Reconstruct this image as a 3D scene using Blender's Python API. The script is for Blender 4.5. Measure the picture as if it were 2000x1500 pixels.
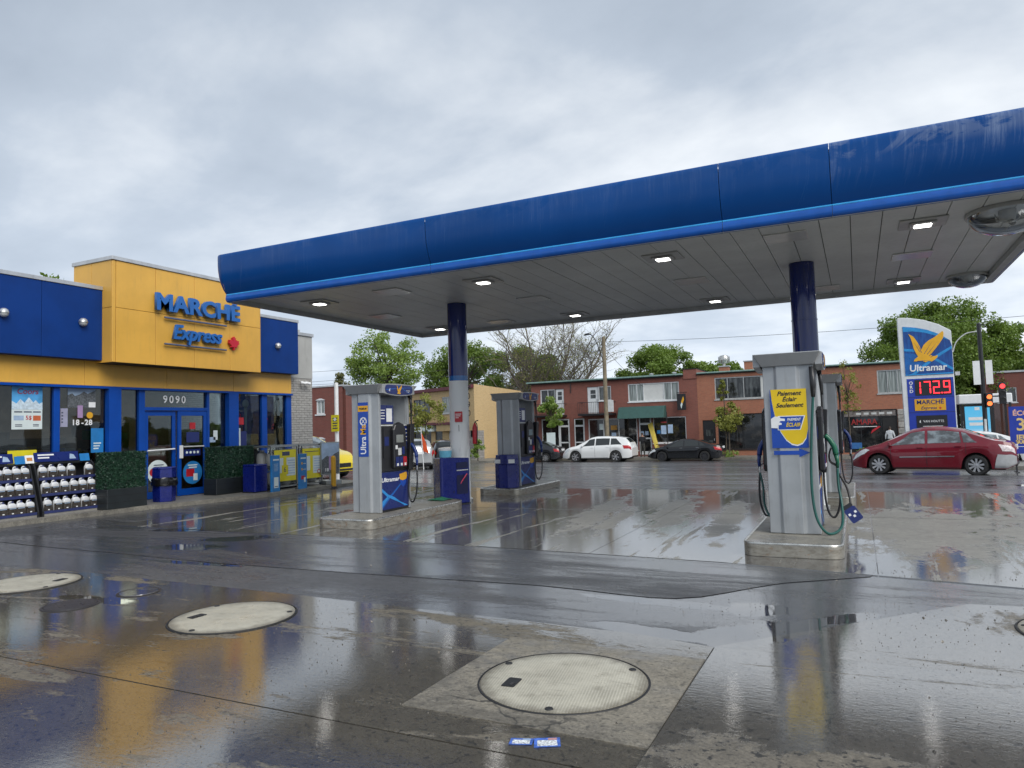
import bpy, bmesh, math, random
import numpy as np
from mathutils import Matrix, Vector
RAD = math.radians
rnd = random.Random(11)
for o in list(bpy.data.objects):
    bpy.data.objects.remove(o)
scene = bpy.context.scene
COL = scene.collection

# ------------------------------------------------------------------ camera
EYE = Vector((0.0, 0.0, 1.6))
cam_data = bpy.data.cameras.new('camera')
cam_data.sensor_fit = 'HORIZONTAL'
cam_data.sensor_width = 36.0
cam_data.lens = 25.02
cam_data.clip_start = 0.05
cam_data.clip_end = 3000.0
camera = bpy.data.objects.new('camera', cam_data)
COL.objects.link(camera)
_yaw, _pitch, _roll = RAD(25.8), RAD(3.45), RAD(-1.73)
fw = Vector((-math.sin(_yaw)*math.cos(_pitch), math.cos(_yaw)*math.cos(_pitch), math.sin(_pitch)))
rt0 = Vector((math.cos(_yaw), math.sin(_yaw), 0.0))
up0 = rt0.cross(fw)
rt = rt0*math.cos(_roll) + up0*math.sin(_roll)
up = -rt0*math.sin(_roll) + up0*math.cos(_roll)
m = Matrix.Identity(4)
for i in range(3):
    m[i][0], m[i][1], m[i][2], m[i][3] = rt[i], up[i], -fw[i], EYE[i]
camera.matrix_world = m
scene.camera = camera

# ------------------------------------------------------------------ world: overcast sky
SUN_EL, SUN_AZ = RAD(42), RAD(122)      # azimuth measured from +Y towards +X
world = bpy.data.worlds.new('World')
scene.world = world
world.use_nodes = True
wn, wl = world.node_tree.nodes, world.node_tree.links
wn.clear()
def wnode(t, **kw):
    n = wn.new(t)
    for k, v in kw.items():
        setattr(n, k, v)
    return n
out = wnode('ShaderNodeOutputWorld')
sky = wnode('ShaderNodeTexSky', sky_type='NISHITA')
sky.sun_disc = False
sky.sun_elevation = SUN_EL
sky.sun_rotation = SUN_AZ
sky.air_density, sky.dust_density, sky.ozone_density = 1.0, 3.0, 1.0
bg_sky = wnode('ShaderNodeBackground')
bg_sky.inputs['Strength'].default_value = 0.06
wl.new(sky.outputs[0], bg_sky.inputs['Color'])
tc = wnode('ShaderNodeTexCoord')
sep = wnode('ShaderNodeSeparateXYZ')
wl.new(tc.outputs['Generated'], sep.inputs[0])
def wmath(op, a, b=None, clamp=False):
    n = wnode('ShaderNodeMath', operation=op)
    n.use_clamp = clamp
    for i, v in enumerate((a, b)):
        if v is None: continue
        if isinstance(v, (int, float)): n.inputs[i].default_value = v
        else: wl.new(v, n.inputs[i])
    return n.outputs[0]
zc = wmath('ADD', wmath('MAXIMUM', sep.outputs['Z'], 0.0), 0.30)
cx = wmath('DIVIDE', sep.outputs['X'], zc)
cy = wmath('DIVIDE', sep.outputs['Y'], zc)
comb = wnode('ShaderNodeCombineXYZ')
wl.new(cx, comb.inputs[0]); wl.new(cy, comb.inputs[1])
def wnoise(scale, detail, rough, dist, off):
    mp = wnode('ShaderNodeMapping')
    mp.inputs['Location'].default_value = off
    mp.inputs['Rotation'].default_value = (0, 0, RAD(20))
    mp.inputs['Scale'].default_value = (0.9, 1.1, 1)
    wl.new(comb.outputs[0], mp.inputs[0])
    n = wnode('ShaderNodeTexNoise')
    n.inputs['Scale'].default_value = scale
    n.inputs['Detail'].default_value = detail
    n.inputs['Roughness'].default_value = rough
    n.inputs['Distortion'].default_value = dist
    wl.new(mp.outputs[0], n.inputs['Vector'])
    return n.outputs['Fac']
big = wnoise(0.62, 2, 0.45, 0.25, (38.65, 18.65, 0))
fine = wnoise(2.2, 6, 0.55, 0.15, (32.9, 48.7, 0))
cl = wmath('ADD', wmath('MULTIPLY', big, 0.5), wmath('MULTIPLY', fine, 0.5))
ramp = wnode('ShaderNodeValToRGB')
ramp.color_ramp.elements[0].position = 0.36
ramp.color_ramp.elements[0].color = (0.32, 0.372, 0.445, 1)
ramp.color_ramp.elements[1].position = 0.66
ramp.color_ramp.elements[1].color = (0.66, 0.695, 0.735, 1)
e = ramp.color_ramp.elements.new(0.49)
e.color = (0.40, 0.455, 0.53, 1)
wl.new(cl, ramp.inputs[0])
# the hidden sun brightens the deck broadly around itself, the horizon is paler
dot = wmath('ADD', wmath('ADD', wmath('MULTIPLY', sep.outputs['X'], math.sin(SUN_AZ)*math.cos(SUN_EL)),
            wmath('MULTIPLY', sep.outputs['Y'], math.cos(SUN_AZ)*math.cos(SUN_EL))), wmath('MULTIPLY', sep.outputs['Z'], math.sin(SUN_EL)))
glow = wmath('MULTIPLY', wmath('POWER', wmath('MAXIMUM', dot, 0.0), 3.0), 0.42)
hz = wmath('MULTIPLY', wmath('POWER', wmath('SUBTRACT', 1.0, wmath('MAXIMUM', sep.outputs['Z'], 0.0)), 4.5), 0.38)
gain = wmath('ADD', wmath('ADD', glow, hz), 0.76)
cm = wnode('ShaderNodeVectorMath', operation='SCALE')
wl.new(ramp.outputs[0], cm.inputs[0]); wl.new(gain, cm.inputs['Scale'])
bg_cl = wnode('ShaderNodeBackground')
bg_cl.inputs['Strength'].default_value = 1.0
wl.new(cm.outputs[0], bg_cl.inputs['Color'])
mixs = wnode('ShaderNodeMixShader')
mixs.inputs[0].default_value = 0.94
wl.new(bg_sky.outputs[0], mixs.inputs[1]); wl.new(bg_cl.outputs[0], mixs.inputs[2])
wl.new(mixs.outputs[0], out.inputs['Surface'])

# ------------------------------------------------------------------ sun behind the clouds
sun_data = bpy.data.lights.new('sun', 'SUN')
sun_data.energy = 1.5
sun_data.angle = RAD(40)
sun_data.color = (1.0, 0.96, 0.9)
sun = bpy.data.objects.new('sun', sun_data)
COL.objects.link(sun)
sd = Vector((math.sin(SUN_AZ)*math.cos(SUN_EL), math.cos(SUN_AZ)*math.cos(SUN_EL), math.sin(SUN_EL)))
sun.rotation_euler = sd.to_track_quat('Z', 'Y').to_euler()

vs = scene.view_settings
vs.view_transform = 'Standard'
try: vs.look = 'None'
except Exception: pass
vs.exposure = 0.82
vs.gamma = 1.0
vs.use_curve_mapping = False
scene.render.engine = 'CYCLES'
scene.cycles.max_bounces = 8
scene.cycles.diffuse_bounces = 4
scene.cycles.glossy_bounces = 4
scene.cycles.transmission_bounces = 6
scene.cycles.transparent_max_bounces = 16
scene.cycles.caustics_reflective = False
scene.cycles.caustics_refractive = False
scene.cycles.sample_clamp_indirect = 4.0
scene.cycles.use_denoising = True

# ------------------------------------------------------------------ materials
def L(r, g, b):
    f = lambda c: (c/12.92 if c <= 0.04045 else ((c+0.055)/1.055)**2.4)
    return (f(r/255), f(g/255), f(b/255), 1.0)
class NT:
    def __init__(s, name):
        s.m = bpy.data.materials.new(name)
        s.m.use_nodes = True
        s.t = s.m.node_tree
        s.n, s.l = s.t.nodes, s.t.links
        s.b = s.n['Principled BSDF']
        s.out = s.n['Material Output']
        s._pos = None
    def node(s, t, **kw):
        n = s.n.new(t)
        for k, v in kw.items(): setattr(n, k, v)
        return n
    def put(s, v, sock):
        if v is None: return
        if hasattr(v, 'node'): s.l.new(v, sock)
        else: sock.default_value = v
    def set(s, **kw):
        for k, v in kw.items(): s.put(v, s.b.inputs[k.replace('_', ' ')])
        return s
    def pos(s):
        if s._pos is None: s._pos = s.node('ShaderNodeNewGeometry').outputs['Position']
        return s._pos
    def objco(s):
        return s.node('ShaderNodeTexCoord').outputs['Object']
    def math(s, op, a, b=None, c=None, clamp=False):
        n = s.node('ShaderNodeMath', operation=op); n.use_clamp = clamp
        for i, v in enumerate((a, b, c)): s.put(v, n.inputs[i])
        return n.outputs[0]
    def mapping(s, vec, scale=(1,1,1), rot=(0,0,0), loc=(0,0,0)):
        n = s.node('ShaderNodeMapping')
        n.inputs['Scale'].default_value = scale; n.inputs['Rotation'].default_value = rot; n.inputs['Location'].default_value = loc
        s.l.new(vec, n.inputs[0]); return n.outputs[0]
    def noise(s, vec, scale, detail=3, rough=0.5, dist=0.0):
        n = s.node('ShaderNodeTexNoise')
        n.inputs['Scale'].default_value = scale; n.inputs['Detail'].default_value = detail
        n.inputs['Roughness'].default_value = rough; n.inputs['Distortion'].default_value = dist
        s.l.new(vec, n.inputs['Vector']); return n.outputs['Fac']
    def maprange(s, v, a, b, c=0.0, d=1.0, smooth=True):
        n = s.node('ShaderNodeMapRange'); n.clamp = True
        if smooth: n.interpolation_type = 'SMOOTHSTEP'
        s.put(v, n.inputs[0])
        for i, x in enumerate((a, b, c, d)): s.put(x, n.inputs[i+1])
        return n.outputs[0]
    def mix(s, f, a, b, mode='MIX'):
        n = s.node('ShaderNodeMix', data_type='RGBA', blend_type=mode)
        s.put(f, n.inputs[0]); s.put(a, n.inputs[6]); s.put(b, n.inputs[7])
        return n.outputs[2]
    def ramp(s, v, pts):
        n = s.node('ShaderNodeValToRGB'); cr = n.color_ramp
        cr.elements[0].position, cr.elements[0].color = pts[0]
        cr.elements[1].position, cr.elements[1].color = pts[-1]
        for p, c in pts[1:-1]:
            e = cr.elements.new(p); e.color = c
        s.l.new(v, n.inputs[0]); return n.outputs[0]
    def bump(s, h, strength=0.2, dist=0.01, normal=None):
        n = s.node('ShaderNodeBump')
        n.inputs['Strength'].default_value = strength; n.inputs['Distance'].default_value = dist
        s.l.new(h, n.inputs['Height'])
        if normal is not None: s.l.new(normal, n.inputs['Normal'])
        return n.outputs[0]
    def scale(s, col, v):
        return s.mix(1.0, col, s.combine(v, v, v), 'MULTIPLY')
    def combine(s, x, y, z):
        n = s.node('ShaderNodeCombineXYZ')
        for i, v in enumerate((x, y, z)): s.put(v, n.inputs[i])
        return n.outputs[0]
    def sepxyz(s, v):
        n = s.node('ShaderNodeSeparateXYZ'); s.l.new(v, n.inputs[0]); return n.outputs
MATS = {}
def plain(name, col, rough=0.5, metal=0.0, var=0.12, scale=4.0, bump=0.0, bscale=60.0, spec=0.5, coat=0.0, dirt=0.0, **kw):
    """painted / plastic / metal surface with a little tone and gloss variation"""
    if name in MATS: return MATS[name]
    t = NT(name); p = t.pos()
    n = t.noise(p, scale, 5, 0.6)
    c = t.mix(t.maprange(n, 0.3, 0.7), tuple(x*(1-var) for x in col[:3])+(1,), tuple(min(1, x*(1+var)) for x in col[:3])+(1,))
    if dirt > 0:
        d = t.noise(t.mapping(p, (6, 6, 0.8)), 2.0, 6, 0.65)
        c = t.mix(t.math('MULTIPLY', t.maprange(d, 0.5, 0.75), dirt), c, (0.12, 0.11, 0.095, 1))
    r = t.math('ADD', t.math('MULTIPLY', t.noise(p, scale*3, 4, 0.6), 0.18), rough-0.09, clamp=True)
    t.set(Base_Color=c, Roughness=r, Metallic=metal)
    t.b.inputs['Specular IOR Level'].default_value = spec
    if coat:
        t.b.inputs['Coat Weight'].default_value = coat
        t.b.inputs['Coat Roughness'].default_value = 0.05
    if bump:
        t.set(Normal=t.bump(t.noise(p, bscale, 4, 0.6), bump, 0.01))
    MATS[name] = t.m
    return t.m
def emit(name, col, strength, base=(0.02, 0.02, 0.02, 1)):
    if name in MATS: return MATS[name]
    t = NT(name)
    t.set(Base_Color=base, Roughness=0.3)
    t.b.inputs['Emission Color'].default_value = col
    t.b.inputs['Emission Strength'].default_value = strength
    MATS[name] = t.m
    return t.m
def glass(name, tint=(0.8, 0.9, 0.88, 1), refl=1.0, ior=1.5, rough=0.01):
    if name in MATS: return MATS[name]
    t = NT(name)
    tr = t.node('ShaderNodeBsdfTransparent'); tr.inputs[0].default_value = tint
    gl = t.node('ShaderNodeBsdfGlossy'); gl.inputs['Roughness'].default_value = rough
    gl.inputs['Color'].default_value = (0.9, 0.95, 1.0, 1)
    fr = t.node('ShaderNodeFresnel'); fr.inputs[0].default_value = ior
    w = t.noise(t.pos(), 1.3, 2, 0.5)
    t.l.new(t.bump(w, 0.03, 0.05), gl.inputs['Normal'])
    mx = t.node('ShaderNodeMixShader')
    t.l.new(t.math('MULTIPLY', fr.outputs[0], refl, clamp=True), mx.inputs[0])
    t.l.new(tr.outputs[0], mx.inputs[1]); t.l.new(gl.outputs[0], mx.inputs[2])
    t.l.new(mx.outputs[0], t.out.inputs['Surface'])
    MATS[name] = t.m
    return t.m
def brick(name, c1, c2, mortar, bw=0.22, bh=0.068, mort=0.012, rough=0.85, stain=0.3, off=0.5):
    if name in MATS: return MATS[name]
    t = NT(name); s = t.sepxyz(t.pos())
    u = t.math('ADD', s[0], s[1])
    v = t.combine(u, s[2], 0.0)
    b = t.node('ShaderNodeTexBrick'); b.offset = off
    b.inputs['Color1'].default_value = c1; b.inputs['Color2'].default_value = c2; b.inputs['Mortar'].default_value = mortar
    b.inputs['Scale'].default_value = 1.0; b.inputs['Mortar Size'].default_value = mort
    b.inputs['Brick Width'].default_value = bw; b.inputs['Row Height'].default_value = bh; b.inputs['Bias'].default_value = 0.0
    t.l.new(v, b.inputs['Vector'])
    n = t.noise(t.mapping(t.pos(), (1, 1, 0.5)), 1.1, 6, 0.6)
    c = t.mix(t.math('MULTIPLY', t.maprange(n, 0.42, 0.72), stain), b.outputs['Color'], tuple(x*0.45 for x in c1[:3])+(1,))
    c = t.mix(t.math('MULTIPLY', t.maprange(t.noise(v, 9, 3), 0.3, 0.7), 0.35), c, tuple(min(1, x*1.5) for x in c2[:3])+(1,))
    t.set(Base_Color=c, Roughness=rough, Normal=t.bump(b.outputs['Fac'], -0.5, 0.006))
    MATS[name] = t.m
    return t.m

# ------------------------------------------------------------------ mesh helpers
class MB:
    """collects shapes; build() links them as ONE mesh object"""
    def __init__(s, M=None):
        s.v, s.f, s.M = [], [], M
    def add(s, vs, fs):
        o = len(s.v)
        s.v += [tuple(x) for x in vs]
        s.f += [tuple(i+o for i in f) for f in fs]
        return s
    def box(s, x0, x1, y0, y1, z0, z1):
        v = [(x0,y0,z0),(x1,y0,z0),(x1,y1,z0),(x0,y1,z0),(x0,y0,z1),(x1,y0,z1),(x1,y1,z1),(x0,y1,z1)]
        return s.add(v, [(0,3,2,1),(4,5,6,7),(0,1,5,4),(1,2,6,5),(2,3,7,6),(3,0,4,7)])
    def hexa(s, bot, top):
        """two rings of equal length"""
        n = len(bot)
        return s.add(list(bot)+list(top), [tuple(reversed(range(n))), tuple(range(n, 2*n))]+[(i, (i+1) % n, n+(i+1) % n, n+i) for i in range(n)])
    def prism(s, poly, z0, z1):
        return s.hexa([(x, y, z0) for x, y in poly], [(x, y, z1) for x, y in poly])
    def prism_fr(s, poly, fr, c0, c1):
        """polygon (a,b) in frame fr (origin,right,up,normal) from depth c0 to c1 along the normal"""
        o, r, u, n = fr
        P = lambda a, b, c: tuple(o + r*a + u*b + n*c)
        ar = sum(poly[i][0]*poly[(i+1) % len(poly)][1]-poly[(i+1) % len(poly)][0]*poly[i][1] for i in range(len(poly)))
        if ar < 0: poly = poly[::-1]
        return s.hexa([P(a, b, c0) for a, b in poly], [P(a, b, c1) for a, b in poly])
    def cyl(s, p0, p1, r0, r1=None, seg=16, caps=True):
        r1 = r0 if r1 is None else r1
        p0, p1 = Vector(p0), Vector(p1)
        d = (p1-p0).normalized()
        a = d.orthogonal().normalized(); b = d.cross(a)
        A = [p0+(a*math.cos(2*math.pi*i/seg)+b*math.sin(2*math.pi*i/seg))*r0 for i in range(seg)]
        B = [p1+(a*math.cos(2*math.pi*i/seg)+b*math.sin(2*math.pi*i/seg))*r1 for i in range(seg)]
        fs = [(i, (i+1) % seg, seg+(i+1) % seg, seg+i) for i in range(seg)]
        if caps: fs += [tuple(reversed(range(seg))), tuple(range(seg, 2*seg))]
        return s.add(A+B, fs)
    def tube(s, pts, r, seg=8, caps=True, smooth=0):
        pts = [Vector(p) for p in pts]
        if smooth: pts = crom(pts, smooth)
        n = len(pts); rs = r if isinstance(r, (list, tuple)) else [r]*n
        if len(rs) != n: rs = [rs[0]+(rs[-1]-rs[0])*i/(n-1) for i in range(n)]
        vs = []; a = None
        for i, p in enumerate(pts):
            d = (pts[min(i+1, n-1)]-pts[max(i-1, 0)]).normalized()
            if a is None: a = d.orthogonal().normalized()
            else:
                a = (a-d*a.dot(d))
                a = a.normalized() if a.length > 1e-6 else d.orthogonal().normalized()
            b = d.cross(a)
            vs += [p+(a*math.cos(2*math.pi*k/seg)+b*math.sin(2*math.pi*k/seg))*rs[i] for k in range(seg)]
        fs = [(i*seg+k, i*seg+(k+1) % seg, (i+1)*seg+(k+1) % seg, (i+1)*seg+k) for i in range(n-1) for k in range(seg)]
        if caps: fs += [tuple(reversed(range(seg))), tuple(range((n-1)*seg, n*seg))]
        return s.add(vs, fs)
    def lathe(s, prof, c=(0,0,0), axis='Z', seg=24):
        """profile of (radius, height)"""
        vs = []
        for r, h in prof:
            for k in range(seg):
                t = 2*math.pi*k/seg
                p = {'Z': (r*math.cos(t), r*math.sin(t), h), 'Y': (r*math.cos(t), h, -r*math.sin(t)), 'X': (h, r*math.cos(t), r*math.sin(t))}[axis]
                vs.append((p[0]+c[0], p[1]+c[1], p[2]+c[2]))
        n = len(prof)
        fs = [(i*seg+k, i*seg+(k+1) % seg, (i+1)*seg+(k+1) % seg, (i+1)*seg+k) for i in range(n-1) for k in range(seg)]
        return s.add(vs, fs)
    def grid(s, rows):
        """rows of equal-length vertex lists"""
        n = len(rows[0])
        vs = [p for r in rows for p in r]
        return s.add(vs, [(i*n+j, i*n+j+1, (i+1)*n+j+1, (i+1)*n+j) for i in range(len(rows)-1) for j in range(n-1)])
    def build(s, name, mat, parent=None, smooth=False, bevel=0.0, bseg=1, loc=None, world=True, solid=0.0):
        v = s.v
        root = parent
        while root is not None and root.parent is not None: root = root.parent
        if world and root is not None and any(abs(c) > 1e-9 for c in root.location) and s.M is None:
            lx, ly, lz = root.location
            v = [(x-lx, y-ly, z-lz) for x, y, z in v]
        me = bpy.data.meshes.new(name)
        me.from_pydata(v, [], s.f)
        bm = bmesh.new(); bm.from_mesh(me)
        bmesh.ops.recalc_face_normals(bm, faces=bm.faces)
        bm.to_mesh(me); bm.free()
        me.materials.append(mat)
        if smooth: me.shade_smooth() if hasattr(me, 'shade_smooth') else None
        o = bpy.data.objects.new(name, me)
        COL.objects.link(o)
        o.parent = parent
        if loc is not None: o.location = loc
        if bevel:
            md = o.modifiers.new('bevel', 'BEVEL'); md.width = bevel; md.segments = bseg; md.limit_method = 'ANGLE'; md.angle_limit = RAD(35)
            md.harden_normals = False
        if solid:
            md = o.modifiers.new('solid', 'SOLIDIFY'); md.thickness = solid
        if smooth == 'auto': auto(o)
        return o
def auto(o, ang=35):
    me = o.data
    bm = bmesh.new(); bm.from_mesh(me)
    for f in bm.faces: f.smooth = True
    for e in bm.edges:
        if len(e.link_faces) == 2 and e.calc_face_angle(0) > RAD(ang): e.smooth = False
    bm.to_mesh(me); bm.free()
def crom(pts, k):
    out = []
    n = len(pts)
    for i in range(n-1):
        p0, p1, p2, p3 = pts[max(i-1, 0)], pts[i], pts[i+1], pts[min(i+2, n-1)]
        for j in range(k):
            t = j/k
            out.append(0.5*((2*p1)+(p2-p0)*t+(2*p0-5*p1+4*p2-p3)*t*t+(3*p1-p0-3*p2+p3)*t**3))
    out.append(pts[-1])
    return out
def tag(o, label=None, cat=None, group=None, kind=None):
    if label: o['label'] = label
    if cat: o['category'] = cat
    if group: o['group'] = group
    if kind: o['kind'] = kind
    return o
def thing(name, label, cat, loc=(0,0,0), rz=0.0, group=None):
    o = bpy.data.objects.new(name, None)
    o.empty_display_size = 0.2
    COL.objects.link(o)
    o.location = loc; o.rotation_euler = (0, 0, rz)
    return tag(o, label, cat, group)
def local(o):
    """frame marker: shapes already given in the thing's own coordinates"""
    return MB(M=True)
def kids(o): return [c for c in bpy.data.objects if c.parent is o]
def copy_tree(o, parent=None):
    c = o.copy(); COL.objects.link(c)
    if parent is not None: c.parent = parent
    for k in kids(o): copy_tree(k, c)
    return c
def fr(o, r, u):
    o, r, u = Vector(o), Vector(r).normalized(), Vector(u).normalized()
    return (o, r, u, r.cross(u))
def text(name, body, size, F, mat, parent, depth=0.004, c0=0.0, shear=0.0, bold=0.0, align='CENTER', xs=1.0, spacing=1.0, local_=False):
    cu = bpy.data.curves.new(name, 'FONT')
    cu.body = body; cu.size = size; cu.shear = shear; cu.offset = bold; cu.align_x = align; cu.align_y = 'CENTER'
    cu.space_character = spacing
    cu.extrude = depth/2; cu.resolution_u = 3
    to = bpy.data.objects.new(name, cu)
    COL.objects.link(to)
    dg = bpy.context.evaluated_depsgraph_get()
    me = bpy.data.meshes.new_from_object(to.evaluated_get(dg))
    bpy.data.objects.remove(to); bpy.data.curves.remove(cu)
    o, r, u, n = F
    root = parent
    while root is not None and root.parent is not None: root = root.parent
    off = Vector((0, 0, 0)) if (local_ or root is None) else Vector(root.location)
    for v in me.vertices:
        p = o + r*(v.co.x*xs) + u*v.co.y + n*(v.co.z+c0+depth/2) - off
        v.co = p
    me.materials.clear(); me.materials.append(mat)
    ob = bpy.data.objects.new(name, me)
    COL.objects.link(ob); ob.parent = parent
    return ob
def TZ(y):
    return 0.0 if y < 17 else (-0.0325*(y-17) if y < 47.5 else -0.99)
def rrect(w, h, r, n=4, cx=0, cy=0):
    pts = []
    for sx, sy, a0 in ((1, 1, 0), (-1, 1, 90), (-1, -1, 180), (1, -1, 270)):
        for i in range(n+1):
            a = RAD(a0+90*i/n)
            pts.append((cx+sx*(w/2-r)+r*math.cos(a), cy+sy*(h/2-r)+r*math.sin(a)))
    return pts
def circle(r, n=24, cx=0, cy=0):
    return [(cx+r*math.cos(2*math.pi*i/n), cy+r*math.sin(2*math.pi*i/n)) for i in range(n)]
# ------------------------------------------------------------------ wet ground
PUDDLES = [(-1.50, 5.48, .62, .14, RAD(-10)), (-0.78, 5.70, .60, .30, RAD(47)), (-0.25, 6.28, .55, .12, RAD(44)), (-1.55, 6.40, .95, .11, RAD(-4)), (-0.85, 6.42, .34, .24, RAD(20)),
           (-10.5, 8.75, .7, .25, RAD(20)), (-8.9, 7.35, .65, .28, RAD(10)), (-8.75, 8.2, .6, .28, RAD(25)), (-7.75, 6.47, .9, .08, RAD(2)), (-6.9, 4.68, .65, .13, RAD(4)), (4.5, 20.2, 2.5, .45, RAD(4))]
def puddle_mask(t):
    """standing water in the hollows of the ground, ragged edges"""
    p = t.pos()
    n1 = t.noise(p, 2.6, 5, .6); n2 = t.noise(p, 22, 3, .6)
    jag = t.math('ADD', t.math('MULTIPLY', t.math('SUBTRACT', n1, .5), 1.5), t.math('MULTIPLY', t.math('SUBTRACT', n2, .5), .35))
    acc = None
    for cx, cy, rx, ry, a in PUDDLES:
        mp = t.node('ShaderNodeMapping', vector_type='TEXTURE')
        mp.inputs['Location'].default_value = (cx, cy, 0); mp.inputs['Rotation'].default_value = (0, 0, a); mp.inputs['Scale'].default_value = (rx, ry, 1000)
        t.l.new(p, mp.inputs[0])
        ln = t.node('ShaderNodeVectorMath', operation='LENGTH'); t.l.new(mp.outputs[0], ln.inputs[0])
        d = ln.outputs['Value']
        acc = d if acc is None else t.math('MINIMUM', acc, d)
    return t.maprange(t.math('ADD', acc, jag), 1.08, .86)
DRY_PAD = [(-4.35, 12.6, .28, 2.5, RAD(7)), (-3.75, 11.6, .16, 1.5, RAD(6)), (-3.05, 12.9, .30, 2.6, RAD(5)), (-2.0, 12.4, .22, 2.3, RAD(4)), (0.75, 11.7, .95, 2.3, RAD(-4)), (2.3, 12.0, .7, 2.4, RAD(-6)), (-6.7, 15.2, .8, .5, 0), (4.5, 12.5, 1.2, 3.0, 0), (-9.8, 13.5, .5, 2.0, 0)]
DRY_R = [(0.9, 3.3, 1.6, .16, RAD(-14)), (-0.3, 3.55, .8, .14, RAD(12)), (0.6, 2.9, 2.0, .12, RAD(-10)), (1.3, 6.6, .45, .35, RAD(20))]
def ell(t, items, jag, e0, e1):
    p = t.pos(); acc = None
    for cx, cy, rx, ry, a in items:
        mp = t.node('ShaderNodeMapping', vector_type='TEXTURE')
        mp.inputs['Location'].default_value = (cx, cy, 0); mp.inputs['Rotation'].default_value = (0, 0, a); mp.inputs['Scale'].default_value = (rx, ry, 1000)
        t.l.new(p, mp.inputs[0])
        ln = t.node('ShaderNodeVectorMath', operation='LENGTH'); t.l.new(mp.outputs[0], ln.inputs[0])
        acc = ln.outputs['Value'] if acc is None else t.math('MINIMUM', acc, ln.outputs['Value'])
    return t.maprange(t.math('ADD', acc, jag), e0, e1)
def wet(name, dryc, damp, wl0, wl1, streak_rot, streak=(0.35, 1.6), nscale=0.55, grain=90.0, film_r=(0.03, 0.13), ior=1.45, seed=0.0, pit=0.35, ripple=0.05, oil=0.25, pud=True, dry=None, brk=.5, crack=False):
    t = NT(name); p = t.pos()
    sp = t.mapping(p, (streak[0], streak[1], 1), (0, 0, streak_rot), (seed, seed*0.7, 0))
    big = t.noise(sp, nscale, 5, 0.62, 0.8)
    mid = t.noise(sp, nscale*6, 4, 0.6, 0.3)
    fine = t.noise(t.mapping(p, (1, 2.2, 1), (0, 0, streak_rot)), 16, 4, 0.7)
    gr = t.noise(p, grain, 3, 0.7)
    blot = t.noise(p, 1.7, 6, 0.65, 0.4)
    w0 = t.math('ADD', t.math('ADD', t.math('MULTIPLY', big, 0.66), t.math('MULTIPLY', mid, 0.2)), t.math('MULTIPLY', fine, 0.14))
    w = t.maprange(w0, wl0, wl1)                      # 0 damp ... 1 standing film
    if dry: w = t.math('MULTIPLY', w, t.math('SUBTRACT', 1.0, ell(t, dry, t.math('ADD', t.math('MULTIPLY', t.math('SUBTRACT', t.noise(t.mapping(p, (1.5, .8, 1)), 1.9, 6, .68, .3), .5), 3.4), t.math('MULTIPLY', t.math('SUBTRACT', fine, .5), .7)), 1.25, .75)))
    ws = w
    w = t.math('MULTIPLY', w, t.maprange(gr, .30, .46, brk, 1.0))
    pm = puddle_mask(t) if pud else 0.0
    if pud: w = t.math('MAXIMUM', w, pm); ws = t.math('MAXIMUM', ws, pm)
    col = t.mix(ws, dryc, damp)
    col = t.mix(t.math('MULTIPLY', t.maprange(blot, 0.35, 0.7), oil), col, tuple(x*0.45 for x in damp[:3])+(1,))
    if pud: col = t.mix(t.math('MULTIPLY', pm, .55), col, tuple(x*0.5 for x in damp[:3])+(1,))
    agg = t.maprange(gr, 0.25, 0.75, 0.55, 1.4, False)
    col = t.scale(col, agg)
    speck = t.maprange(t.noise(p, grain*0.42, 2, 0.5), 0.59, 0.67)
    col = t.scale(col, t.maprange(t.noise(p, grain*.16, 4, .7), .3, .7, .78, 1.2, False))
    if crack:
        vo = t.node('ShaderNodeTexVoronoi', feature='DISTANCE_TO_EDGE'); vo.inputs['Scale'].default_value = .42
        dv = t.node('ShaderNodeVectorMath', operation='ADD'); nn = t.node('ShaderNodeTexNoise'); nn.inputs['Scale'].default_value = 3.0; nn.inputs['Detail'].default_value = 5; t.l.new(p, nn.inputs['Vector'])
        sc_ = t.node('ShaderNodeVectorMath', operation='SCALE'); sc_.inputs['Scale'].default_value = .35; t.l.new(nn.outputs['Color'], sc_.inputs[0]); t.l.new(p, dv.inputs[0]); t.l.new(sc_.outputs[0], dv.inputs[1]); t.l.new(dv.outputs[0], vo.inputs['Vector'])
        ck = t.math('MULTIPLY', t.maprange(vo.outputs['Distance'], .0035, .0012), t.maprange(t.noise(p, .9, 3), .5, .6))
        col = t.mix(t.math('MULTIPLY', ck, .8), col, (.012, .011, .01, 1))
    col = t.mix(t.math('MULTIPLY', speck, pit), col, (0.02, 0.019, 0.017, 1))
    t.set(Base_Color=col, Roughness=t.math('ADD', t.math('MULTIPLY', gr, 0.2), 0.5))
    t.b.inputs['Specular IOR Level'].default_value = 0.3
    t.set(Normal=t.bump(gr, 0.35, 0.006))
    fr_ = t.math('ADD', t.maprange(ws, 0, 1, .3, film_r[0], False), t.math('MULTIPLY', t.math('MULTIPLY', gr, fine), film_r[1]))
    t.put(t.math('ADD', t.math('MULTIPLY', w, 0.82), 0.18, clamp=True), t.b.inputs['Coat Weight'])
    if pud: fr_ = t.maprange(pm, 0, 1, fr_, .012, False)
    t.put(fr_, t.b.inputs['Coat Roughness'])
    t.b.inputs['Coat IOR'].default_value = ior
    rip = t.math('ADD', t.math('MULTIPLY', fine, 0.6), t.math('MULTIPLY', gr, t.math('SUBTRACT', 1.25, ws)))
    if pud: rip = t.math('MULTIPLY', rip, t.math('SUBTRACT', 1.0, t.math('MULTIPLY', pm, .93)))
    t.put(t.bump(rip, ripple, 0.02), t.b.inputs['Coat Normal'])
    return t.m
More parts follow.
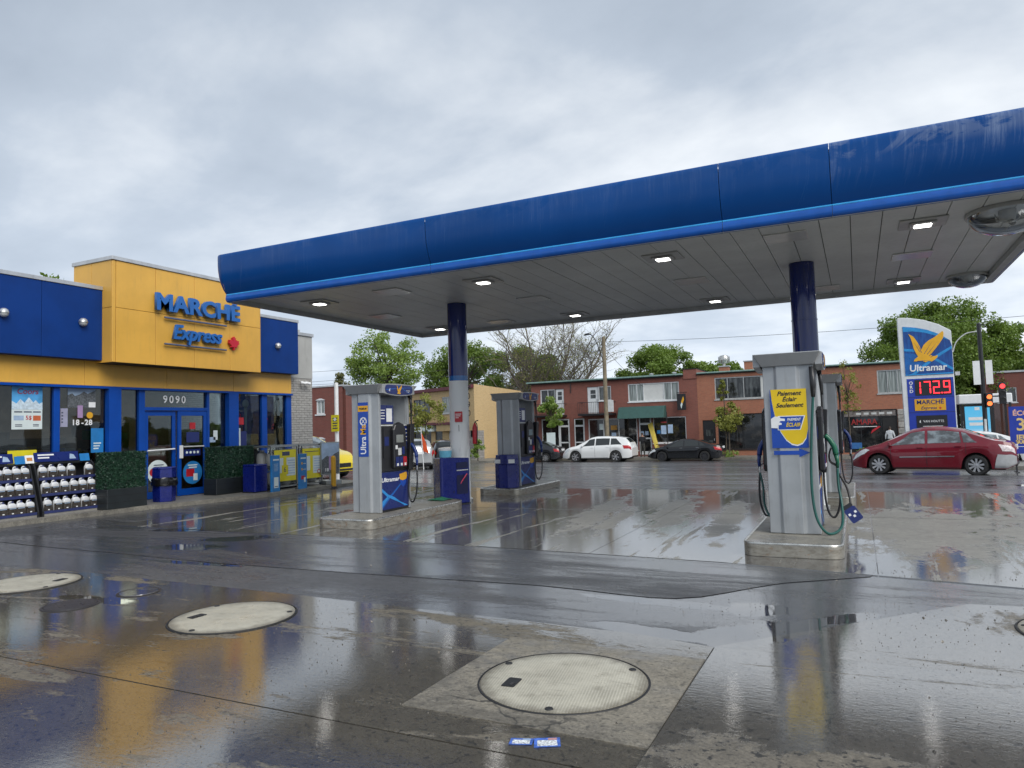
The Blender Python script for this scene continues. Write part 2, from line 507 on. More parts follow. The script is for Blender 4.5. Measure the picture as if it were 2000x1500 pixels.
M_asphalt = wet('wet_asphalt', (0.085, 0.086, 0.09, 1), (0.046, 0.047, 0.052, 1), 0.39, 0.53, RAD(8), (0.3, 1.5), 0.5, 75, (0.13, 0.15), 2.8, 3.0, 0.35, 0.10)
M_asphalt2 = wet('wet_asphalt_patch', (0.058, 0.06, 0.065, 1), (0.034, 0.036, 0.041, 1), 0.38, 0.54, RAD(4), (0.25, 1.3), 0.6, 85, (0.12, 0.14), 2.4, 9.0, 0.4, 0.12)
M_pad = wet('wet_canopy_concrete', (0.25, 0.24, 0.212, 1), (0.09, 0.085, 0.077, 1), 0.415, 0.445, RAD(-6), (2.4, 0.30), 0.8, 60, (0.03, 0.05), 4.0, 1.3, 0.25, 0.03, dry=DRY_PAD, brk=.65)
M_fore = wet('wet_fore_concrete', (0.16, 0.138, 0.10, 1), (0.078, 0.068, 0.051, 1), 0.40, 0.47, RAD(-24), (0.45, 1.6), 1.0, 62, (0.018, 0.07), 3.1, 5.1, 0.95, 0.04, brk=.4, crack=True)
M_fore_r = wet('wet_right_concrete', (0.155, 0.136, 0.105, 1), (0.08, 0.072, 0.06, 1), 0.33, 0.43, RAD(16), (0.45, 1.9), 0.9, 62, (0.02, 0.07), 3.8, 7.7, 0.95, 0.045, dry=DRY_R, brk=.5, crack=True)
M_mhslab = wet('manhole_surround_concrete', (0.235, 0.21, 0.165, 1), (0.15, 0.134, 0.105, 1), 0.46, 0.60, RAD(30), (0.7, 1.2), 1.3, 65, (0.12, 0.16), 1.7, 2.4, 0.5, 0.07, pud=False, crack=True)
M_walk = wet('damp_pavement', (0.21, 0.2, 0.175, 1), (0.12, 0.115, 0.1, 1), 0.5, 0.68, RAD(90), (0.6, 1.2), 0.8, 50, (0.15, 0.25), 1.4, 4.4, 0.2, 0.1, pud=False)
M_road = wet('wet_road', (0.09, 0.091, 0.094, 1), (0.055, 0.056, 0.06, 1), 0.34, 0.56, RAD(3), (0.12, 1.8), 0.4, 60, (0.14, 0.16), 2.8, 6.2, 0.2, 0.12, pud=False)

def sheet(name, poly, z, mat, parent=None, thick=0.0, kind=None, slope=False):
    mb = MB()
    if thick: mb.prism(poly, z-thick, z)
    else: mb.add([(x, y, z+(TZ(y) if slope else 0)) for x, y in poly], [tuple(range(len(poly)))])
    o = mb.build(name, mat, parent)
    if kind: o['kind'] = kind
    return o
g = MB()
ys = [-90, 17, 47.5, 900]
g.grid([[(x, y, TZ(y)-0.009) for x in (-500, 500)] for y in ys])
ground = g.build('ground', M_asphalt); ground['kind'] = 'structure'
# newer asphalt between the two concrete pads
sheet('asphalt_strip', [(-14.0, 6.95), (-11.5, 6.75), (-9.45, 6.67), (-7.5, 6.55), (-5.2, 6.58), (-3.0, 6.67), (-2.5, 6.62), (-2.1, 6.56), (-1.8, 6.53), (-1.58, 6.57), (-1.38, 6.70), (-1.2, 6.92), (-1.0, 7.2), (-0.75, 7.5), (0.03, 8.06), (0.05, 8.14),
      (-1.3, 8.34), (-7.0, 8.70), (-10.5, 8.72), (-14.0, 9.4)], -0.004, M_asphalt2, kind='structure')
# concrete pad under the canopy, slab by slab
def front(x): return np.interp(x, [-12.7, -10.5, -7.0, -1.3, 1.3, 4.6, 9], [8.8, 8.74, 8.72, 8.36, 7.91, 7.4, 7.0])
pad = thing('canopy_forecourt', None, None); pad['kind'] = 'structure'
xs = [-12.6, -9.4, -6.2, -3.1, 0.1, 3.4, 8.5]
yb = [None, 12.7, 16.9]
for i in range(len(xs)-1):
    a, b = xs[i]+0.005, xs[i+1]-0.005
    for j in range(2):
        if j == 0: p = [(a, front(a)), ((a+b)/2, front((a+b)/2)), (b, front(b)), (b, yb[1]-0.005), (a, yb[1]-0.005)]
        else: p = [(a, yb[1]+0.005), (b, yb[1]+0.005), (b, yb[2]), (a, yb[2])]
        sheet('concrete_slab', p, 0.0+0.0015*((i*3+j*2) % 3), M_pad, pad, 0.06)
# concrete pad over the tanks, slab by slab
fore = thing('tank_forecourt', None, None); fore['kind'] = 'structure'
top = [(-12.4, 5.3), (-8.6, 5.58), (-5.0, 5.5), (-2.7, 5.41), (-1.6, 5.36), (-1.006, 5.23)]
sheet('concrete_slab', [(-12.4, 3.206), (-1.006, 3.206)]+top[::-1], 0.001, M_fore, fore, 0.06)
sheet('concrete_slab', [(-12.4, -4), (-1.006, -4), (-1.006, 3.194), (-12.4, 3.194)], 0.0, M_fore, fore, 0.06)
tilt = lambda y: .002+max(0.0, 5.25-y)*.0145
def slab_tilt(poly):
    MB().hexa([(x, y, -.06) for x, y in poly], [(x, y, tilt(y)) for x, y in poly]).build('concrete_slab', M_fore_r, fore)
slab_tilt([(-0.994, 3.206), (6.0, 3.206), (6.0, 5.25), (-0.994, 5.25)])
sheet('concrete_slab', [(-0.994, 5.251), (6.0, 5.251), (6.0, 7.3), (1.14, 7.15), (0.76, 7.12), (0.48, 6.83), (-0.35, 5.94), (-0.75, 5.51)], 0.002, M_fore_r, fore, 0.06)
slab_tilt([(-0.994, -4), (6.0, -4), (6.0, 3.194), (-0.994, 3.194)])
sq = sheet('manhole_surround', [(-2.48, 3.52), (-1.012, 3.50), (-1.01, 4.94), (-2.46, 4.95)], 0.006, M_mhslab, fore, 0.05)
# dark joints are the gaps; a grimy bed shows in them
# ---- kerbed pavement along the shop
walk = thing('shop_pavement', None, None); walk['kind'] = 'structure'
edge = [(-14.5, 2.0), (-14.62, 7.0), (-14.58, 9.0), (-14.42, 11.0), (-14.05, 12.4), (-13.75, 14.0), (-13.7, 16.0), (-13.8, 18.2)]
sheet('paving', [(-15.8, 2.0)]+[(x-0.16, y) for x, y in edge]+[(-15.8, 18.2)], 0.075, M_walk, walk, 0.1)
M_kerb = wet('kerb_concrete', (0.24, 0.225, 0.19, 1), (0.14, 0.13, 0.11, 1), 0.5, 0.68, RAD(90), (0.6, 1.2), 0.8, 50, (0.15, 0.25), 1.4, 8.4, 0.3, 0.1, pud=False)
for i in range(len(edge)-1):
    (x0, y0), (x1, y1) = edge[i], edge[i+1]
    sheet('kerb_stone', [(x0-0.154, y0+0.006), (x0, y0+0.006), (x1, y1), (x1-0.154, y1)], 0.083, M_kerb, walk, 0.1)
# ---- street, far pavement and kerb
rd = MB(); rd.grid([[(x, y, TZ(y)-0.004) for x in (-140, 140)] for y in (35.5, 47.5, 49.0)])
rd = rd.build('road', M_road); rd['kind'] = 'structure'
fw_ = thing('far_pavement', None, None); fw_['kind'] = 'structure'
sheet('paving', [(-60, 49.2), (60, 49.2), (60, 52.05), (-60, 52.05)], -0.865, M_walk, fw_, 0.15)
for i in range(40):
    sheet('kerb_stone', [(-60+i*3.0, 49.0), (-57.02+i*3.0, 49.0), (-57.02+i*3.0, 49.19), (-60+i*3.0, 49.19)], -0.86, M_kerb, fw_, 0.16)
isl = MB()
isl.hexa([(0.6, 30.2, TZ(30.2)-.05), (26, 30.0, TZ(30)-.05), (26, 35.2, TZ(35.2)-.05), (1.4, 35.2, TZ(35.2)-.05)], [(0.6, 30.2, TZ(30.2)+.13), (26, 30.0, TZ(30)+.13), (26, 35.2, TZ(35.2)+.13), (1.4, 35.2, TZ(35.2)+.13)])
isl = isl.build('corner_pavement', M_walk); isl['kind'] = 'structure'
# pavement on the far left in front of the yellow shop
sheet('side_pavement', [(-60, 47.0), (-24.2, 45.6), (-24.0, 49.0), (-60, 49.0)], -0.80, M_walk, kind='structure', thick=0.2)

# ---- tank lids, small covers
t = NT('tank_lid_composite'); p = t.pos(); s = t.sepxyz(t.mapping(p, (1, 1, 1), (0, 0, RAD(35))))
wv = t.math('MULTIPLY', t.math('SINE', t.math('MULTIPLY', s[0], 250.0)), t.math('SINE', t.math('MULTIPLY', s[1], 250.0)))
tread = t.maprange(wv, 0.0, 0.5)
n = t.noise(p, 3.0, 6, 0.65)
c = t.mix(t.maprange(n, 0.35, 0.7), (0.46, 0.43, 0.34, 1), (0.30, 0.28, 0.22, 1))
c = t.mix(t.math('MULTIPLY', tread, 0.75), c, (0.58, 0.55, 0.46, 1))
c = t.mix(t.math('MULTIPLY', t.maprange(t.noise(p, 7, 6, 0.75), 0.5, 0.72), 0.55), c, (0.16, 0.14, 0.10, 1))
oc = t.sepxyz(t.objco()); rr = t.math('SQRT', t.math('ADD', t.math('MULTIPLY', oc[0], oc[0]), t.math('MULTIPLY', oc[1], oc[1])))
c = t.mix(t.math('MULTIPLY', t.maprange(t.math('ADD', rr, t.math('MULTIPLY', t.noise(p, 9, 5, .7), .16)), .50, .62), .75), c, (.10, .085, .06, 1))
scr = t.noise(t.mapping(p, (2.0, 26, 1), (0, 0, RAD(-35))), 1.6, 4, .6)
c = t.mix(t.math('MULTIPLY', t.maprange(scr, .60, .72), .35), c, (.14, .125, .10, 1))
t.set(Base_Color=c, Roughness=t.maprange(n, 0.3, 0.7, 0.25, 0.5), Normal=t.bump(tread, 0.5, 0.004))
M_lid = t.m
M_rubber = plain('black_rubber', (0.012, 0.012, 0.013, 1), 0.55)
M_iron = plain('wet_cast_iron', (0.035, 0.032, 0.034, 1), 0.3, 0.3, bump=0.4, bscale=120)
def tank_lid(x, y, r, rot, label):
    o = thing('manhole_cover', label, 'manhole cover', (x, y, 0), 0, 'tank lids set in the forecourt')
    local(o).lathe([(r+0.001, 0.004), (r+0.001, 0.0105), (r+0.010, 0.0105), (r+0.016, 0.004)], seg=64).build('rim', M_rubber, o)
    lid = local(o); lid.lathe([(0.0005, 0.0175), (r*0.6, 0.0168), (r-0.02, 0.014), (r-0.006, 0.010), (r-0.006, 0.004)], seg=64)
    lid.build('lid', M_lid, o, smooth='auto')
    hx, hy = math.cos(rot)*r*0.62, math.sin(rot)*r*0.62
    hb = local(o)
    F = fr((hx, hy, 0.0165), (math.cos(rot+RAD(62)), math.sin(rot+RAD(62)), 0), (-math.sin(rot+RAD(62)), math.cos(rot+RAD(62)), 0))
    hb.prism_fr(rrect(0.15, 0.085, 0.012), F, 0, 0.004).build('handle_plate', M_rubber, o)
    b = local(o); b.prism_fr(rrect(0.05, 0.02, 0.005, 2, 0.03, 0.015), F, 0.004, 0.0075); b.build('handle', M_iron, o)
    for k in range(3):
        a = rot+RAD(70+120*k)
        local(o).lathe([(0.0005, 0.0195), (0.022, 0.0195), (0.027, 0.012)], (math.cos(a)*(r-0.05), math.sin(a)*(r-0.05), 0), seg=14).build('bolt', M_rubber, o)
    return o
tank_lid(-1.745, 4.22, 0.525, RAD(212), 'large beige tank lid inside the pale square slab, nearest the camera')
tank_lid(-5.04, 4.65, 0.525, RAD(205), 'beige tank lid left of centre with orange shop reflections below it')
tank_lid(-8.52, 4.92, 0.525, RAD(40), 'beige tank lid cut by the left edge of the photo')
tank_lid(1.50, 6.40, 0.525, RAD(100), 'beige tank lid barely showing at the right edge of the photo')
def small_cover(x, y, r, mat, label):
    o = thing('small_cover', label, 'manhole cover', (x, y, 0))
    local(o).lathe([(r, 0.003), (r, 0.009), (r+0.018, 0.009), (r+0.024, 0.003)], seg=40).build('rim', M_iron, o)
    local(o).lathe([(0.0005, 0.0115), (r-0.006, 0.0105), (r-0.004, 0.004)], seg=40).build('lid', mat, o)
small_cover(-6.96, 4.42, 0.23, M_iron, 'small dark round cover between two beige tank lids')
small_cover(-6.81, 5.04, 0.19, M_fore, 'small concrete-coloured round cover beside the asphalt edge')
# ------------------------------------------------------------------ canopy
t = NT('canopy_blue'); p = t.pos(); s = t.sepxyz(p)
u = t.math('ADD', s[0], s[1])
strk = t.noise(t.combine(t.math('MULTIPLY', u, 14.0), t.math('MULTIPLY', s[2], 0.9), 0.0), 1.0, 5, 0.7)
blot = t.noise(t.combine(u, t.math('MULTIPLY', s[2], 1.4), 0.0), 1.1, 6, 0.62, 0.6)
old = t.maprange(s[0], -0.165, -0.155, 0.0, 1.0, False)                  # the last panel is older, its paint has chalked
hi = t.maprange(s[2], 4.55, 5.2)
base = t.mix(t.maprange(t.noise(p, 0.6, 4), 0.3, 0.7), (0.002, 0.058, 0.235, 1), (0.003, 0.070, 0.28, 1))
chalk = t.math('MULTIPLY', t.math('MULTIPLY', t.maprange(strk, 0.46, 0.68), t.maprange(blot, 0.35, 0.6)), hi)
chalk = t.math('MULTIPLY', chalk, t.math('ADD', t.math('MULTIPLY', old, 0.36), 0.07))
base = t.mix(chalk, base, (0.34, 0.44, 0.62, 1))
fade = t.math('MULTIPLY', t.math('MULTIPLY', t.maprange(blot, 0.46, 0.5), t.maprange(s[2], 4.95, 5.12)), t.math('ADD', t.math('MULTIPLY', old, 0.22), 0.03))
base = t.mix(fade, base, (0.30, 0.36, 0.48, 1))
t.set(Base_Color=base, Roughness=t.math('ADD', t.math('MULTIPLY', strk, 0.16), 0.17))
t.b.inputs['Specular IOR Level'].default_value = .22
t.set(Normal=t.bump(strk, 0.05, 0.01))
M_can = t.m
M_stripe = plain('canopy_stripe', (0.004, 0.10, 0.45, 1), 0.22, var=0.1)
M_line = plain('canopy_line', (0.05, 0.42, 0.85, 1), 0.22, var=0.08)
M_ceil = plain('canopy_ceiling', (0.80, 0.83, 0.83, 1), 0.42, var=0.06, scale=1.2, dirt=0.12)
M_ceil_edge = plain('canopy_skirt', (0.56, 0.58, 0.58, 1), 0.5, var=0.08)
M_fix = plain('light_housing', (0.55, 0.56, 0.55, 1), 0.35)
M_led = emit('canopy_led', (1.0, 0.98, 0.94, 1), 4.0, (0.9, 0.9, 0.9, 1))
M_dark = plain('dark_gap', (0.01, 0.01, 0.011, 1), 0.7)
CX0, CX1, CY0, CY1, CZ, CC = -11.42, 2.66, 10.46, 17.62, 4.30, 4.40
canopy = thing('canopy', 'long blue forecourt canopy on two columns with lit ceiling lamps', 'canopy', (-4.4, 13.7, 0))
PROF = [(0.045, 4.470), (0.10, 4.56), (0.148, 4.68), (0.180, 4.80), (0.198, 4.93), (0.206, 5.06), (0.207, 5.18), (0.205, 5.235), (0.196, 5.258), (0.02, 5.265)]
STR = [(-0.03, 4.30), (0.018, 4.302), (0.048, 4.325), (0.060, 4.365), (0.060, 4.405), (0.050, 4.442)]
LIN = [(0.050, 4.443), (0.056, 4.452), (0.052, 4.466), (0.042, 4.470)]
def run(prof, side, a, b):
    rows = []
    for q in (a, b):
        r = []
        for o_, z in prof:
            r.append({'near': (q, CY0-o_, z), 'far': (q, CY1+o_, z), 'left': (CX0-o_, q, z), 'right': (CX1+o_, q, z)}[side])
        rows.append(r)
    return rows
def corner(prof, cx, cy, sx, sy, n=5):
    rows = []
    for i in range(n+1):
        a = RAD(90*i/n)
        rows.append([(cx+sx*o_*math.cos(a), cy+sy*o_*math.sin(a), z) for o_, z in prof])
    return rows
for side, cuts in (('near', [CX0, -6.53, -1.60, -0.16, CX1]), ('far', [CX0, -6.53, -1.60, CX1]), ('left', [CY0, 14.0, CY1]), ('right', [CY0, 14.0, CY1])):
    for a, b in zip(cuts[:-1], cuts[1:]):
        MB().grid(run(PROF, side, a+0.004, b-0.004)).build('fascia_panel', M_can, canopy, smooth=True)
        MB().grid(run(STR, side, a+0.003, b-0.003)).build('light_stripe', M_stripe, canopy, smooth=True)
        MB().grid(run(LIN, side, a+0.003, b-0.003)).build('stripe_line', M_line, canopy, smooth=True)
for cx_, cy_, sx, sy in ((CX0, CY0, -1, -1), (CX1, CY0, 1, -1), (CX0, CY1, -1, 1), (CX1, CY1, 1, 1)):
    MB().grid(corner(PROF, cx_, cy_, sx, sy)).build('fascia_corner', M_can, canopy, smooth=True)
    MB().grid(corner(STR, cx_, cy_, sx, sy)).build('stripe_corner', M_stripe, canopy, smooth=True)
    MB().grid(corner(LIN, cx_, cy_, sx, sy)).build('line_corner', M_line, canopy, smooth=True)
MB().box(CX0-0.01, CX1+0.01, CY0-0.01, CY1+0.01, 5.16, 5.24).build('roof_deck', M_ceil_edge, canopy)
sk = MB()
sk.box(CX0, CX1, CY1-0.06, CY1+0.03, CZ, CC+0.05); sk.build('skirt', M_ceil_edge, canopy)
MB().box(CX0, CX1, CY0-0.02, CY0+0.05, CZ+0.001, CC+0.05).build('skirt', M_ceil_edge, canopy)
MB().box(CX0-0.02, CX0+0.05, CY0+0.052, CY1-0.062, CZ+0.001, CC+0.05).build('skirt', M_ceil_edge, canopy)
MB().box(CX1-0.16, CX1+0.02, CY0+0.052, CY1-0.062, CZ+0.001, CC+0.05).build('skirt', M_ceil_edge, canopy)
MB().box(CX0, CX1, CY0, CY1, CC+0.055, CC+0.075).build('ceiling_deck', M_dark, canopy)
NP = 34
pw = (CX1-0.16-(CX0+0.05))/NP
for i in range(NP):
    x0 = CX0+0.05+i*pw
    MB().box(x0+0.006, x0+pw-0.006, CY0+0.06, CY1-0.065, CC+rnd.uniform(0, 0.004), CC+0.03).build('ceiling_panel', M_ceil, canopy)
M_plate = plain('white_plate', (0.86, 0.87, 0.86, 1), 0.2, var=.05)
def lamp(x, y, lit=True):
    f = MB(); f.prism_fr(rrect(0.62, 0.56, 0.02, 2), fr((x, y, CC-0.002), (1, 0, 0), (0, -1, 0)), 0, 0.022)
    f = f.build('light_fixture' if lit else 'blank_plate', M_fix if lit else M_plate, canopy, bevel=0.006)
    if lit:
        MB().prism_fr(rrect(0.36, 0.34, 0.04, 3), fr((x, y, CC-0.0245), (1, 0, 0), (0, -1, 0)), 0, 0.03).build('lamp_body', M_fix, f, bevel=0.012)
        MB().prism_fr(rrect(0.22, 0.20, 0.02, 2), fr((x, y, CC-0.055), (1, 0, 0), (0, -1, 0)), 0, 0.005).build('led_panel', M_led, f)
for x in (-10.25, -6.27, -2.82, 1.0):
    lamp(x, 11.85); lamp(x, 16.75); lamp(x, 14.2, False)
for x, y in ((-8.3, 11.75), (-8.35, 16.75), (-0.85, 11.6), (-0.5, 16.7)):
    lamp(x, y, False)
t = NT('column_paint'); s = t.sepxyz(t.pos())
up_ = t.maprange(s[2], 2.655, 2.665, 0, 1, False); band = t.maprange(s[2], 2.765, 2.775, 0, 1, False)
c = t.mix(up_, (0.80, 0.81, 0.80, 1), (0.004, 0.13, 0.42, 1)); c = t.mix(band, c, (0.005, 0.018, 0.15, 1))
gr_ = t.noise(t.mapping(t.pos(), (3, 3, 0.7)), 2.0, 5, 0.6)
c = t.mix(t.math('MULTIPLY', t.maprange(gr_, 0.5, 0.75), 0.3), c, (0.1, 0.1, 0.1, 1))
t.set(Base_Color=c, Roughness=t.maprange(up_, 0, 1, 0.5, 0.12))
M_colp = t.m
M_stain = plain('stainless', (0.55, 0.54, 0.5, 1), 0.28, 0.9, var=0.2, scale=8, dirt=0.35)
M_red = plain('sign_red', (0.45, 0.015, 0.025, 1), 0.4)
M_white = plain('white_paint', (0.78, 0.79, 0.79, 1), 0.4, var=0.05)
M_black = plain('black_plastic', (0.014, 0.014, 0.016, 1), 0.35, var=0.2)
def column(x, y):
    c = MB(); c.cyl((x, y, 0.0), (x, y, CC-0.004), 0.215, seg=40); c = c.build('column', M_colp, canopy, smooth='auto')
    MB().lathe([(0.216, 0.0), (0.216, 3.35), (0.222, 3.352), (0.222, 3.372), (0.216, 3.374)], (x, y, 0), seg=40).build('band', M_colp, c, smooth='auto')
    MB().lathe([(0.217, 0.0), (0.26, 0.004), (0.26, 0.05), (0.217, 0.07)], (x, y, 0), seg=40).build('base_collar', M_stain, c, smooth='auto')
    return c
cl_ = column(-8.0, 13.8); column(-0.775, 13.8)
F = fr((-8.0, 13.8-0.222, 1.86), (0.95, 0.3, 0), (0, 0, 1))
F = fr((-8.0+0.1, 13.8-0.205, 1.86), (0.9, 0.43, 0), (0, 0, 1))
MB().prism_fr(rrect(0.17, 0.23, 0.01, 2), F, 0.005, 0.012).build('warning_sign', M_red, cl_)
for k, w_ in enumerate((0.13, 0.11, 0.07)):
    MB().prism_fr([(-0.07, 0.05-k*0.04), (-0.07+w_, 0.05-k*0.04), (-0.07+w_, 0.065-k*0.04), (-0.07, 0.065-k*0.04)], F, 0.0125, 0.0145).build('sign_lettering', M_white, cl_)
MB().prism_fr([(-0.005, -0.32), (0.005, -0.32), (0.005, -0.18), (-0.005, -0.18)], F, 0.005, 0.008).build('sign_mark', M_black, cl_)
Fn = fr((-8.0+0.205, 13.8+0.07, 2.35), (0.3, 0.95, 0), (0, 0, 1))
for k, ch in enumerate('9090'):
    text('house_number', ch, 0.19, (Fn[0]-Vector((0, 0, k*0.19-0.15)), Fn[1], Fn[2], Fn[3]), M_black, cl_, 0.006, 0.004)

# ---- clear corner domes under the canopy
M_acr = glass('clear_acrylic', (0.9, 0.92, 0.92, 1), 2.6, 1.49, 0.02)
M_chrome = plain('chrome', (0.6, 0.6, 0.6, 1), 0.12, 1.0, var=0.05)
def dome(x, y, r, label):
    o = thing('dome_mirror', label, 'dome mirror', (x, y, CC-0.003))
    prof = [(r*math.cos(a), -r*0.62*math.sin(a)-0.04) for a in [RAD(k*9) for k in range(11)]]
    prof[-1] = (0.002, prof[-1][1])
    local(o).lathe(prof, seg=40).build('dome', M_acr, o, smooth=True)
    local(o).lathe([(r-0.015, -0.05), (r+0.025, -0.05), (r+0.03, -0.03), (r+0.02, 0.0), (r-0.015, 0.0), (r-0.015, -0.05)], seg=40).build('ring', M_fix, o, smooth='auto')
    local(o).lathe([(0.001, -0.16), (0.075, -0.15), (0.1, -0.1), (0.11, -0.002)], seg=20).build('camera_housing', M_fix, o, smooth=True)
    local(o).cyl((0.02, -0.03, -0.15), (0.05, -0.07, -0.21), 0.04, 0.035, 14).build('lens', M_black, o)
    local(o).tube([(-0.14, 0.05, -0.03), (-0.12, -0.06, -0.15), (0, -0.12, -0.19), (0.12, -0.06, -0.15), (0.14, 0.05, -0.03)], 0.012, smooth=5).build('bracket', M_chrome, o)
dome(2.02, 11.80, 0.48, 'clear acrylic dome under the near right corner of the canopy')
dome(2.15, 16.95, 0.35, 'clear acrylic dome under the far right corner of the canopy')

# ------------------------------------------------------------------ pump islands
M_iside = wet('island_concrete', (0.24, 0.225, 0.19, 1), (0.13, 0.12, 0.1, 1), 0.5, 0.66, 0.3, (0.7, 1.1), 0.9, 50, (0.12, 0.25), 1.45, 2.2, 0.25, 0.1, pud=False)
t = NT('island_steel'); p = t.pos()
n = t.noise(t.mapping(p, (3, 3, 9)), 2.5, 6, 0.7)
c = t.mix(t.maprange(n, 0.35, 0.7), (0.42, 0.39, 0.33, 1), (0.22, 0.2, 0.165, 1))
rust = t.math('MULTIPLY', t.maprange(t.noise(t.mapping(p, (2, 2, 5)), 2.2, 6, 0.7), 0.58, 0.68), 0.8)
c = t.mix(rust, c, (0.22, 0.09, 0.02, 1))
t.set(Base_Color=c, Metallic=t.math('MULTIPLY', t.math('SUBTRACT', 1.0, rust), 0.6), Roughness=t.maprange(n, 0.3, 0.7, 0.25, 0.5))
M_isteel = t.m
IH = 0.16
def rrect2(w, l, r, rf, n=6):
    pts = []
    for sx, sy, a0, q in ((1, 1, 0, rf), (-1, 1, 90, rf), (-1, -1, 180, r), (1, -1, 270, r)):
        for i in range(n+1):
            a = RAD(a0+90*i/n); pts.append((sx*(w/2-q)+q*math.cos(a), sy*(l/2-q)+q*math.sin(a)))
    return pts
def island(x0, x1, y0, y1, label, r=0.16, rf=None):
    rf = rf or r
    o = thing('pump_island', label, 'pump island', ((x0+x1)/2, (y0+y1)/2, 0), 0, 'pump islands under the canopy')
    w, l = x1-x0, y1-y0
    local(o).prism(rrect2(w-0.012, l-0.012, r, rf, 6), 0.0, IH-0.004).build('concrete_top', M_iside, o)
    P = rrect2(w, l, r, rf, 6); n_ = len(P)
    def band(i0, i1, name, mat, pts, zz):
        b = local(o)
        rows = [[(pts[i % n_][0], pts[i % n_][1], z) for z in zz] for i in range(i0, i1+1)]
        b.grid(rows).build(name, mat, o, smooth='auto')
    # steel corner and side plates, each its own sheet
    cuts = [0, 6, 7, 13, 14, 20, 21, 27, 28]
    for a, b in zip(cuts[:-1], cuts[1:]):
        band(a, b, 'steel_plate', M_isteel, P, (0.004, IH-0.02))
    rim = local(o)
    prof = [(0.0, IH-0.022), (0.006, IH-0.012), (0.0, IH+0.001), (-0.016, IH+0.006), (-0.03, IH+0.001)]
    rows = []
    for i in range(n_+1):
        x, y = P[i % n_]; d = Vector((x, y)).normalized()
        # outward direction of the rounded rectangle
        q_ = rf if y > 0 else r; cxs, cys = max(-(w/2-q_), min(w/2-q_, x)), max(-(l/2-q_), min(l/2-q_, y))
        nd = Vector((x-cxs, y-cys)); nd = nd.normalized() if nd.length > 1e-6 else d
        rows.append([(x+nd.x*q, y+nd.y*q, z) for q, z in prof])
    rim.grid(rows).build('steel_rim', M_stain, o, smooth=True)
    return o
island(-8.32, -7.18, 9.44, 12.80, 'kerbed steel-edged island carrying the UltraMax pump at left', .16, .56)
island(-1.31, -0.22, 8.84, 12.2, 'rust-stained steel-edged island under the yellow-sign pump at right')
island(-8.24, -7.14, 15.0, 17.6, 'far island with the blue bin and pump behind the left column')
island(-1.2, -0.12, 14.2, 17.4, 'far right island mostly hidden behind the yellow-sign pump')

# ------------------------------------------------------------------ pumps
M_pgrey = plain('pump_grey', (0.36, 0.378, 0.39, 1), 0.33, 0.25, var=0.08, scale=2.5, dirt=0.28)
M_pcap = plain('pump_cap', (0.36, 0.37, 0.375, 1), 0.35, 0.2, var=0.05, scale=1.5, dirt=0.15)
M_navy = plain('navy_sign', (0.010, 0.022, 0.135, 1), 0.3, var=0.1)
M_blue = plain('logo_blue', (0.008, 0.06, 0.36, 1), 0.3, var=0.08)
M_cyan = plain('logo_cyan', (0.03, 0.25, 0.62, 1), 0.3, var=0.1)
M_cyan2 = plain('logo_cyan_dim', (0.012, 0.11, 0.42, 1), 0.3, var=0.1)
M_yel = plain('logo_yellow', (0.75, 0.52, 0.01, 1), 0.35, var=0.06)
M_gold = plain('logo_gold', (0.72, 0.37, 0.02, 1), 0.35, var=0.06)
M_scr = plain('pump_screen', (0.24, 0.26, 0.25, 1), 0.12, var=0.1)
M_green = plain('diesel_green', (0.005, 0.11, 0.055, 1), 0.3)
M_hgreen = plain('green_hose', (0.01, 0.085, 0.07, 1), 0.35)
M_hose = plain('black_hose', (0.01, 0.01, 0.011, 1), 0.4)
M_nblue = plain('nozzle_blue', (0.006, 0.03, 0.17, 1), 0.35)
BIRD = [(0.0, 1.0), (.14, .90), (.24, .72), (.31, .55), (.335, .43), (.42, .60), (.55, .73), (.72, .82), (.86, .93), (.97, 1.02), (1.0, .96), (.98, .80), (.87, .62), (.76, .47), (.65, .33), (.60, .25), (.68, .20), (.80, .23), (.78, .16), (.71, .09), (.62, .03), (.54, .06), (.44, .02), (.34, .08), (.24, .06), (.11, .07), (.14, .14), (.24, .22), (.19, .33), (.13, .50), (.10, .68), (.06, .85)]
def bird(F, ox, oy, w, h, mat, parent, c0, d, name='bird_emblem', loc=True):
    b = local(None) if loc else MB()
    b.prism_fr([(ox+a*w, oy+q*h) for a, q in BIRD], F, c0, c0+d)
    return b.build(name, mat, parent)
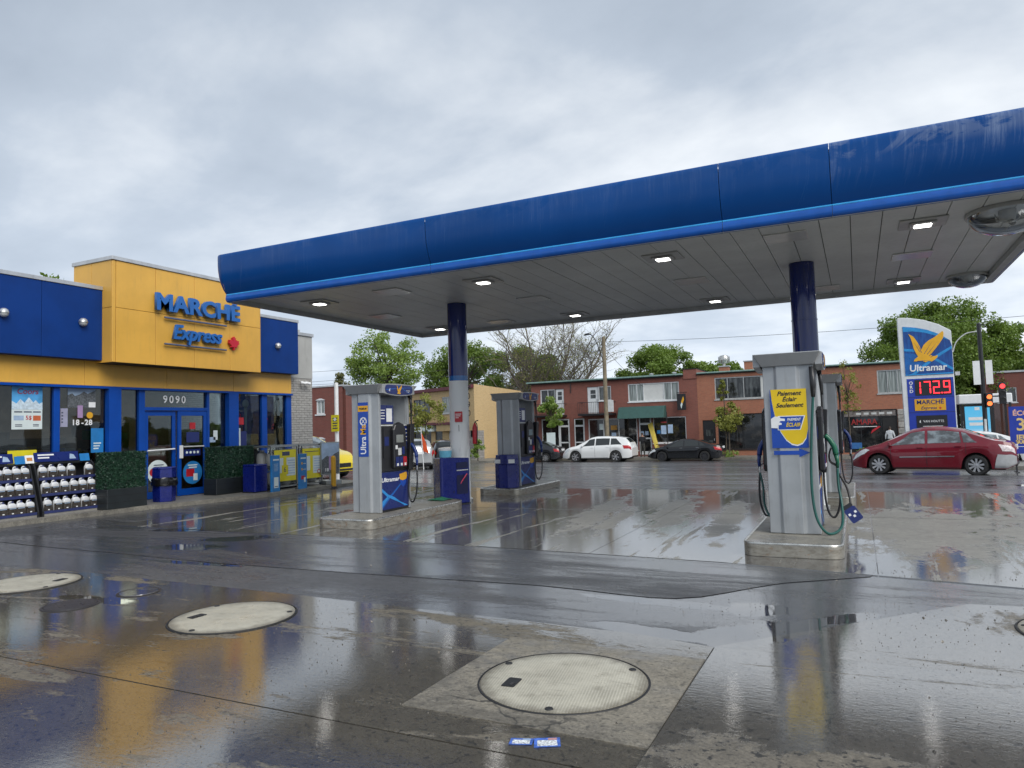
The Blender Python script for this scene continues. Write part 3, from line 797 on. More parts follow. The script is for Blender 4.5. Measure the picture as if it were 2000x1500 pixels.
def pump(x, y, label, number, kind):
    o = thing('fuel_pump', label, 'fuel pump', (x, y, IH+0.001), 0, 'fuel pumps under the canopy')
    plan = [(-.30, .03), (-.17, .03), (-.13, 0), (.10, 0), (.14, .03), (.30, .03), (.30, .085), (-.30, .085)]
    local(o).prism(plan, 0, 2.13).build('end_panel', M_pgrey, o, bevel=0.006)
    local(o).prism([(a, 1.0-b) for a, b in plan], 0, 2.13).build('end_panel', M_pgrey, o, bevel=0.006)
    cap = local(o).hexa([(-.31, -.02, 2.105), (.31, -.02, 2.105), (.31, 1.02, 2.105), (-.31, 1.02, 2.105)], [(-.40, -.11, 2.265), (.40, -.11, 2.265), (.40, 1.11, 2.265), (-.40, 1.11, 2.265)])
    cap = cap.build('cap', M_pcap, o, bevel=0.008)
    for s_ in (-.405, .37):
        pass
    for sx in (1, -1):
        yc = 0.5
        F = fr((sx*.325, yc, 2.19), (0, sx, 0), (0, 0, 1))
        b = local(o).prism_fr([(-.50, .07)]+[(-.50+1.0*i/10, -.085-.045*math.sin(math.pi*i/10)) for i in range(11)]+[(.50, .07)]+[(.50-1.0*i/10, .074+.02*math.sin(math.pi*i/10)) for i in range(11)], F, 0, 0.085)
        b = b.build('topper', M_pcap, o, bevel=0.01)
        FF = (F[0]+F[3]*0.086, F[1], F[2], F[3])
        sgn = local(o).prism_fr([(-.36, .068), (-.41, .05), (-.43, 0), (-.42, -.055), (-.36, -.085)]+[(-.36+.72*i/8, -.085-.02*math.sin(math.pi*i/8)) for i in range(1, 8)]+[(.36, -.085), (.42, -.055), (.43, 0), (.41, .05), (.36, .068)], FF, 0, 0.006).build('topper_sign', M_navy, b)
        local(o).prism_fr([(-.40, -.03), (0, .01), (.41, .03), (.41, .038), (0, .02), (-.40, -.015)], FF, 0.006, 0.008).build('light_streak', M_cyan2, b)
        local(o).prism_fr([(-.1, .064), (.05, .02), (.3, -.08), (.33, -.08), (.08, .02), (-.05, .064)], FF, 0.006, 0.009).build('light_streak', M_cyan2, b)
        bird(FF, -.09, -.10, .16, .165, M_gold, b, 0.009, 0.004)
        text('pump_number', number, 0.085, (FF[0]-FF[1]*0.31-FF[2]*0.03, FF[1], FF[2], FF[3]), M_white, b, 0.003, 0.006, local_=True, shear=0.2)
        for k in range(2):
            local(o).prism_fr([(.22, -.03-.025*k), (.34-.03*k, -.03-.025*k), (.34-.03*k, -.022-.025*k), (.22, -.022-.025*k)], FF, 0.006, 0.008).build('small_print', M_white, b)
    local(o).box(-.255, .255, .085, .915, 0.0, .70).build('lower_cabinet', M_pgrey, o)
    local(o).box(-.245, .245, .085, .915, .702, 1.52).build('electronics_housing', M_black, o)
    local(o).box(-.285, .285, .86, .914, 1.546, 2.10).build('upper_divider', M_pgrey, o)
    local(o).box(-.285, .285, .086, .914, 1.522, 1.545).build('shelf', M_fix, o)
    for sx in (1, -1):
        F = fr((sx*.258, .5, 0), (0, sx, 0), (0, 0, 1)); F = (F[0], F[1]*1.42, F[2], F[3])
        B = lambda poly, c0, c1, nm, mat, par=o, bv=0.0: local(o).prism_fr(poly, F, c0, c1).build(nm, mat, par, bevel=bv)
        lp = B([(-.29, .04), (.29, .04), (.29, .695), (-.29, .695)], 0, .03, 'lower_panel', M_navy)
        B([(-.288, .10), (-.14, .26), (-.05, .33), (.09, .45), (.22, .58), (.26, .60), (.12, .45), (0, .335), (-.13, .22), (-.288, .06)], .03, .032, 'light_streak', M_cyan2, lp)
        B([(-.288, .42), (-.16, .30), (-.03, .24), (.10, .14), (.27, .055), (.20, .055), (.06, .14), (-.06, .20), (-.18, .26), (-.288, .36)], .03, .0335, 'light_streak', M_cyan, lp)
        B([(-.288, .10), (-.2, .195), (-.15, .235), (-.18, .26), (-.288, .19)], .03, .035, 'light_streak', M_cyan, lp)
        text('brand_lettering', 'Ultramar', .105, (F[0]-F[1]*.11+F[2]*.56, F[1], F[2], F[3]), M_white, lp, .003, .0305, shear=0.15, bold=0.0025, local_=True)
        B([(.09, .64), (.25, .67), (.26, .60), (.24, .54), (.16, .52), (.10, .54)], .03, .034, 'badge', M_gold, lp)
        B([(.10, .53), (.25, .53), (.22, .44), (.17, .40), (.12, .45)], .03, .0325, 'badge_shield', M_blue, lp)
        B([(-.29, 0.0), (.29, 0.0), (.29, .038), (-.29, .038)], -.004, .02, 'kick_plate', M_black)
        # black face with bezel
        bz = B([(-.285, .705), (.285, .705), (.285, 1.515), (-.285, 1.515)], -.012, .035, 'face_plate', M_black, o, 0.01)
        B([(-.25, .95), (-.12, .95), (-.12, 1.50), (-.25, 1.50)], .0355, .045, 'preset_panel', M_black, bz)
        B([(-.23, 1.17), (-.14, 1.17), (-.14, 1.33), (-.23, 1.33)], .0455, .048, 'notice', M_navy, bz)
        bez = B([(-.085, .76), (.19, .76), (.215, .85), (.185, 1.45), (.14, 1.55), (.05, 1.59), (-.04, 1.55), (-.085, 1.45)], .0355, .105, 'bezel', M_black, o, 0.014)
        B([(-.035, 1.22), (.12, 1.22), (.12, 1.36), (-.035, 1.36)], .1055, .109, 'screen', M_scr, bez)
        B([(-.055, 1.10), (-.015, 1.10), (-.015, 1.17), (-.055, 1.17)], .1055, .112, 'card_slot', M_white, bez)
        B([(.0, .99), (.07, .99), (.07, 1.12), (.0, 1.12)], .1055, .11, 'keypad', M_fix, bez)
        B([(.09, 1.0), (.14, 1.0), (.14, 1.14), (.09, 1.14)], .1055, .109, 'notice', M_navy, bez)
        for k, mm in enumerate((M_navy, M_navy, M_red)):
            x0 = -.055+k*.083
            gb = B([(x0, .79), (x0+.074, .79), (x0+.074, .96), (x0, .96)], .1055, .110, 'grade_panel', mm, bez)
            B([(x0+.02, .80), (x0+.055, .80), (x0+.055, .845), (x0+.02, .845)], .1105, .116, 'grade_button', M_white, gb)
        B([(.21, 1.10), (.285, 1.10), (.285, 1.51), (.21, 1.51)], .0355, .05, 'side_notice', M_navy, bz)
        for k in range(4):
            B([(.22, 1.45-.07*k), (.275-.01*(k % 2), 1.45-.07*k), (.275-.01*(k % 2), 1.465-.07*k), (.22, 1.465-.07*k)], .0505, .0525, 'small_print', M_white, bz)
        # display board standing on the shelf
        db = B([(-.27, 1.56), (.02, 1.56), (.02, 1.90), (-.27, 1.90)], -.02, -.008, 'display_board', M_navy)
        B([(-.13, 1.60), (-.01, 1.60), (-.01, 1.84), (-.13, 1.84)], -.0075, -.005, 'leaflet', M_white, db)
        for k in range(4):
            B([(-.25, 1.80-.05*k), (-.16-.01*(k % 2), 1.80-.05*k), (-.16-.01*(k % 2), 1.815-.05*k), (-.25, 1.815-.05*k)], -.0075, -.0055, 'small_print', M_white, db)
        # nozzle boot and nozzle towards the far end
        bt = local(o).hexa([(sx*.302, .86, .70), (sx*.36, .86, .70), (sx*.36, .99, .70), (sx*.302, .99, .70)], [(sx*.302, .86, 1.55), (sx*.41, .86, 1.55), (sx*.41, .99, 1.55), (sx*.302, .99, 1.55)]).build('nozzle_boot', M_black, o, bevel=0.01)
        def nozzle(yy, mat, name='nozzle'):
            q = local(o)
            q.tube([(sx*.37, yy, 1.18), (sx*.42, yy, 1.14), (sx*.475, yy, 1.04), (sx*.49, yy, .94)], [.032, .045, .05, .036], 10, smooth=3)
            q.tube([(sx*.49, yy, .95), (sx*.50, yy, .86), (sx*.497, yy, .78)], [.03, .024, .022], 10)
            z = q.build(name, mat, o, smooth=True)
            g_ = local(o); g_.tube([(sx*.43, yy, 1.03), (sx*.405, yy, .95), (sx*.41, yy, .86), (sx*.455, yy, .82), (sx*.497, yy, .80)], .009, 6, smooth=3).build('trigger_guard', M_black, z)
            local(o).tube([(sx*.36, yy, 1.2), (sx*.33, yy, 1.3), (sx*.30, yy, 1.36)], .014, 8, smooth=3).build('spout', M_chrome, z)
            local(o).cyl((sx*.497, yy, .785), (sx*.495, yy, .70), .019, .016, 10).build('swivel', M_chrome, z)
            return z
        nozzle(.90, M_nblue)
        sl = 0.0 if sx < 0 else .03
        local(o).tube([(sx*.495, .90, .70), (sx*.51, .88, .5), (sx*.50, .86, .28), (sx*.44, .84, .12), (sx*.37, .84, .16), (sx*.33, .86, .35), (sx*.32, .92, .7), (sx*.335, .965, 1.2), (sx*.345, .97, 1.7), (sx*.33, .97, 2.06)], .0145, 8, smooth=5).build('hose', M_hose, o, smooth=True)
        local(o).tube([(sx*.33, .97, 2.08), (sx*.345, .97, 1.92), (sx*.35, .97, 1.75)], [.03, .026, .018], 8).build('breakaway', M_black, o, smooth=True)
        local(o).hexa([(sx*.30, .93, 2.04), (sx*.36, .93, 2.04), (sx*.36, 1.0, 2.04), (sx*.30, 1.0, 2.04)], [(sx*.30, .93, 2.10), (sx*.36, .93, 2.10), (sx*.36, 1.0, 2.10), (sx*.30, 1.0, 2.10)]).build('hose_outlet', M_black, o)
    if kind in ('diesel',):
        q = local(o); yy = .70; sx = 1
        q.tube([(sx*.37, yy, 1.20), (sx*.42, yy, 1.15), (sx*.475, yy, 1.05), (sx*.49, yy, .95)], [.034, .05, .056, .036], 10, smooth=3)
        q.tube([(sx*.49, yy, .95), (sx*.505, yy, .86), (sx*.50, yy, .78)], [.03, .024, .022], 10)
        z = q.build('nozzle', M_green, o, smooth=True)
        local(o).tube([(.43, yy, 1.03), (.405, yy, .95), (.41, yy, .86), (.455, yy, .82), (.497, yy, .80)], .009, 6, smooth=3).build('trigger_guard', M_black, z)
        local(o).tube([(.50, .70, .78), (.50, .66, .55), (.53, .58, .32), (.53, .36, .10), (.47, .16, .02), (.36, -.02, .03), (.26, -.05, .2), (.22, -.035, .5), (.225, -.03, .9), (.26, -.02, 1.4), (.29, -.015, 1.72)], .0165, 8, smooth=6).build('hose', M_hgreen, o, smooth=True)
        local(o).tube([(.29, -.015, 1.70), (.295, -.012, 1.86), (.285, -.01, 2.08)], [.024, .036, .03], 8).build('breakaway', M_black, o, smooth=True)
        local(o).tube([(.505, .88, .69), (.60, .78, .5), (.63, .66, .3), (.60, .6, .22)], .0145, 8, smooth=5).build('hose', M_hose, o, smooth=True)
        tgF = fr((.66, .56, .19), (.80, .1, .55), (-.55, 0, .80))
        tg = local(o).prism_fr(rrect(.15, .19, .02, 3), tgF, -.006, .006).build('hose_tag', M_navy, o)
        local(o).prism_fr(rrect(.13, .05, .015, 3, 0, .12), tgF, -.006, .0055).build('tag_grip', M_black, tg)
        for k in range(3):
            local(o).prism_fr(rrect(.03, .03, .003, 1, -.04+.04*k, .02-.04*(k % 2)), tgF, .0062, .0078).build('tag_print', M_white, tg)
        local(o).tube([(-.495, .90, .70), (-.45, .80, .5), (-.44, .74, .3), (-.38, .66, .15), (-.30, .6, .10)], .0145, 8, smooth=5).build('hose', M_hgreen, o, smooth=True)
        # large yellow notice on the end panel
        F = fr((-.005, -.002, 1.44), (1, 0, 0), (0, 0, 1))
        W, H = .215, .37
        B = lambda poly, c0, c1, nm, mat, par: local(o).prism_fr(poly, F, c0, c1).build(nm, mat, par)
        nt = B([(-W, -H), (W, -H), (W, H), (-W, H)], 0, .003, 'payment_notice', M_blue, o)
        curve = [(-W+.012, H-.01)]+[(-W+.012+.07*q+.16*q**3, H-.01-.66*math.sin(q*math.pi/2)**1.0) for q in [i/10 for i in range(1, 11)]]
        curve = [(-W+.01, H), (-W+.018, H-.12), (-W+.035, H-.25), (-W+.065, H-.40), (-W+.11, H-.53), (-W+.17, H-.63), (-W+.235, H-.685), (-W+.30, H-.70), (-W+.36, H-.675), (-W+.405, H-.61), (W, H-.50), (W, H)]
        B([(a, b-.018) if 0 < i < len(curve)-2 else (a, b) for i, (a, b) in enumerate(curve)], .003, .0045, 'white_line', M_white, nt)
        B(curve, .0045, .006, 'yellow_field', M_yel, nt)
        for k, w_ in enumerate(('Paiement', 'Éclair', 'Seulement')):
            text('notice_lettering', w_, .075, (F[0]+F[1]*.01+F[2]*(H-.055-.075*k), F[1], F[2], F[3]), M_black, nt, .002, .0062, shear=.3, bold=.002, xs=1.0, local_=True)
        B([(-.14, -.145), (.13, -.145), (.19, .035), (-.13, .035)], .0062, .0075, 'label_edge', M_white, nt)
        B([(-.13, -.135), (.122, -.135), (.175, .025), (-.12, .025)], .0077, .009, 'label', M_blue, nt)
        text('notice_lettering', 'PAIEMENT', .048, (F[0]+F[1]*.055-F[2]*.015, F[1], F[2], F[3]), M_white, nt, .002, .0092, shear=.25, bold=.001, xs=.72, local_=True)
        text('notice_lettering', 'ÉCLAIR', .066, (F[0]+F[1]*.045-F[2]*.082, F[1], F[2], F[3]), M_yel, nt, .002, .0092, shear=.25, bold=.0015, xs=.8, local_=True)
        B([(-W, .0), (-.17, .03), (-.11, .025), (-.10, .005), (-.05, -.002), (-.05, -.03), (-.10, -.028), (-.12, -.045), (-.09, -.055), (-.09, -.075), (-.135, -.085), (-.14, -.12), (-W, -.115)], .0092, .0108, 'pointing_hand', M_white, nt)
        ar = B([(-.20, -.455), (.10, -.455), (.10, -.485), (.225, -.43), (.10, -.375), (.10, -.405), (-.20, -.405)], .001, .003, 'arrow', M_blue, o)
    if kind == 'ultramax':
        F = fr((-.02, -.001, 1.42), (1, 0, 0), (0, 0, 1))
        B = lambda poly, c0, c1, nm, mat, par: local(o).prism_fr(poly, F, c0, c1).build(nm, mat, par)
        nt = B([(-.115, -.43), (.105, -.43), (.105, .535), (-.115, .535)], 0, .003, 'grade_banner', M_blue, o)
        B([(-.115, .37), (.105, .37), (.105, .475), (-.115, .475)], .003, .0045, 'yellow_band', M_gold, nt)
        text('banner_lettering', 'PREMIUM', .05, (F[0]-F[1]*.005+F[2]*.42, F[1], F[2], F[3]), M_black, nt, .002, .0047, bold=.001, xs=.8, local_=True)
        Fv = (F[0]-F[2]*.39-F[1]*.0, F[2], -F[1], F[3])
        text('banner_lettering', 'Ultra', .165, (Fv[0]+F[1]*0, Fv[1], Fv[2], Fv[3]), M_white, nt, .002, .0035, bold=.003, align='LEFT', local_=True, xs=.92)
        text('banner_lettering', 'Ma', .165, (Fv[0]+Fv[1]*.345, Fv[1], Fv[2], Fv[3]), M_gold, nt, .002, .0035, bold=.003, align='LEFT', local_=True, xs=.92)
        ring = [(.58+.07*math.cos(a), .0+.07*math.sin(a)) for a in [RAD(10*k) for k in range(36)]]
        rb = local(o)
        for k in range(36):
            a0, a1 = RAD(10*k), RAD(10*k+10.5)
            if 20 < k < 24: continue
            q = [(.585+rr*math.cos(a), rr*math.sin(a)) for a, rr in ((a0, .055), (a0, .075), (a1, .075), (a1, .055))]
            rb.prism_fr(q, (Fv[0], Fv[1], Fv[2], Fv[3]), .0035, .0055)
        rb.build('ring_emblem', M_white, nt)
        xb = local(o)
        for sg in (1, -1):
            xb.prism_fr([(.53, -.05*sg-.008), (.53, -.05*sg+.008), (.645, .05*sg+.008), (.645, .05*sg-.008)], Fv, .0058+.001*sg, .0066+.001*sg)
        xb.build('cross_emblem', M_white, nt)
    return o
pump(-7.90, 10.26, 'grey pump number 4 with blue UltraMax banner on its end', '4', 'ultramax')
pump(-0.775, 9.60, 'nearest grey pump with large yellow Paiement Éclair notice and green hose', '2', 'diesel')
pump(-7.68, 15.55, 'grey pump on the far left island behind the left column', '3', 'plain')
pump(-0.66, 15.0, 'grey pump half hidden behind the pump with the yellow notice', '1', 'plain')

# ---- blue service bins
M_bin = plain('bin_blue', (0.006, 0.014, 0.16, 1), 0.28, var=0.15, scale=3)
M_binin = plain('bin_inside', (0.004, 0.006, 0.05, 1), 0.4)
o = thing('service_bin', 'blue service bin wrapped round the foot of the left column', 'bin', (-7.95, 13.15, 0))
pl = [(-.45, .17), (.10, -.47), (.16, -.47), (.40, .25), (-.30, .45)]
b = local(o)
b.hexa([(x_, y_, .02) for x_, y_ in pl], [(x_, y_, 1.0 if y_ < 0 else .97) for x_, y_ in pl]).build('body', M_bin, o, bevel=0.012)
local(o).prism([(a*1.02, q*1.02) for a, q in pl], 0, .019).build('plinth', M_black, o)
F = fr((.285, -.11, 0), (.24, .72, 0), (0, 0, 1))
local(o).prism_fr(rrect(.32, .40, .03, 3, .16, .42), F, 0, .004).build('waste_opening', M_binin, o)
local(o).prism_fr(rrect(.32, .13, .02, 3, .16, .82), F, 0, .004).build('towel_slot', M_binin, o)
local(o).prism_fr([(.0, .71), (.32, .71), (.32, .73), (.0, .73)], F, 0, .012).build('slot_lip', M_fix, o)
local(o).cyl((-.452, .17, .03), (-.452, .17, .975), .014, seg=6).build('side_trim', M_stain, o)
sq_ = thing('squeegee', 'thin pink-red squeegee handle leaning out of the blue service bin', 'squeegee', (-7.66, 13.05, .28))
local(sq_).tube([(-.05, .0, 0), (.12, .22, .36)], .012, 8).build('handle', plain('squeegee_pink', (.6, .03, .10, 1), .4), sq_)
local(sq_).box(-.07, -.03, -.09, .07, -.03, .02).build('blade', M_black, sq_)
cp = thing('plastic_tub', 'pale blue and white tub standing on the blue service bin', 'tub', (-8.12, 13.36, .985))
local(cp).lathe([(.001, 0), (.125, 0), (.14, .10), (.14, .145)], seg=20).build('tub', plain('tub_cyan', (.18, .55, .72, 1), .35), cp, smooth='auto')
local(cp).lathe([(.145, .145), (.145, .19), (.001, .20)], seg=20).build('lid', M_white, cp, smooth='auto')
cl2 = thing('green_cloth', 'crumpled green cloth lying at the end of the left island', 'cloth', (-7.75, 12.5, IH+.006))
b = local(cl2); rr_ = random.Random(5)
rows = []
for i in range(9):
    rows.append([((i-4)*.05+rr_.uniform(-.012, .012), (j-4)*.05+rr_.uniform(-.012, .012), max(.002, .05*math.exp(-((i-4)**2+(j-4)**2)/9)*rr_.uniform(.5, 1.5))) for j in range(9)])
b.grid(rows).build('cloth', plain('cloth_green', (.02, .16, .09, 1), .8), cl2, smooth=True)
o = thing('waste_bin', 'dark blue bin with white stickers beside the far left pump', 'bin', (-7.58, 15.27, IH+.005))
P = [(.30*math.cos(RAD(22.5+45*k)), .22*math.sin(RAD(22.5+45*k))) for k in range(8)]
local(o).prism(P, 0, .55).build('body', M_bin, o, bevel=.008)
local(o).hexa([(x_*1.02, y_*1.02, .552) for x_, y_ in P], [(x_*.93, y_*.93, .78) for x_, y_ in P]).build('hood', M_bin, o, bevel=.01)
for q, ang in ((-.14, 0), (.2, 0.6)):
    Fq = fr((q, -.214 if ang == 0 else -.16, .63), (math.cos(ang), math.sin(ang), 0), (0, 0, 1))
    local(o).prism_fr(rrect(.15, .09, .01, 2), Fq, 0, .006).build('sticker', M_white, o)
ex = thing('fire_extinguisher', 'red fire extinguisher hanging on the right of the left column', 'fire extinguisher', (-7.70, 13.95, 1.25))
local(ex).lathe([(.001, 0), (.05, 0), (.055, .03), (.055, .36), (.03, .43), (.018, .46)], seg=16).build('cylinder', M_red, ex, smooth='auto')
local(ex).tube([(0, 0, .46), (.02, 0, .50), (.09, 0, .52)], .012, 6).build('handle', M_black, ex)
local(ex).tube([(.02, 0, .48), (.075, -.02, .4), (.075, -.03, .15), (.06, -.03, .02)], .01, 6, smooth=4).build('hose', M_black, ex)
local(ex).box(-.09, -.05, -.03, .03, .15, .3).build('bracket', M_black, ex)
# ------------------------------------------------------------------ the shop
M_yw = plain('shop_yellow', (0.70, 0.39, 0.065, 1), 0.38, var=0.07, scale=1.0, dirt=0.10)
M_bw = plain('shop_blue', (0.003, 0.036, 0.19, 1), 0.55, spec=.2, var=0.1, scale=1.5, bump=0.15, bscale=90)
M_flash = plain('grey_flashing', (0.50, 0.51, 0.52, 1), 0.35, 0.5, var=0.1, scale=2, dirt=0.2)
M_frame = plain('shop_frame_blue', (0.003, 0.06, 0.34, 1), 0.35, spec=.25, var=0.06)
M_sign = plain('letter_blue', (0.02, 0.13, 0.42, 1), 0.35, var=0.05)
M_leaf = plain('maple_red', (0.55, 0.02, 0.04, 1), 0.35, var=0.05)
M_bar = plain('letter_bar', (0.16, 0.19, 0.30, 1), 0.3, 0.5)
M_gbrick = brick('grey_brick', (0.42, 0.41, 0.38, 1), (0.33, 0.32, 0.30, 1), (0.20, 0.19, 0.18, 1), 0.24, 0.075, 0.014, stain=0.15)
M_gwall = plain('grey_render', (0.40, 0.40, 0.38, 1), 0.7, var=0.1, scale=1.2, dirt=0.2)
M_glass = glass('shop_glass', (0.66, 0.70, 0.67, 1), 0.85, 1.5, 0.004)
M_floor = plain('shop_floor', (0.22, 0.20, 0.17, 1), 0.3)
M_inwall = plain('shop_inner_wall', (0.34, 0.25, 0.17, 1), 0.7)
M_wood = plain('shop_wood', (0.20, 0.13, 0.075, 1), 0.5)
M_infill = emit('shop_added_fill', (1.0, 0.95, 0.85, 1), 2.5, (0.8, 0.8, 0.8, 1))
M_spot = emit('spot_lamp', (1.0, 0.5, 0.12, 1), 140.0, (0.8, 0.7, 0.5, 1))
XW = -15.80
shop = thing('convenience_store', 'yellow and blue convenience store with MARCHÉ Express sign', 'store', (-16.0, 11.0, 0))
def BX(x0, x1, y0, y1, z0, z1, nm, mat, par=None, bv=0.0):
    return MB().box(x0, x1, y0, y1, z0, z1).build(nm, mat, par or shop, bevel=bv)
# shell
BX(-26, -25.8, 2, 17.6, 0, 5.0, 'rear_wall', M_gbrick)
BX(-25.8, -16.2, 2.0, 2.2, 0, 5.0, 'side_wall', M_gbrick)
BX(-25.8, -16.3, 17.42, 17.85, 0.0, 4.72, 'side_wall', M_gbrick)
BX(-25.8, -15.9, 2.2, 17.42, 4.78, 4.9, 'roof', M_gwall)
BX(-25.8, -15.9, 2.2, 17.42, 0.02, 0.072, 'floor', M_floor)
BX(-22.2, -22.0, 2.2, 17.42, 0.072, 3.33, 'inner_wall', M_inwall)
BX(-22.0, -15.95, 2.2, 17.42, 3.33, 3.38, 'inner_ceiling', M_gwall)
for yy in (6.0, 10.2, 14.6):
    BX(-20.5, -20.0, yy-.9, yy+.9, 3.29, 3.32, 'added_fill_panel', M_infill)  # unseen glowing panels, added to brighten the room behind the windows
# brick pier at the corner
BX(-16.3, XW, 16.875, 17.85, 0.06, 3.33, 'brick_pier', M_gbrick, bv=.006)
BX(-16.3, XW+.01, 16.87, 17.86, 3.335, 4.70, 'pier_panel', M_gwall, bv=.006)
BX(-16.35, XW+.05, 16.84, 17.90, 4.70, 4.80, 'coping', M_flash, bv=.006)
# yellow band below the signs, panel by panel
for a, b in zip((1.7, 3.83, 5.97, 8.11, 10.25, 12.39, 14.53), (3.83, 5.97, 8.11, 10.25, 12.39, 14.53, 16.80)):
    BX(-15.9, -15.70, a+.004, b-.004, 2.83, 3.42, 'band_panel', M_yw, bv=.004)
BX(-15.9, -15.69, 1.7, 16.86, 2.775, 2.828, 'header_frame', M_frame)
BX(-15.9, -15.16, 10.54, 14.93, 3.425, 3.47, 'soffit', M_dark)
# blue boxes, panel by panel
for a, b in ((1.7, 4.2), (4.2, 6.68), (6.68, 9.15), (9.15, 10.50)):
    BX(-15.88, -15.45, a+.004, b-.004, 3.40, 5.01, 'blue_panel', M_bw, bv=.005)
BX(-16.3, -15.43, 1.7, 10.50, 5.012, 5.10, 'coping', M_flash, bv=.006)
BX(-15.88, -15.45, 14.97, 16.85, 3.42, 5.01, 'blue_panel', M_bw, bv=.005)
BX(-16.3, -15.43, 14.965, 16.87, 5.012, 5.10, 'coping', M_flash, bv=.006)
# yellow sign box
BX(-16.5, -15.13, 10.53, 14.94, 3.345, 5.66, 'sign_box_core', M_dark)
for a, b in zip((10.585, 11.61, 12.73, 13.87), (11.61, 12.73, 13.87, 14.96)):
    for z0, z1 in ((3.34, 4.60), (4.60, 5.69)):
        BX(-15.135, -15.10, a+.004, b-.004, z0+.004, z1-.004, 'sign_panel', M_yw, bv=.005)
BX(-15.135, -15.10, 10.50, 10.58, 3.344, 5.686, 'corner_panel', M_yw, bv=.008)
for z0, z1 in ((3.34, 4.60), (4.60, 5.69)):
    BX(-15.85, -15.14, 10.50, 10.528, z0+.004, z1-.004, 'side_panel', M_yw, bv=.004)
    BX(-16.5, -15.858, 10.50, 10.528, z0+.004, z1-.004, 'side_panel', M_yw, bv=.004)
    BX(-16.5, -15.10, 14.942, 14.964, z0+.004, z1-.004, 'side_panel', M_yw, bv=.004)
BX(-16.54, -15.07, 10.47, 14.99, 5.691, 5.78, 'coping', M_flash, bv=.006)
for yy in (11.45, 14.15):
    s_ = BX(-15.62, -15.5, yy-.06, yy+.06, 3.40, 3.424, 'down_light', M_fix)
    MB().cyl((-15.56, yy, 3.39), (-15.56, yy, 3.399), .035, seg=12).build('bulb', M_spot, s_)
# raised letters
SF = fr((-15.10, 12.81, 4.855), (0, 1, 0), (0, 0, 1))
text('letters_marche', 'MARCHÉ', .56, SF, M_sign, shop, .085, .05, bold=.021, xs=1.12, spacing=1.05)
text('letters_express', 'Express', .50, (Vector((-15.10, 12.73, 4.17)), SF[1], SF[2], SF[3]), M_sign, shop, .075, .05, shear=.28, bold=.013, xs=.94, spacing=1.0)
for zz in (4.515, 3.87):
    MB().tube([(-15.03, 11.80, zz), (-15.03, 13.68, zz)], .024, 10).build('sign_bar', M_bar, shop, smooth='auto')
ML = [(0, -.5), (.04, -.5), (.03, -.25), (.30, -.30), (.25, -.18), (.52, .05), (.43, .09), (.47, .28), (.30, .24), (.25, .32), (.10, .16), (.16, .48), (.07, .42), (0, .58)]
ML = ML + [(-a, b) for a, b in ML[::-1][1:-1]] + [(-.04, -.5)]
MB().prism_fr([(a*.34, b*.34) for a, b in ML], fr((-15.10, 13.93, 4.06), (0, 1, 0), (0, 0, 1)), .02, .10).build('maple_leaf', M_leaf, shop)
# globe wall lamps
for yy in (6.3, 8.38, 10.02, 15.95):
    b = MB(); c = (-15.40, yy, 4.215)
    b.lathe([(.001, .095), (.042, .087), (.075, .058), (.089, .017)], c, 'Z', 20); b.build('wall_lamp', M_flash, shop, smooth=True)
    MB().lathe([(.092, .017), (.096, .0), (.092, -.017)], c, 'Z', 20).build('lamp_band', M_stain, shop, smooth=True)
    MB().lathe([(.088, -.017), (.073, -.058), (.042, -.083), (.001, -.093)], c, 'Z', 20).build('lamp_globe', M_fix, shop, smooth=True)
# security cameras on the pier
for k in range(2):
    q = MB(); q.cyl((XW+.02, 17.3+.2*k, 3.22), (XW+.14, 17.28+.2*k, 3.2), .02, seg=8); q.cyl((XW+.12, 17.2+.2*k, 3.19), (XW+.2, 17.34+.2*k, 3.16), .045, seg=12)
    q.build('security_camera', M_white, shop)
# glazing: posts, mullions, panes
def vpost(y0, y1, z0=.075, z1=2.775, x=XW+.03, nm='mullion'): BX(XW-.1, x, y0, y1, z0, z1, nm, M_frame, bv=.004)
for a, b in ((4.5, 4.62), (7.2, 7.33), (9.62, 9.75), (11.67, 11.83), (13.70, 13.77), (15.66, 15.86), (16.66, 16.87)): vpost(a, b)
for a, b in ((10.84, 11.14), (14.36, 14.70)): vpost(a, b, x=XW+.12, nm='post')
panes = [(2.2, 4.5), (4.62, 7.2), (7.33, 9.62), (9.75, 10.84), (11.14, 11.67), (13.77, 14.36), (14.70, 15.66), (15.86, 16.66)]
for a, b in panes:
    BX(XW-.05, XW-.04, a, b, .50, 2.775, 'window_pane', M_glass)
    BX(XW-.1, XW+.02, a, b, .075, .44, 'stall_riser', M_frame)
    BX(XW-.1, XW+.035, a, b, .44, .50, 'sill', M_frame)
BX(XW-.1, XW+.028, 11.83, 13.70, 2.28, 2.36, 'transom', M_frame)
BX(XW-.05, XW-.04, 11.83, 13.70, 2.36, 2.775, 'window_pane', M_glass)
text('house_number', '9090', .27, fr((XW-.036, 12.72, 2.56), (0, 1, 0), (0, 0, 1)), M_white, shop, .006, 0, spacing=1.35, bold=.004)
def leaf(y0, y1, dx, nm='door'):
    x0, x1 = XW-.07+dx, XW-.02+dx
    d = MB()
    d.box(x0, x1, y0, y0+.10, .09, 2.27); d.box(x0, x1, y1-.10, y1, .09, 2.27); d.box(x0, x1, y0+.10, y1-.10, 2.15, 2.27); d.box(x0, x1, y0+.10, y1-.10, .09, .26)
    d = d.build(nm, M_frame, shop)
    BX(x0+.02, x0+.028, y0+.10, y1-.10, .26, 2.15, 'pane', M_glass, d)
    return d, x1
d1, x1 = leaf(11.85, 12.74, 0); d2, x2 = leaf(12.79, 13.69, .03)
MB().tube([(x1+.05, 11.9, 1.28), (x1+.05, 12.68, 1.30)], .02, 8).build('push_bar', M_white, d1)
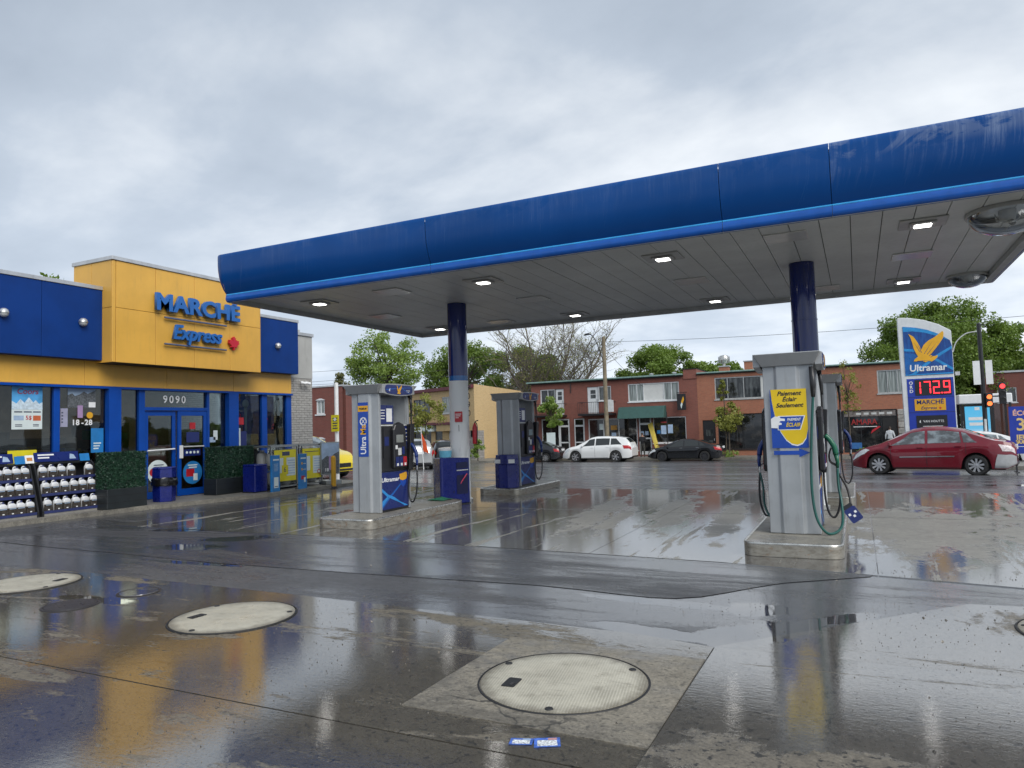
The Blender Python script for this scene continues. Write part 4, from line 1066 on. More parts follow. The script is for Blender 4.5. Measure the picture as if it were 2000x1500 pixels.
BX(x2, x2+.02, 12.83, 12.93, 1.05, 1.38, 'handle_plate', M_white, d2)
BX(x2, x2+.03, 12.95, 13.58, 1.33, 1.36, 'push_bar', M_fix, d2)
M_stick = plain('sticker_blue', (0.02, 0.19, 0.48, 1), 0.4)
M_cream = plain('poster_white', (0.66, 0.74, 0.73, 1), 0.5, var=0.05)
M_sky = plain('poster_sky', (0.08, 0.34, 0.66, 1), 0.5, var=0.2)
M_ink = plain('poster_ink', (0.05, 0.06, 0.10, 1), 0.5)
M_purp = plain('poster_purple', (0.36, 0.24, 0.42, 1), 0.5)
M_pale = plain('poster_pale_blue', (0.34, 0.45, 0.60, 1), 0.5, var=0.15)
M_pyel = plain('poster_yellow', (0.72, 0.62, 0.02, 1), 0.45, var=0.06)
M_mnt = plain('poster_snow', (0.55, 0.66, 0.74, 1), 0.5, var=0.2, scale=20)
def disc(yc, zc, r, x, mat, par, nm='round_sticker'):
    return MB().prism_fr(circle(r, 28), fr((x, yc, zc), (0, 1, 0), (0, 0, 1)), 0, .003).build(nm, mat, par)
WX = XW-.038
s_ = disc(12.24, .74, .30, x1-.02, M_cream, d1); disc(12.10, .74, .10, x1-.0165, M_red, s_)
for k in range(2): BX(x1-.0165, x1-.0145, 12.12, 12.40-.05*k, .90-.05*k, .925-.05*k, 'print', M_ink, s_)
s_ = disc(13.25, .66, .30, x2-.02, M_stick, d2)
for k in range(2): BX(x2-.0165, x2-.0145, 13.10+.03*k, 13.40-.02*k, .84-.06*k, .87-.06*k, 'print', M_cream, s_)
BX(x2-.0165, x2-.0145, 13.05, 13.30, .56, .76, 'print', M_red, s_); BX(x2-.014, x2-.012, 13.27, 13.40, .45, .63, 'print', M_cream, s_)
BX(x2-.02, x2-.017, 13.16, 13.34, 1.80, 1.97, 'red_sticker', M_red, d2)
s_ = BX(x2-.02, x2-.017, 12.98, 13.50, 1.10, 1.27, 'icon_strip', M_navy, d2)
for k in range(4): disc(13.07+.115*k, 1.19, .035, x2-.0165, M_cream, s_, 'icon')
BX(x2-.02, x2-.017, 13.06, 13.46, 1.45, 1.72, 'schedule_sticker', M_navy, d2)
# window posters
def poster(y0, y1, z0, z1, mat, nm='window_poster', x=WX):
    return BX(x, x+.003, y0, y1, z0, z1, nm, mat)
def pr(par, y0, y1, z0, z1, mat, x=WX+.0035, nm='print'): return BX(x, x+.0018, y0, y1, z0, z1, nm, mat, par)
b = poster(8.79, 9.41, 1.86, 2.77, M_cream)
pr(b, 8.79, 9.41, 2.30, 2.77, M_sky)
MB().prism_fr([(-.31, 0), (.31, 0), (.31, .16), (.24, .12), (.17, .20), (.12, .15), (.03, .26), (-.06, .14), (-.14, .22), (-.22, .12), (-.31, .18)], fr((WX+.0055, 9.10, 2.28), (0, 1, 0), (0, 0, 1)), 0, .0015).build('mountains', M_mnt, b)
text('poster_lettering', 'Coors', .17, fr((WX+.0055, 9.10, 2.66), (0, 1, 0), (0, 0, 1)), plain('coors_red', (.30, .05, .10, 1), .5), b, .002, .002, shear=.2, bold=.003)
for k in range(3): pr(b, 8.84+.19*k, 9.0+.19*k, 2.215, 2.24, M_ink)
pr(b, 8.83, 9.03, 2.05, 2.15, M_pale); pr(b, 9.22, 9.38, 2.04, 2.15, plain('poster_orange', (.55, .13, .05, 1), .5))
text('poster_lettering', '5$', .12, fr((WX+.0035, 9.13, 2.10), (0, 1, 0), (0, 0, 1)), M_red, b, .002, .0, bold=.002)
for k in range(2): pr(b, 8.86, 9.0, 1.95-.03*k, 1.965-.03*k, M_ink); pr(b, 9.22, 9.34, 1.95-.03*k, 1.965-.03*k, M_ink)
b = poster(9.96, 10.60, 2.33, 2.75, M_pale)
MB().prism_fr([(-.32, -.42), (-.32, -.14), (-.22, -.10), (-.16, -.16), (-.05, -.12), (.05, -.05), (.13, -.10), (.32, -.02), (.32, -.42)], fr((WX+.0035, 10.28, 2.75), (0, 1, 0), (0, 0, 1)), 0, .0018).build('print', plain('poster_grey', (.10, .11, .12, 1), .5, var=.5, scale=25), b)
pr(b, 10.44, 10.60, 2.34, 2.46, M_white, WX+.006)
b2 = poster(10.18, 10.30, 2.10, 2.38, M_purp, 'bottle_poster', WX+.008)
disc(10.47, 2.16, .075, WX, M_gold, shop, 'gold_badge')
for yy_, tx_ in ((10.14, '18'), (10.30, '-'), (10.44, '28')): text('window_lettering', tx_, .17, fr((WX, yy_, 1.99), (0, 1, 0), (0, 0, 1)), M_white, shop, .003, 0, bold=.005, spacing=1.1)
b = poster(9.80, 9.96, 1.90, 2.31, plain('poster_lilac', (.34, .34, .46, 1), .5), 'price_sheet')
for k in range(4): pr(b, 9.82, 9.86, 2.2-.07*k, 2.23-.07*k, M_ink)
b = poster(8.72, 9.30, 1.12, 1.42, M_pyel, 'low_poster'); pr(b, 8.9, 9.2, 1.12, 1.30, M_stick)
b = poster(10.50, 10.80, 1.30, 1.86, M_stick, 'blue_poster')
for k in range(3): pr(b, 10.56, 10.74-.03*k, 1.5-.06*k, 1.53-.06*k, M_cream)
for yy, zz, w_, h_, mm, nm in ((14.74, 1.55, .16, .5, M_cream, 'white_leaflet'), (14.90, 1.5, .22, .42, M_navy, 'blue_leaflet'), (14.80, 2.0, .22, .2, M_red, 'red_sticker'), (13.95, 1.62, .14, .26, M_cream, 'white_leaflet'), (13.82, 1.5, .2, .14, M_pale, 'notice')):
    poster(yy, yy+w_, zz-h_/2, zz+h_/2, mm, nm)
for a, b_ in ((14.78, 15.6), (15.9, 16.2)):
    q = BX(WX-.012, WX-.008, a, b_, 1.62, 2.74, 'tinted_banner', plain('banner_blue', (.015, .03, .16, 1), .4, var=.5, scale=9))
MB().prism_fr(circle(.12, 20), fr((WX-.004, 15.1, 2.5), (0, 1, 0), (0, 0, 1)), 0, .002).build('print', M_pale, q)
MB().prism_fr([(-.04, -.7), (.04, -.7), (.06, 0), (-.06, 0)], fr((WX-.004, 15.1, 2.42), (0, 1, 0), (0, 0, 1)), 0, .002).build('print', M_pale, q)
# things inside, seen through the glass
def shelf_unit(x, y0, y1, h, label, cols, seed):
    o = thing('shelf_unit', label, 'shelf', (x, (y0+y1)/2, .073)); l_ = y1-y0; r = random.Random(seed)
    local(o).box(-.28, -.24, -l_/2, l_/2, 0, h).build('back_panel', M_wood, o)
    for s in (-l_/2, l_/2-.03): local(o).box(-.24, .24, s, s+.03, 0, h).build('side_panel', M_wood, o)
    nz = int(h/.42)
    for k in range(nz):
        z = .08+k*(h-.1)/nz
        local(o).box(-.24, .24, -l_/2+.03, l_/2-.03, z, z+.025).build('shelf', M_wood, o)
        y = -l_/2+.05
        while y < l_/2-.22:
            w = r.uniform(.14, .30); hh = r.uniform(.16, .30)
            local(o).box(-.1, .2, y, y+w-.02, z+.0255, z+.0255+hh).build('product', r.choice(cols), o)
            y += w
    return o
PC = [plain('pack_%d' % i, c, .4) for i, c in enumerate([(.35, .05, .04, 1), (.5, .35, .05, 1), (.05, .2, .08, 1), (.4, .4, .38, 1), (.05, .08, .25, 1), (.25, .12, .06, 1), (.12, .3, .1, 1)])]
shelf_unit(-17.6, 7.2, 9.6, 1.75, 'shelf of colourful packets behind the beer poster window', PC, 1)
shelf_unit(-18.4, 9.9, 11.7, 1.6, 'wooden shelf of packets behind the middle shop window', PC, 2)
shelf_unit(-19.6, 12.3, 14.0, 2.0, 'wooden shelf facing the glass doors inside the shop', PC, 3)
shelf_unit(-18.2, 15.0, 16.6, 1.3, 'low shelf inside the right-hand shop window', PC, 4)
o = thing('shop_counter', 'dark counter with small boxes behind the narrow window left of the doors', 'counter', (-16.7, 11.4, .073))
local(o).box(-.3, .35, -.5, .4, 0, 1.02).build('cabinet', M_wood, o, bevel=.01); local(o).box(-.33, .38, -.53, .43, 1.021, 1.06).build('worktop', M_black, o)
local(o).box(.0, .2, -.2, -.02, 1.061, 1.36).build('red_tin', PC[0], o); local(o).lathe([(.001, 1.061), (.085, 1.061), (.085, 1.35), (.03, 1.42), (.02, 1.5)], (.15, .18, 0), seg=16).build('soap_bottle', M_cream, o)
local(o).lathe([(.088, 1.1), (.088, 1.28)], (.15, .18, 0), seg=16).build('bottle_label', M_stick, o)
o = thing('dark_monitor', 'black monitor beside beige box behind the rightmost shop window', 'monitor', (-16.35, 16.2, 1.02))
local(o).box(-.03, .03, -.32, .18, .1, .45).build('screen', M_black, o, bevel=.01); local(o).box(-.08, .1, -.12, .0, 0, .1).build('stand', M_black, o); local(o).box(-.2, .1, .22, .42, 0, .95).build('beige_box', plain('beige_box', (.36, .30, .2, 1), .6), o)
local(o).box(-.35, .2, -.5, .46, -.03, -.001).build('ledge', M_wood, o); local(o).box(-.3, .15, -.45, .4, -.94, -.031).build('ledge_cabinet', M_wood, o)

# ------------------------------------------------------------------ jug racks on the pavement
M_rack = plain('rack_black', (0.02, 0.021, 0.024, 1), 0.4, var=0.2)
M_jug = plain('jug_white', (0.62, 0.63, 0.64, 1), 0.35, var=0.05)
M_jlab = plain('jug_label', (0.05, 0.042, 0.036, 1), 0.35, var=0.5, scale=30)
M_jnav = plain('jug_cap', (0.03, 0.04, 0.13, 1), 0.35)
PZ = .076
def jug_mesh():
    o = thing('jug', 'x', 'jug', (0, 0, 0))
    w, d = .078, .052
    body = local(o)
    ring = lambda s, z, dx=0: [(a*s*d/w+dx, b*s, z) for a, b in [(q[1], q[0]) for q in rrect(2*w, 2*w, .03, 2)]]
    zs = [(0, .9), (.012, 1), (.175, 1), (.205, .92), (.225, .66), (.24, .34)]
    rows = []
    for z, s in zs:
        r = ring(s, z); rows.append(r+[r[0]])
    body.grid(rows); body.add(ring(.34, .24), [tuple(range(12))])
    body.build('body', M_jug, o, smooth='auto')
    local(o).tube([(.0, -.055, .185), (.0, -.05, .25), (.0, -.02, .268), (.0, .03, .255)], .013, 6, smooth=2).build('handle', M_jug, o)
    local(o).cyl((.0, .012, .238), (0, .012, .275), .021, seg=10).build('cap', M_jnav, o)
    local(o).box(d-.03, d+.0025, -.0795, .0795, .012, .15).build('label', M_jlab, o)
    local(o).box(d+.0028, d+.004, -.06, .06, .128, .142).build('label_band', M_pale, o)
    local(o).box(d+.0028, d+.004, -.018, .018, .03, .05).build('label_mark', M_white, o)
    return o
jug0 = jug_mesh(); jug_used = [False]
ORD = ['first', 'second', 'third', 'fourth', 'fifth', 'sixth', 'seventh']
def rack(y0, y1, label, who, n, hdr):
    o = thing('jug_rack', label, 'rack', (-15.2, (y0+y1)/2, PZ), 0, 'racks of jugs outside the shop')
    l_ = y1-y0
    side = [(-.30, 0), (.33, 0), (.33, .10), (.22, .45), (.10, .80), (.02, 1.02), (-.06, 1.08), (-.30, 1.08)]
    for s in (-l_/2, l_/2-.035):
        local(o).prism_fr(side, fr((0, s+.035, 0), (1, 0, 0), (0, 0, 1)), 0, .035).build('side_panel', M_rack, o)
    local(o).box(-.30, -.27, -l_/2+.035, l_/2-.035, .0, 1.08).build('back_panel', M_rack, o)
    local(o).box(-.27, .31, -l_/2+.035, l_/2-.035, .0, .085).build('base', plain('rack_base', (.25, .24, .22, 1), .5), o)
    local(o).box(-.30, -.05, -l_/2+.036, l_/2-.036, 1.04, 1.075).build('top_rail', M_rack, o)
    F = fr((.0, 0, 1.08), (0, 1, 0), (-.25, 0, 1)); F = (Vector((-.02, 0, 1.075)), F[1], F[2], F[3])
    hd = local(o).prism_fr([(-l_/2+.05, .02), (l_/2-.30, .02), (l_/2-.30, .22), (-l_/2+.05, .22)], F, -.02, 0).build('header_sign', M_navy, o)
    for k in range(2): local(o).prism_fr([(-l_/2+.12, .15-.06*k), (-l_/2+.45-.1*k, .15-.06*k), (-l_/2+.45-.1*k, .18-.06*k), (-l_/2+.12, .18-.06*k)], F, .0005, .0025).build('print', M_white, hd)
    local(o).prism_fr([(l_/2-.50, .06), (l_/2-.36, .06), (l_/2-.40, .15), (l_/2-.48, .17)], F, .0005, .0025).build('print', M_pale, hd)
    local(o).prism_fr([(l_/2-.27, .0), (l_/2-.06, .0), (l_/2-.06, .16), (l_/2-.27, .16)], F, -.02, -.002).build('side_sign', M_stick, o)
    pt = local(o).prism_fr([(-l_/2-.14, .0), (-l_/2+.03, .0), (-l_/2+.03, .17), (-l_/2-.14, .17)], F, .004, .012).build('price_tag', M_white, o)
    local(o).prism_fr([(-l_/2-.11, .05), (-l_/2-.0, .05), (-l_/2-.0, .12), (-l_/2-.11, .12)], F, .0125, .0145).build('print', plain('tag_orange', (.5, .2, .05, 1), .5), pt)
    for lev, (z, xf) in enumerate(((.088, .235), (.435, .155), (.755, .055))):
        if lev: local(o).box(-.27, xf+.075, -l_/2+.036, l_/2-.036, z-.03, z-.003).build('shelf', M_rack, o)
        local(o).box(xf+.077, xf+.083, -l_/2+.036, l_/2-.036, z-.035, z+.02).build('price_rail', M_jnav, o)
        pit = (l_-.10)/n
        for i in range(n):
            if who == 'right' and lev == 2 and i == 4: continue
            j = jug0 if not jug_used[0] else copy_tree(jug0)
            jug_used[0] = True
            j.location = (-15.2+xf+rnd.uniform(-.008, .008), y0+.05+pit*(i+.5)+rnd.uniform(-.006, .006), PZ+z+.001)
            j.rotation_euler = (0, 0, rnd.uniform(-.12, .12))
            tag(j, 'white jug on the %s shelf of the %s rack, %s from the left' % (('bottom', 'middle', 'top')[lev], who, ORD[i]), 'jug', 'white jugs on the pavement racks')
rack(8.86, 10.13, 'black rack of white jugs next to the dark hedge box', 'right', 6, True)
rack(7.85, 8.80, 'black rack of white jugs cut by the left edge of the photo', 'left', 5, True)

# ------------------------------------------------------------------ hedge boxes
M_plant = plain('planter_black', (0.012, 0.016, 0.018, 1), 0.45, var=0.2)
t = NT('hedge_leaf'); n = t.noise(t.pos(), 9, 4)
t.set(Base_Color=t.mix(t.maprange(n, .3, .7), (.006, .028, .016, 1), (.016, .06, .030, 1)), Roughness=.5)
M_hleaf = t.m
def leaves_np(centers, size, rng, flat=0.0):
    """random small diamond leaves at the given centres"""
    n = len(centers)
    a = rng.normal(size=(n, 3)); a /= np.linalg.norm(a, axis=1)[:, None]
    b = rng.normal(size=(n, 3)); b -= a*(a*b).sum(1)[:, None]; b /= np.linalg.norm(b, axis=1)[:, None]
    s = size*rng.uniform(.6, 1.3, n)[:, None]
    v = np.stack([centers-a*s, centers-b*s*.55, centers+a*s, centers+b*s*.55], 1).reshape(-1, 3)
    return v
def quads(name, v, mat, parent, smooth=False):
    n = len(v)//4
    me = bpy.data.meshes.new(name)
    me.vertices.add(len(v)); me.vertices.foreach_set('co', v.astype(np.float32).ravel())
    me.loops.add(4*n); me.loops.foreach_set('vertex_index', np.arange(4*n, dtype=np.int32))
    me.polygons.add(n); me.polygons.foreach_set('loop_start', np.arange(0, 4*n, 4, dtype=np.int32)); me.polygons.foreach_set('loop_total', np.full(n, 4, dtype=np.int32))
    me.update(calc_edges=True)
    me.materials.append(mat)
    o = bpy.data.objects.new(name, me); COL.objects.link(o); o.parent = parent
    return o
def hedge(x0, x1, y0, y1, zt, zb, label, seed):
    o = thing('hedge_box', label, 'planter', ((x0+x1)/2, (y0+y1)/2, PZ), 0, 'hedge boxes by the shop doors')
    w, l_ = x1-x0, y1-y0
    local(o).box(-w/2, w/2, -l_/2, l_/2, 0, zb).build('box', M_plant, o, bevel=.01)
    for k in range(1, 3): local(o).box(-w/2-.004, w/2+.004, -l_/2-.004, l_/2+.004, zb*k/3-.004, zb*k/3+.004).build('board_line', M_dark, o)
    local(o).box(-w/2+.03, w/2-.03, -l_/2+.03, l_/2-.03, zb, zt-.03).build('hedge_core', M_hleaf, o)
    rng = np.random.default_rng(seed); N = 9000
    f = rng.integers(0, 4, N)
    p = np.stack([rng.uniform(-w/2, w/2, N), rng.uniform(-l_/2, l_/2, N), rng.uniform(zb, zt, N)], 1)
    e = rng.uniform(-.03, .012, N)
    p[f == 0, 0] = w/2-.015+e[f == 0]; p[f == 1, 1] = -l_/2+.015-e[f == 1]; p[f == 2, 2] = zt-.02+e[f == 2]; p[f == 3, 0] = w/2-.015+e[f == 3]
    h_ = quads('hedge', leaves_np(p, .018, rng), M_hleaf, o); h_['kind'] = 'stuff'
hedge(-14.98, -14.56, 10.02, 10.98, 1.24, .44, 'dark green hedge box between the jug rack and the doors', 3)
hedge(-15.35, -14.88, 13.2, 14.5, 1.24, .42, 'dark green hedge box to the right of the doors', 4)

# ------------------------------------------------------------------ bins, cages and boards by the doors
o = thing('litter_bin', 'six-sided blue litter bin with black bag by the doors', 'bin', (-15.02, 11.78, PZ))
P = circle(.27, 6); P2 = circle(.25, 6)
local(o).hexa([(a, b, 0) for a, b in P2], [(a, b, .50) for a, b in P]).build('body', M_bin, o, bevel=.008)
local(o).hexa([(a*1.0, b*1.0, .56) for a, b in P], [(a*.98, b*.98, .78) for a, b in P]).build('hood', M_bin, o, bevel=.01)
local(o).hexa([(a*1.04, b*1.04, .782) for a, b in P], [(a*.9, b*.9, .82) for a, b in P]).build('lid', M_bin, o, bevel=.006)
b = local(o); rows = []
for z, r in ((.38, .285), (.42, .30), (.47, .29), (.52, .30), (.565, .27)):
    rows.append([((r+rnd.uniform(-.02, .02))*math.cos(RAD(15*k)), (r+rnd.uniform(-.02, .02))*math.sin(RAD(15*k)), z+rnd.uniform(-.02, .02)) for k in range(24)])
for r in rows: r.append(r[0])
b.grid(rows).build('bin_bag', plain('bin_bag', (.008, .008, .009, 1), .2), o, smooth=True)
o = thing('square_bin', 'plain square blue bin in front of the right hedge box', 'bin', (-14.50, 14.13, PZ))
local(o).box(-.22, .22, -.22, .22, 0, .70).build('body', M_bin, o, bevel=.015); local(o).hexa([(-.23, -.23, .702), (.23, -.23, .702), (.23, .23, .702), (-.23, .23, .702)], [(-.21, -.21, .74), (.21, -.21, .74), (.21, .21, .74), (-.21, .21, .74)]).build('lid', M_bin, o, bevel=.01)
local(o).box(-.225, .225, -.225, .225, 0, .03).build('foot', M_black, o)
M_cage = plain('cage_grey', (0.32, 0.34, 0.33, 1), 0.35, 0.7, var=.1, dirt=.3)
M_tank = plain('gas_bottle', (0.42, 0.42, 0.40, 1), 0.4)
def cage(y0, y1, label, seed, pics):
    o = thing('gas_cage', label, 'gas cage', (-14.75, (y0+y1)/2, PZ), 0, 'gas bottle cages by the shop'); l_ = y1-y0; w = .40; h = 1.16
    for sx in (-w, w-.035):
        for s in (-l_/2, l_/2-.035): local(o).box(sx, sx+.035, s, s+.035, 0, h).build('post', M_cage, o)
    local(o).box(-w, w, -l_/2, l_/2, .06, .09).build('floor', M_cage, o); local(o).box(-w-.01, w+.01, -l_/2-.01, l_/2+.01, h, h+.05).build('top', M_cage, o)
    local(o).box(-w+.02, w-.02, -l_/2+.04, l_/2-.04, .60, .62).build('shelf', M_cage, o)
    mesh_ = local(o)
    k = y = 0
    for i in range(int(l_/.05)):
        yy = -l_/2+.05*i+.03; mesh_.box(w-.008, w-.004, yy, yy+.004, .09, h)
    for i in range(int((h-.1)/.05)):
        zz = .1+.05*i; mesh_.box(w-.011, w-.0075, -l_/2, l_/2, zz, zz+.004)
    for i in range(int(2*w/.05)):
        xx = -w+.05*i+.02; mesh_.box(xx, xx+.004, -l_/2+.004, -l_/2+.008, .09, h)
    mesh_.build('wire_mesh', M_cage, o)
    for lev in (.09, .62):
        for q in range(2):
            for r_ in (-.18, .18):
                local(o).lathe([(.001, 0), (.10, .0), (.14, .04), (.15, .1), (.15, .28), (.13, .36), (.06, .41), (.06, .46), (.001, .46)], (r_, -l_/4+q*l_/2, lev+.005), seg=14).build('gas_bottle', M_tank, o, smooth='auto')
    F = fr((w+.002, 0, 0), (0, 1, 0), (0, 0, 1))
    pz = local(o).prism_fr([(-l_/2+.12, .22), (l_/2-.08, .22), (l_/2-.08, 1.08), (-l_/2+.12, 1.08)], F, 0, .006).build('yellow_board', M_pyel, o)
    def pp(a0, a1, b0, b1, mat, nm='print', c=.0062): local(o).prism_fr([(a0, b0), (a1, b0), (a1, b1), (a0, b1)], F, c, c+.0015).build(nm, mat, pz)
    A0, A1 = -l_/2+.12, l_/2-.08
    pp(A0+.35*(A1-A0), A0+.7*(A1-A0), .92, 1.03, M_ink) if pics else pp(A0+.1, A1-.1, .98, 1.0, M_ink)
    pp(A0+.03, A0+.4*(A1-A0), .45, .86, M_cream); pp(A0+.55*(A1-A0), A1-.03, .36, .86, M_cream)
    for k in range(6): pp(A0+.6*(A1-A0), A1-.05, .42+.07*k, .44+.07*k, M_pale, c=.008)
    if pics:
        q = local(o).prism_fr([(A0+.33*(A1-A0), .40), (A0+.62*(A1-A0), .40), (A0+.62*(A1-A0), .66), (A0+.33*(A1-A0), .66)], F, .008, .0095).build('price_square', M_pyel, pz)
        text('price_digit', '6', .2, (F[0]+F[1]*(A0+.47*(A1-A0))+F[2]*.53, F[1], F[2], F[3]), M_ink, pz, .002, .0096, local_=True)
    else:
        for cxx in (A0+.1, A1-.1):
            local(o).prism_fr(circle(.07, 18, cxx, .40), F, .009, .0105).build('warning_disc', M_red, pz)
            local(o).prism_fr(circle(.045, 18, cxx, .40), F, .0108, .0118).build('warning_disc_inner', M_cream, pz)
cage(14.55, 15.58, 'gas bottle cage with yellow price board near the square blue bin', 1, True)
cage(15.64, 16.62, 'gas bottle cage with yellow board and red warning discs at the corner', 2, False)
def board(y, x, label, deco):
    o = thing('sign_board', label, 'sign board', (x, y, PZ-.06 if x > -13.75 else PZ), RAD(8))
    local(o).box(-.03, .03, -.17, .17, 0, .96).build('panel', M_stick, o, bevel=.006); local(o).box(-.14, -.031, -.15, .15, 0, .02).build('foot', M_black, o)
    F = fr((.031, 0, 0), (0, 1, 0), (0, 0, 1))
    def pp(a0, a1, b0, b1, mat, c=0): local(o).prism_fr([(a0, b0), (a1, b0), (a1, b1), (a0, b1)], F, c, c+.0015).build('print', mat, o)
    pp(-.12, .13, .82, .86, M_cream)
    if deco == 0:
        for k in range(6): pp(-.09+.01*(k % 2), .1-.015*(k % 3), .72-.035*k, .735-.035*k, M_pale)
        pp(-.09, .10, .10, .38, M_cream)
        pp(-.06, .07, .13, .15, M_ink, .0016)
    else:
        for k in range(2):
            local(o).prism_fr(circle(.035, 14, -.06, .70-.16*k), F, 0, .0015).build('print', M_gold, o); pp(.0, .12, .685-.16*k, .70-.16*k, M_cream)
        pp(-.10, .06, .26, .36, M_red); pp(.02, .10, .18, .31, M_cream, .0016)
board(14.32, -13.98, 'tall blue sign board with white leaflet leaning by the first gas cage', 0)
board(15.20, -13.84, 'tall blue sign board with red and gold marks by the second gas cage', 1)
o = thing('poster_stand', 'grey framed poster with pink bottle at the shop corner', 'poster stand', (-14.18, 16.75, PZ), RAD(-25))
local(o).box(-.02, .02, -.30, .30, .28, 1.24).build('frame', M_cage, o, bevel=.005); local(o).box(-.25, .25, -.25, .25, 0, .12).build('base', M_cage, o, bevel=.01); local(o).box(-.015, .015, -.03, .03, .12, .28).build('stem', M_cage, o)
F = fr((.021, 0, 0), (0, 1, 0), (0, 0, 1))
pz = local(o).prism_fr([(-.27, .31), (.27, .31), (.27, 1.21), (-.27, 1.21)], F, 0, .003).build('poster', M_pale, o)
local(o).prism_fr([(-.27, .31), (.27, .31), (.27, .95), (.12, .88), (0, .78), (-.1, .84), (-.27, .72)], F, .0032, .0045).build('print', MATS['poster_grey'], pz)
local(o).prism_fr(rrect(.14, .42, .05, 3, .02, .62), F, .0048, .006).build('print', M_purp, pz)
text('poster_lettering', '18', .13, (F[0]-F[1]*.12+F[2]*.42, F[1], F[2], F[3]), M_white, pz, .002, .005, local_=True, bold=.004)
M_bol = plain('bollard_yellow', (0.70, 0.36, 0.012, 1), 0.45, var=.1, dirt=.35)
o = thing('bollard', 'yellow steel bollard at the shop corner', 'bollard', (-13.72, 16.35, .0))
local(o).lathe([(.001, .93), (.04, .92), (.062, .89), (.07, .85), (.07, .0)], seg=18).build('post', M_bol, o, smooth='auto'); local(o).lathe([(.071, .05), (.11, .045), (.115, .0)], seg=18).build('base', M_iron, o)
# ------------------------------------------------------------------ vehicles
def paint(name, col, rough=0.22, flake=0.0, dirt=0.1):
    if name in MATS: return MATS[name]
    t = NT(name); p = t.pos()
    d = t.maprange(t.noise(p, 3, 5, .6), .4, .75)
    z = t.sepxyz(t.objco())[2]
    low = t.math('MULTIPLY', t.maprange(z, .75, .2), t.math('ADD', t.math('MULTIPLY', d, .5), .3))
    c = t.mix(t.math('MULTIPLY', low, dirt*2.2, clamp=True), col, (.09, .085, .075, 1))
    t.set(Base_Color=c, Roughness=t.math('ADD', t.math('MULTIPLY', low, .3), rough), Metallic=flake)
    t.b.inputs['Coat Weight'].default_value = 1.0; t.b.inputs['Coat Roughness'].default_value = .02; t.b.inputs['Coat IOR'].default_value = 1.5; t.b.inputs['Specular IOR Level'].default_value = .15
    MATS[name] = t.m; return t.m
t = NT('car_glass'); t.set(Base_Color=(.018, .022, .022, 1), Roughness=.03, IOR=1.6)
M_cglass = t.m
t = NT('car_glass_painted_sheen'); n = t.noise(t.mapping(t.pos(), (1.6, 1.6, 2.4)), 1.5, 3, .55)
t.set(Base_Color=t.mix(t.maprange(n, .42, .62), (.025, .03, .032, 1), (.19, .23, .25, 1)), Roughness=.03, IOR=2.0)  # opaque; pale sky reflection and hint of interior painted into the colour
M_cglass2 = t.m
M_tyre = plain('tyre_rubber', (0.018, 0.018, 0.018, 1), 0.6, var=.2)
M_rim = plain('alloy_rim', (0.55, 0.55, 0.56, 1), 0.3, 0.8, var=.1)
M_rimd = plain('dark_rim', (0.06, 0.06, 0.065, 1), 0.35, 0.6)
M_tail = plain('tail_lamp', (0.38, 0.012, 0.015, 1), 0.12, var=.2)
M_head = plain('head_lamp', (0.60, 0.62, 0.62, 1), 0.08, .2, var=.2, scale=20)
M_seam = plain('panel_gap', (0.012, 0.012, 0.012, 1), 0.6)
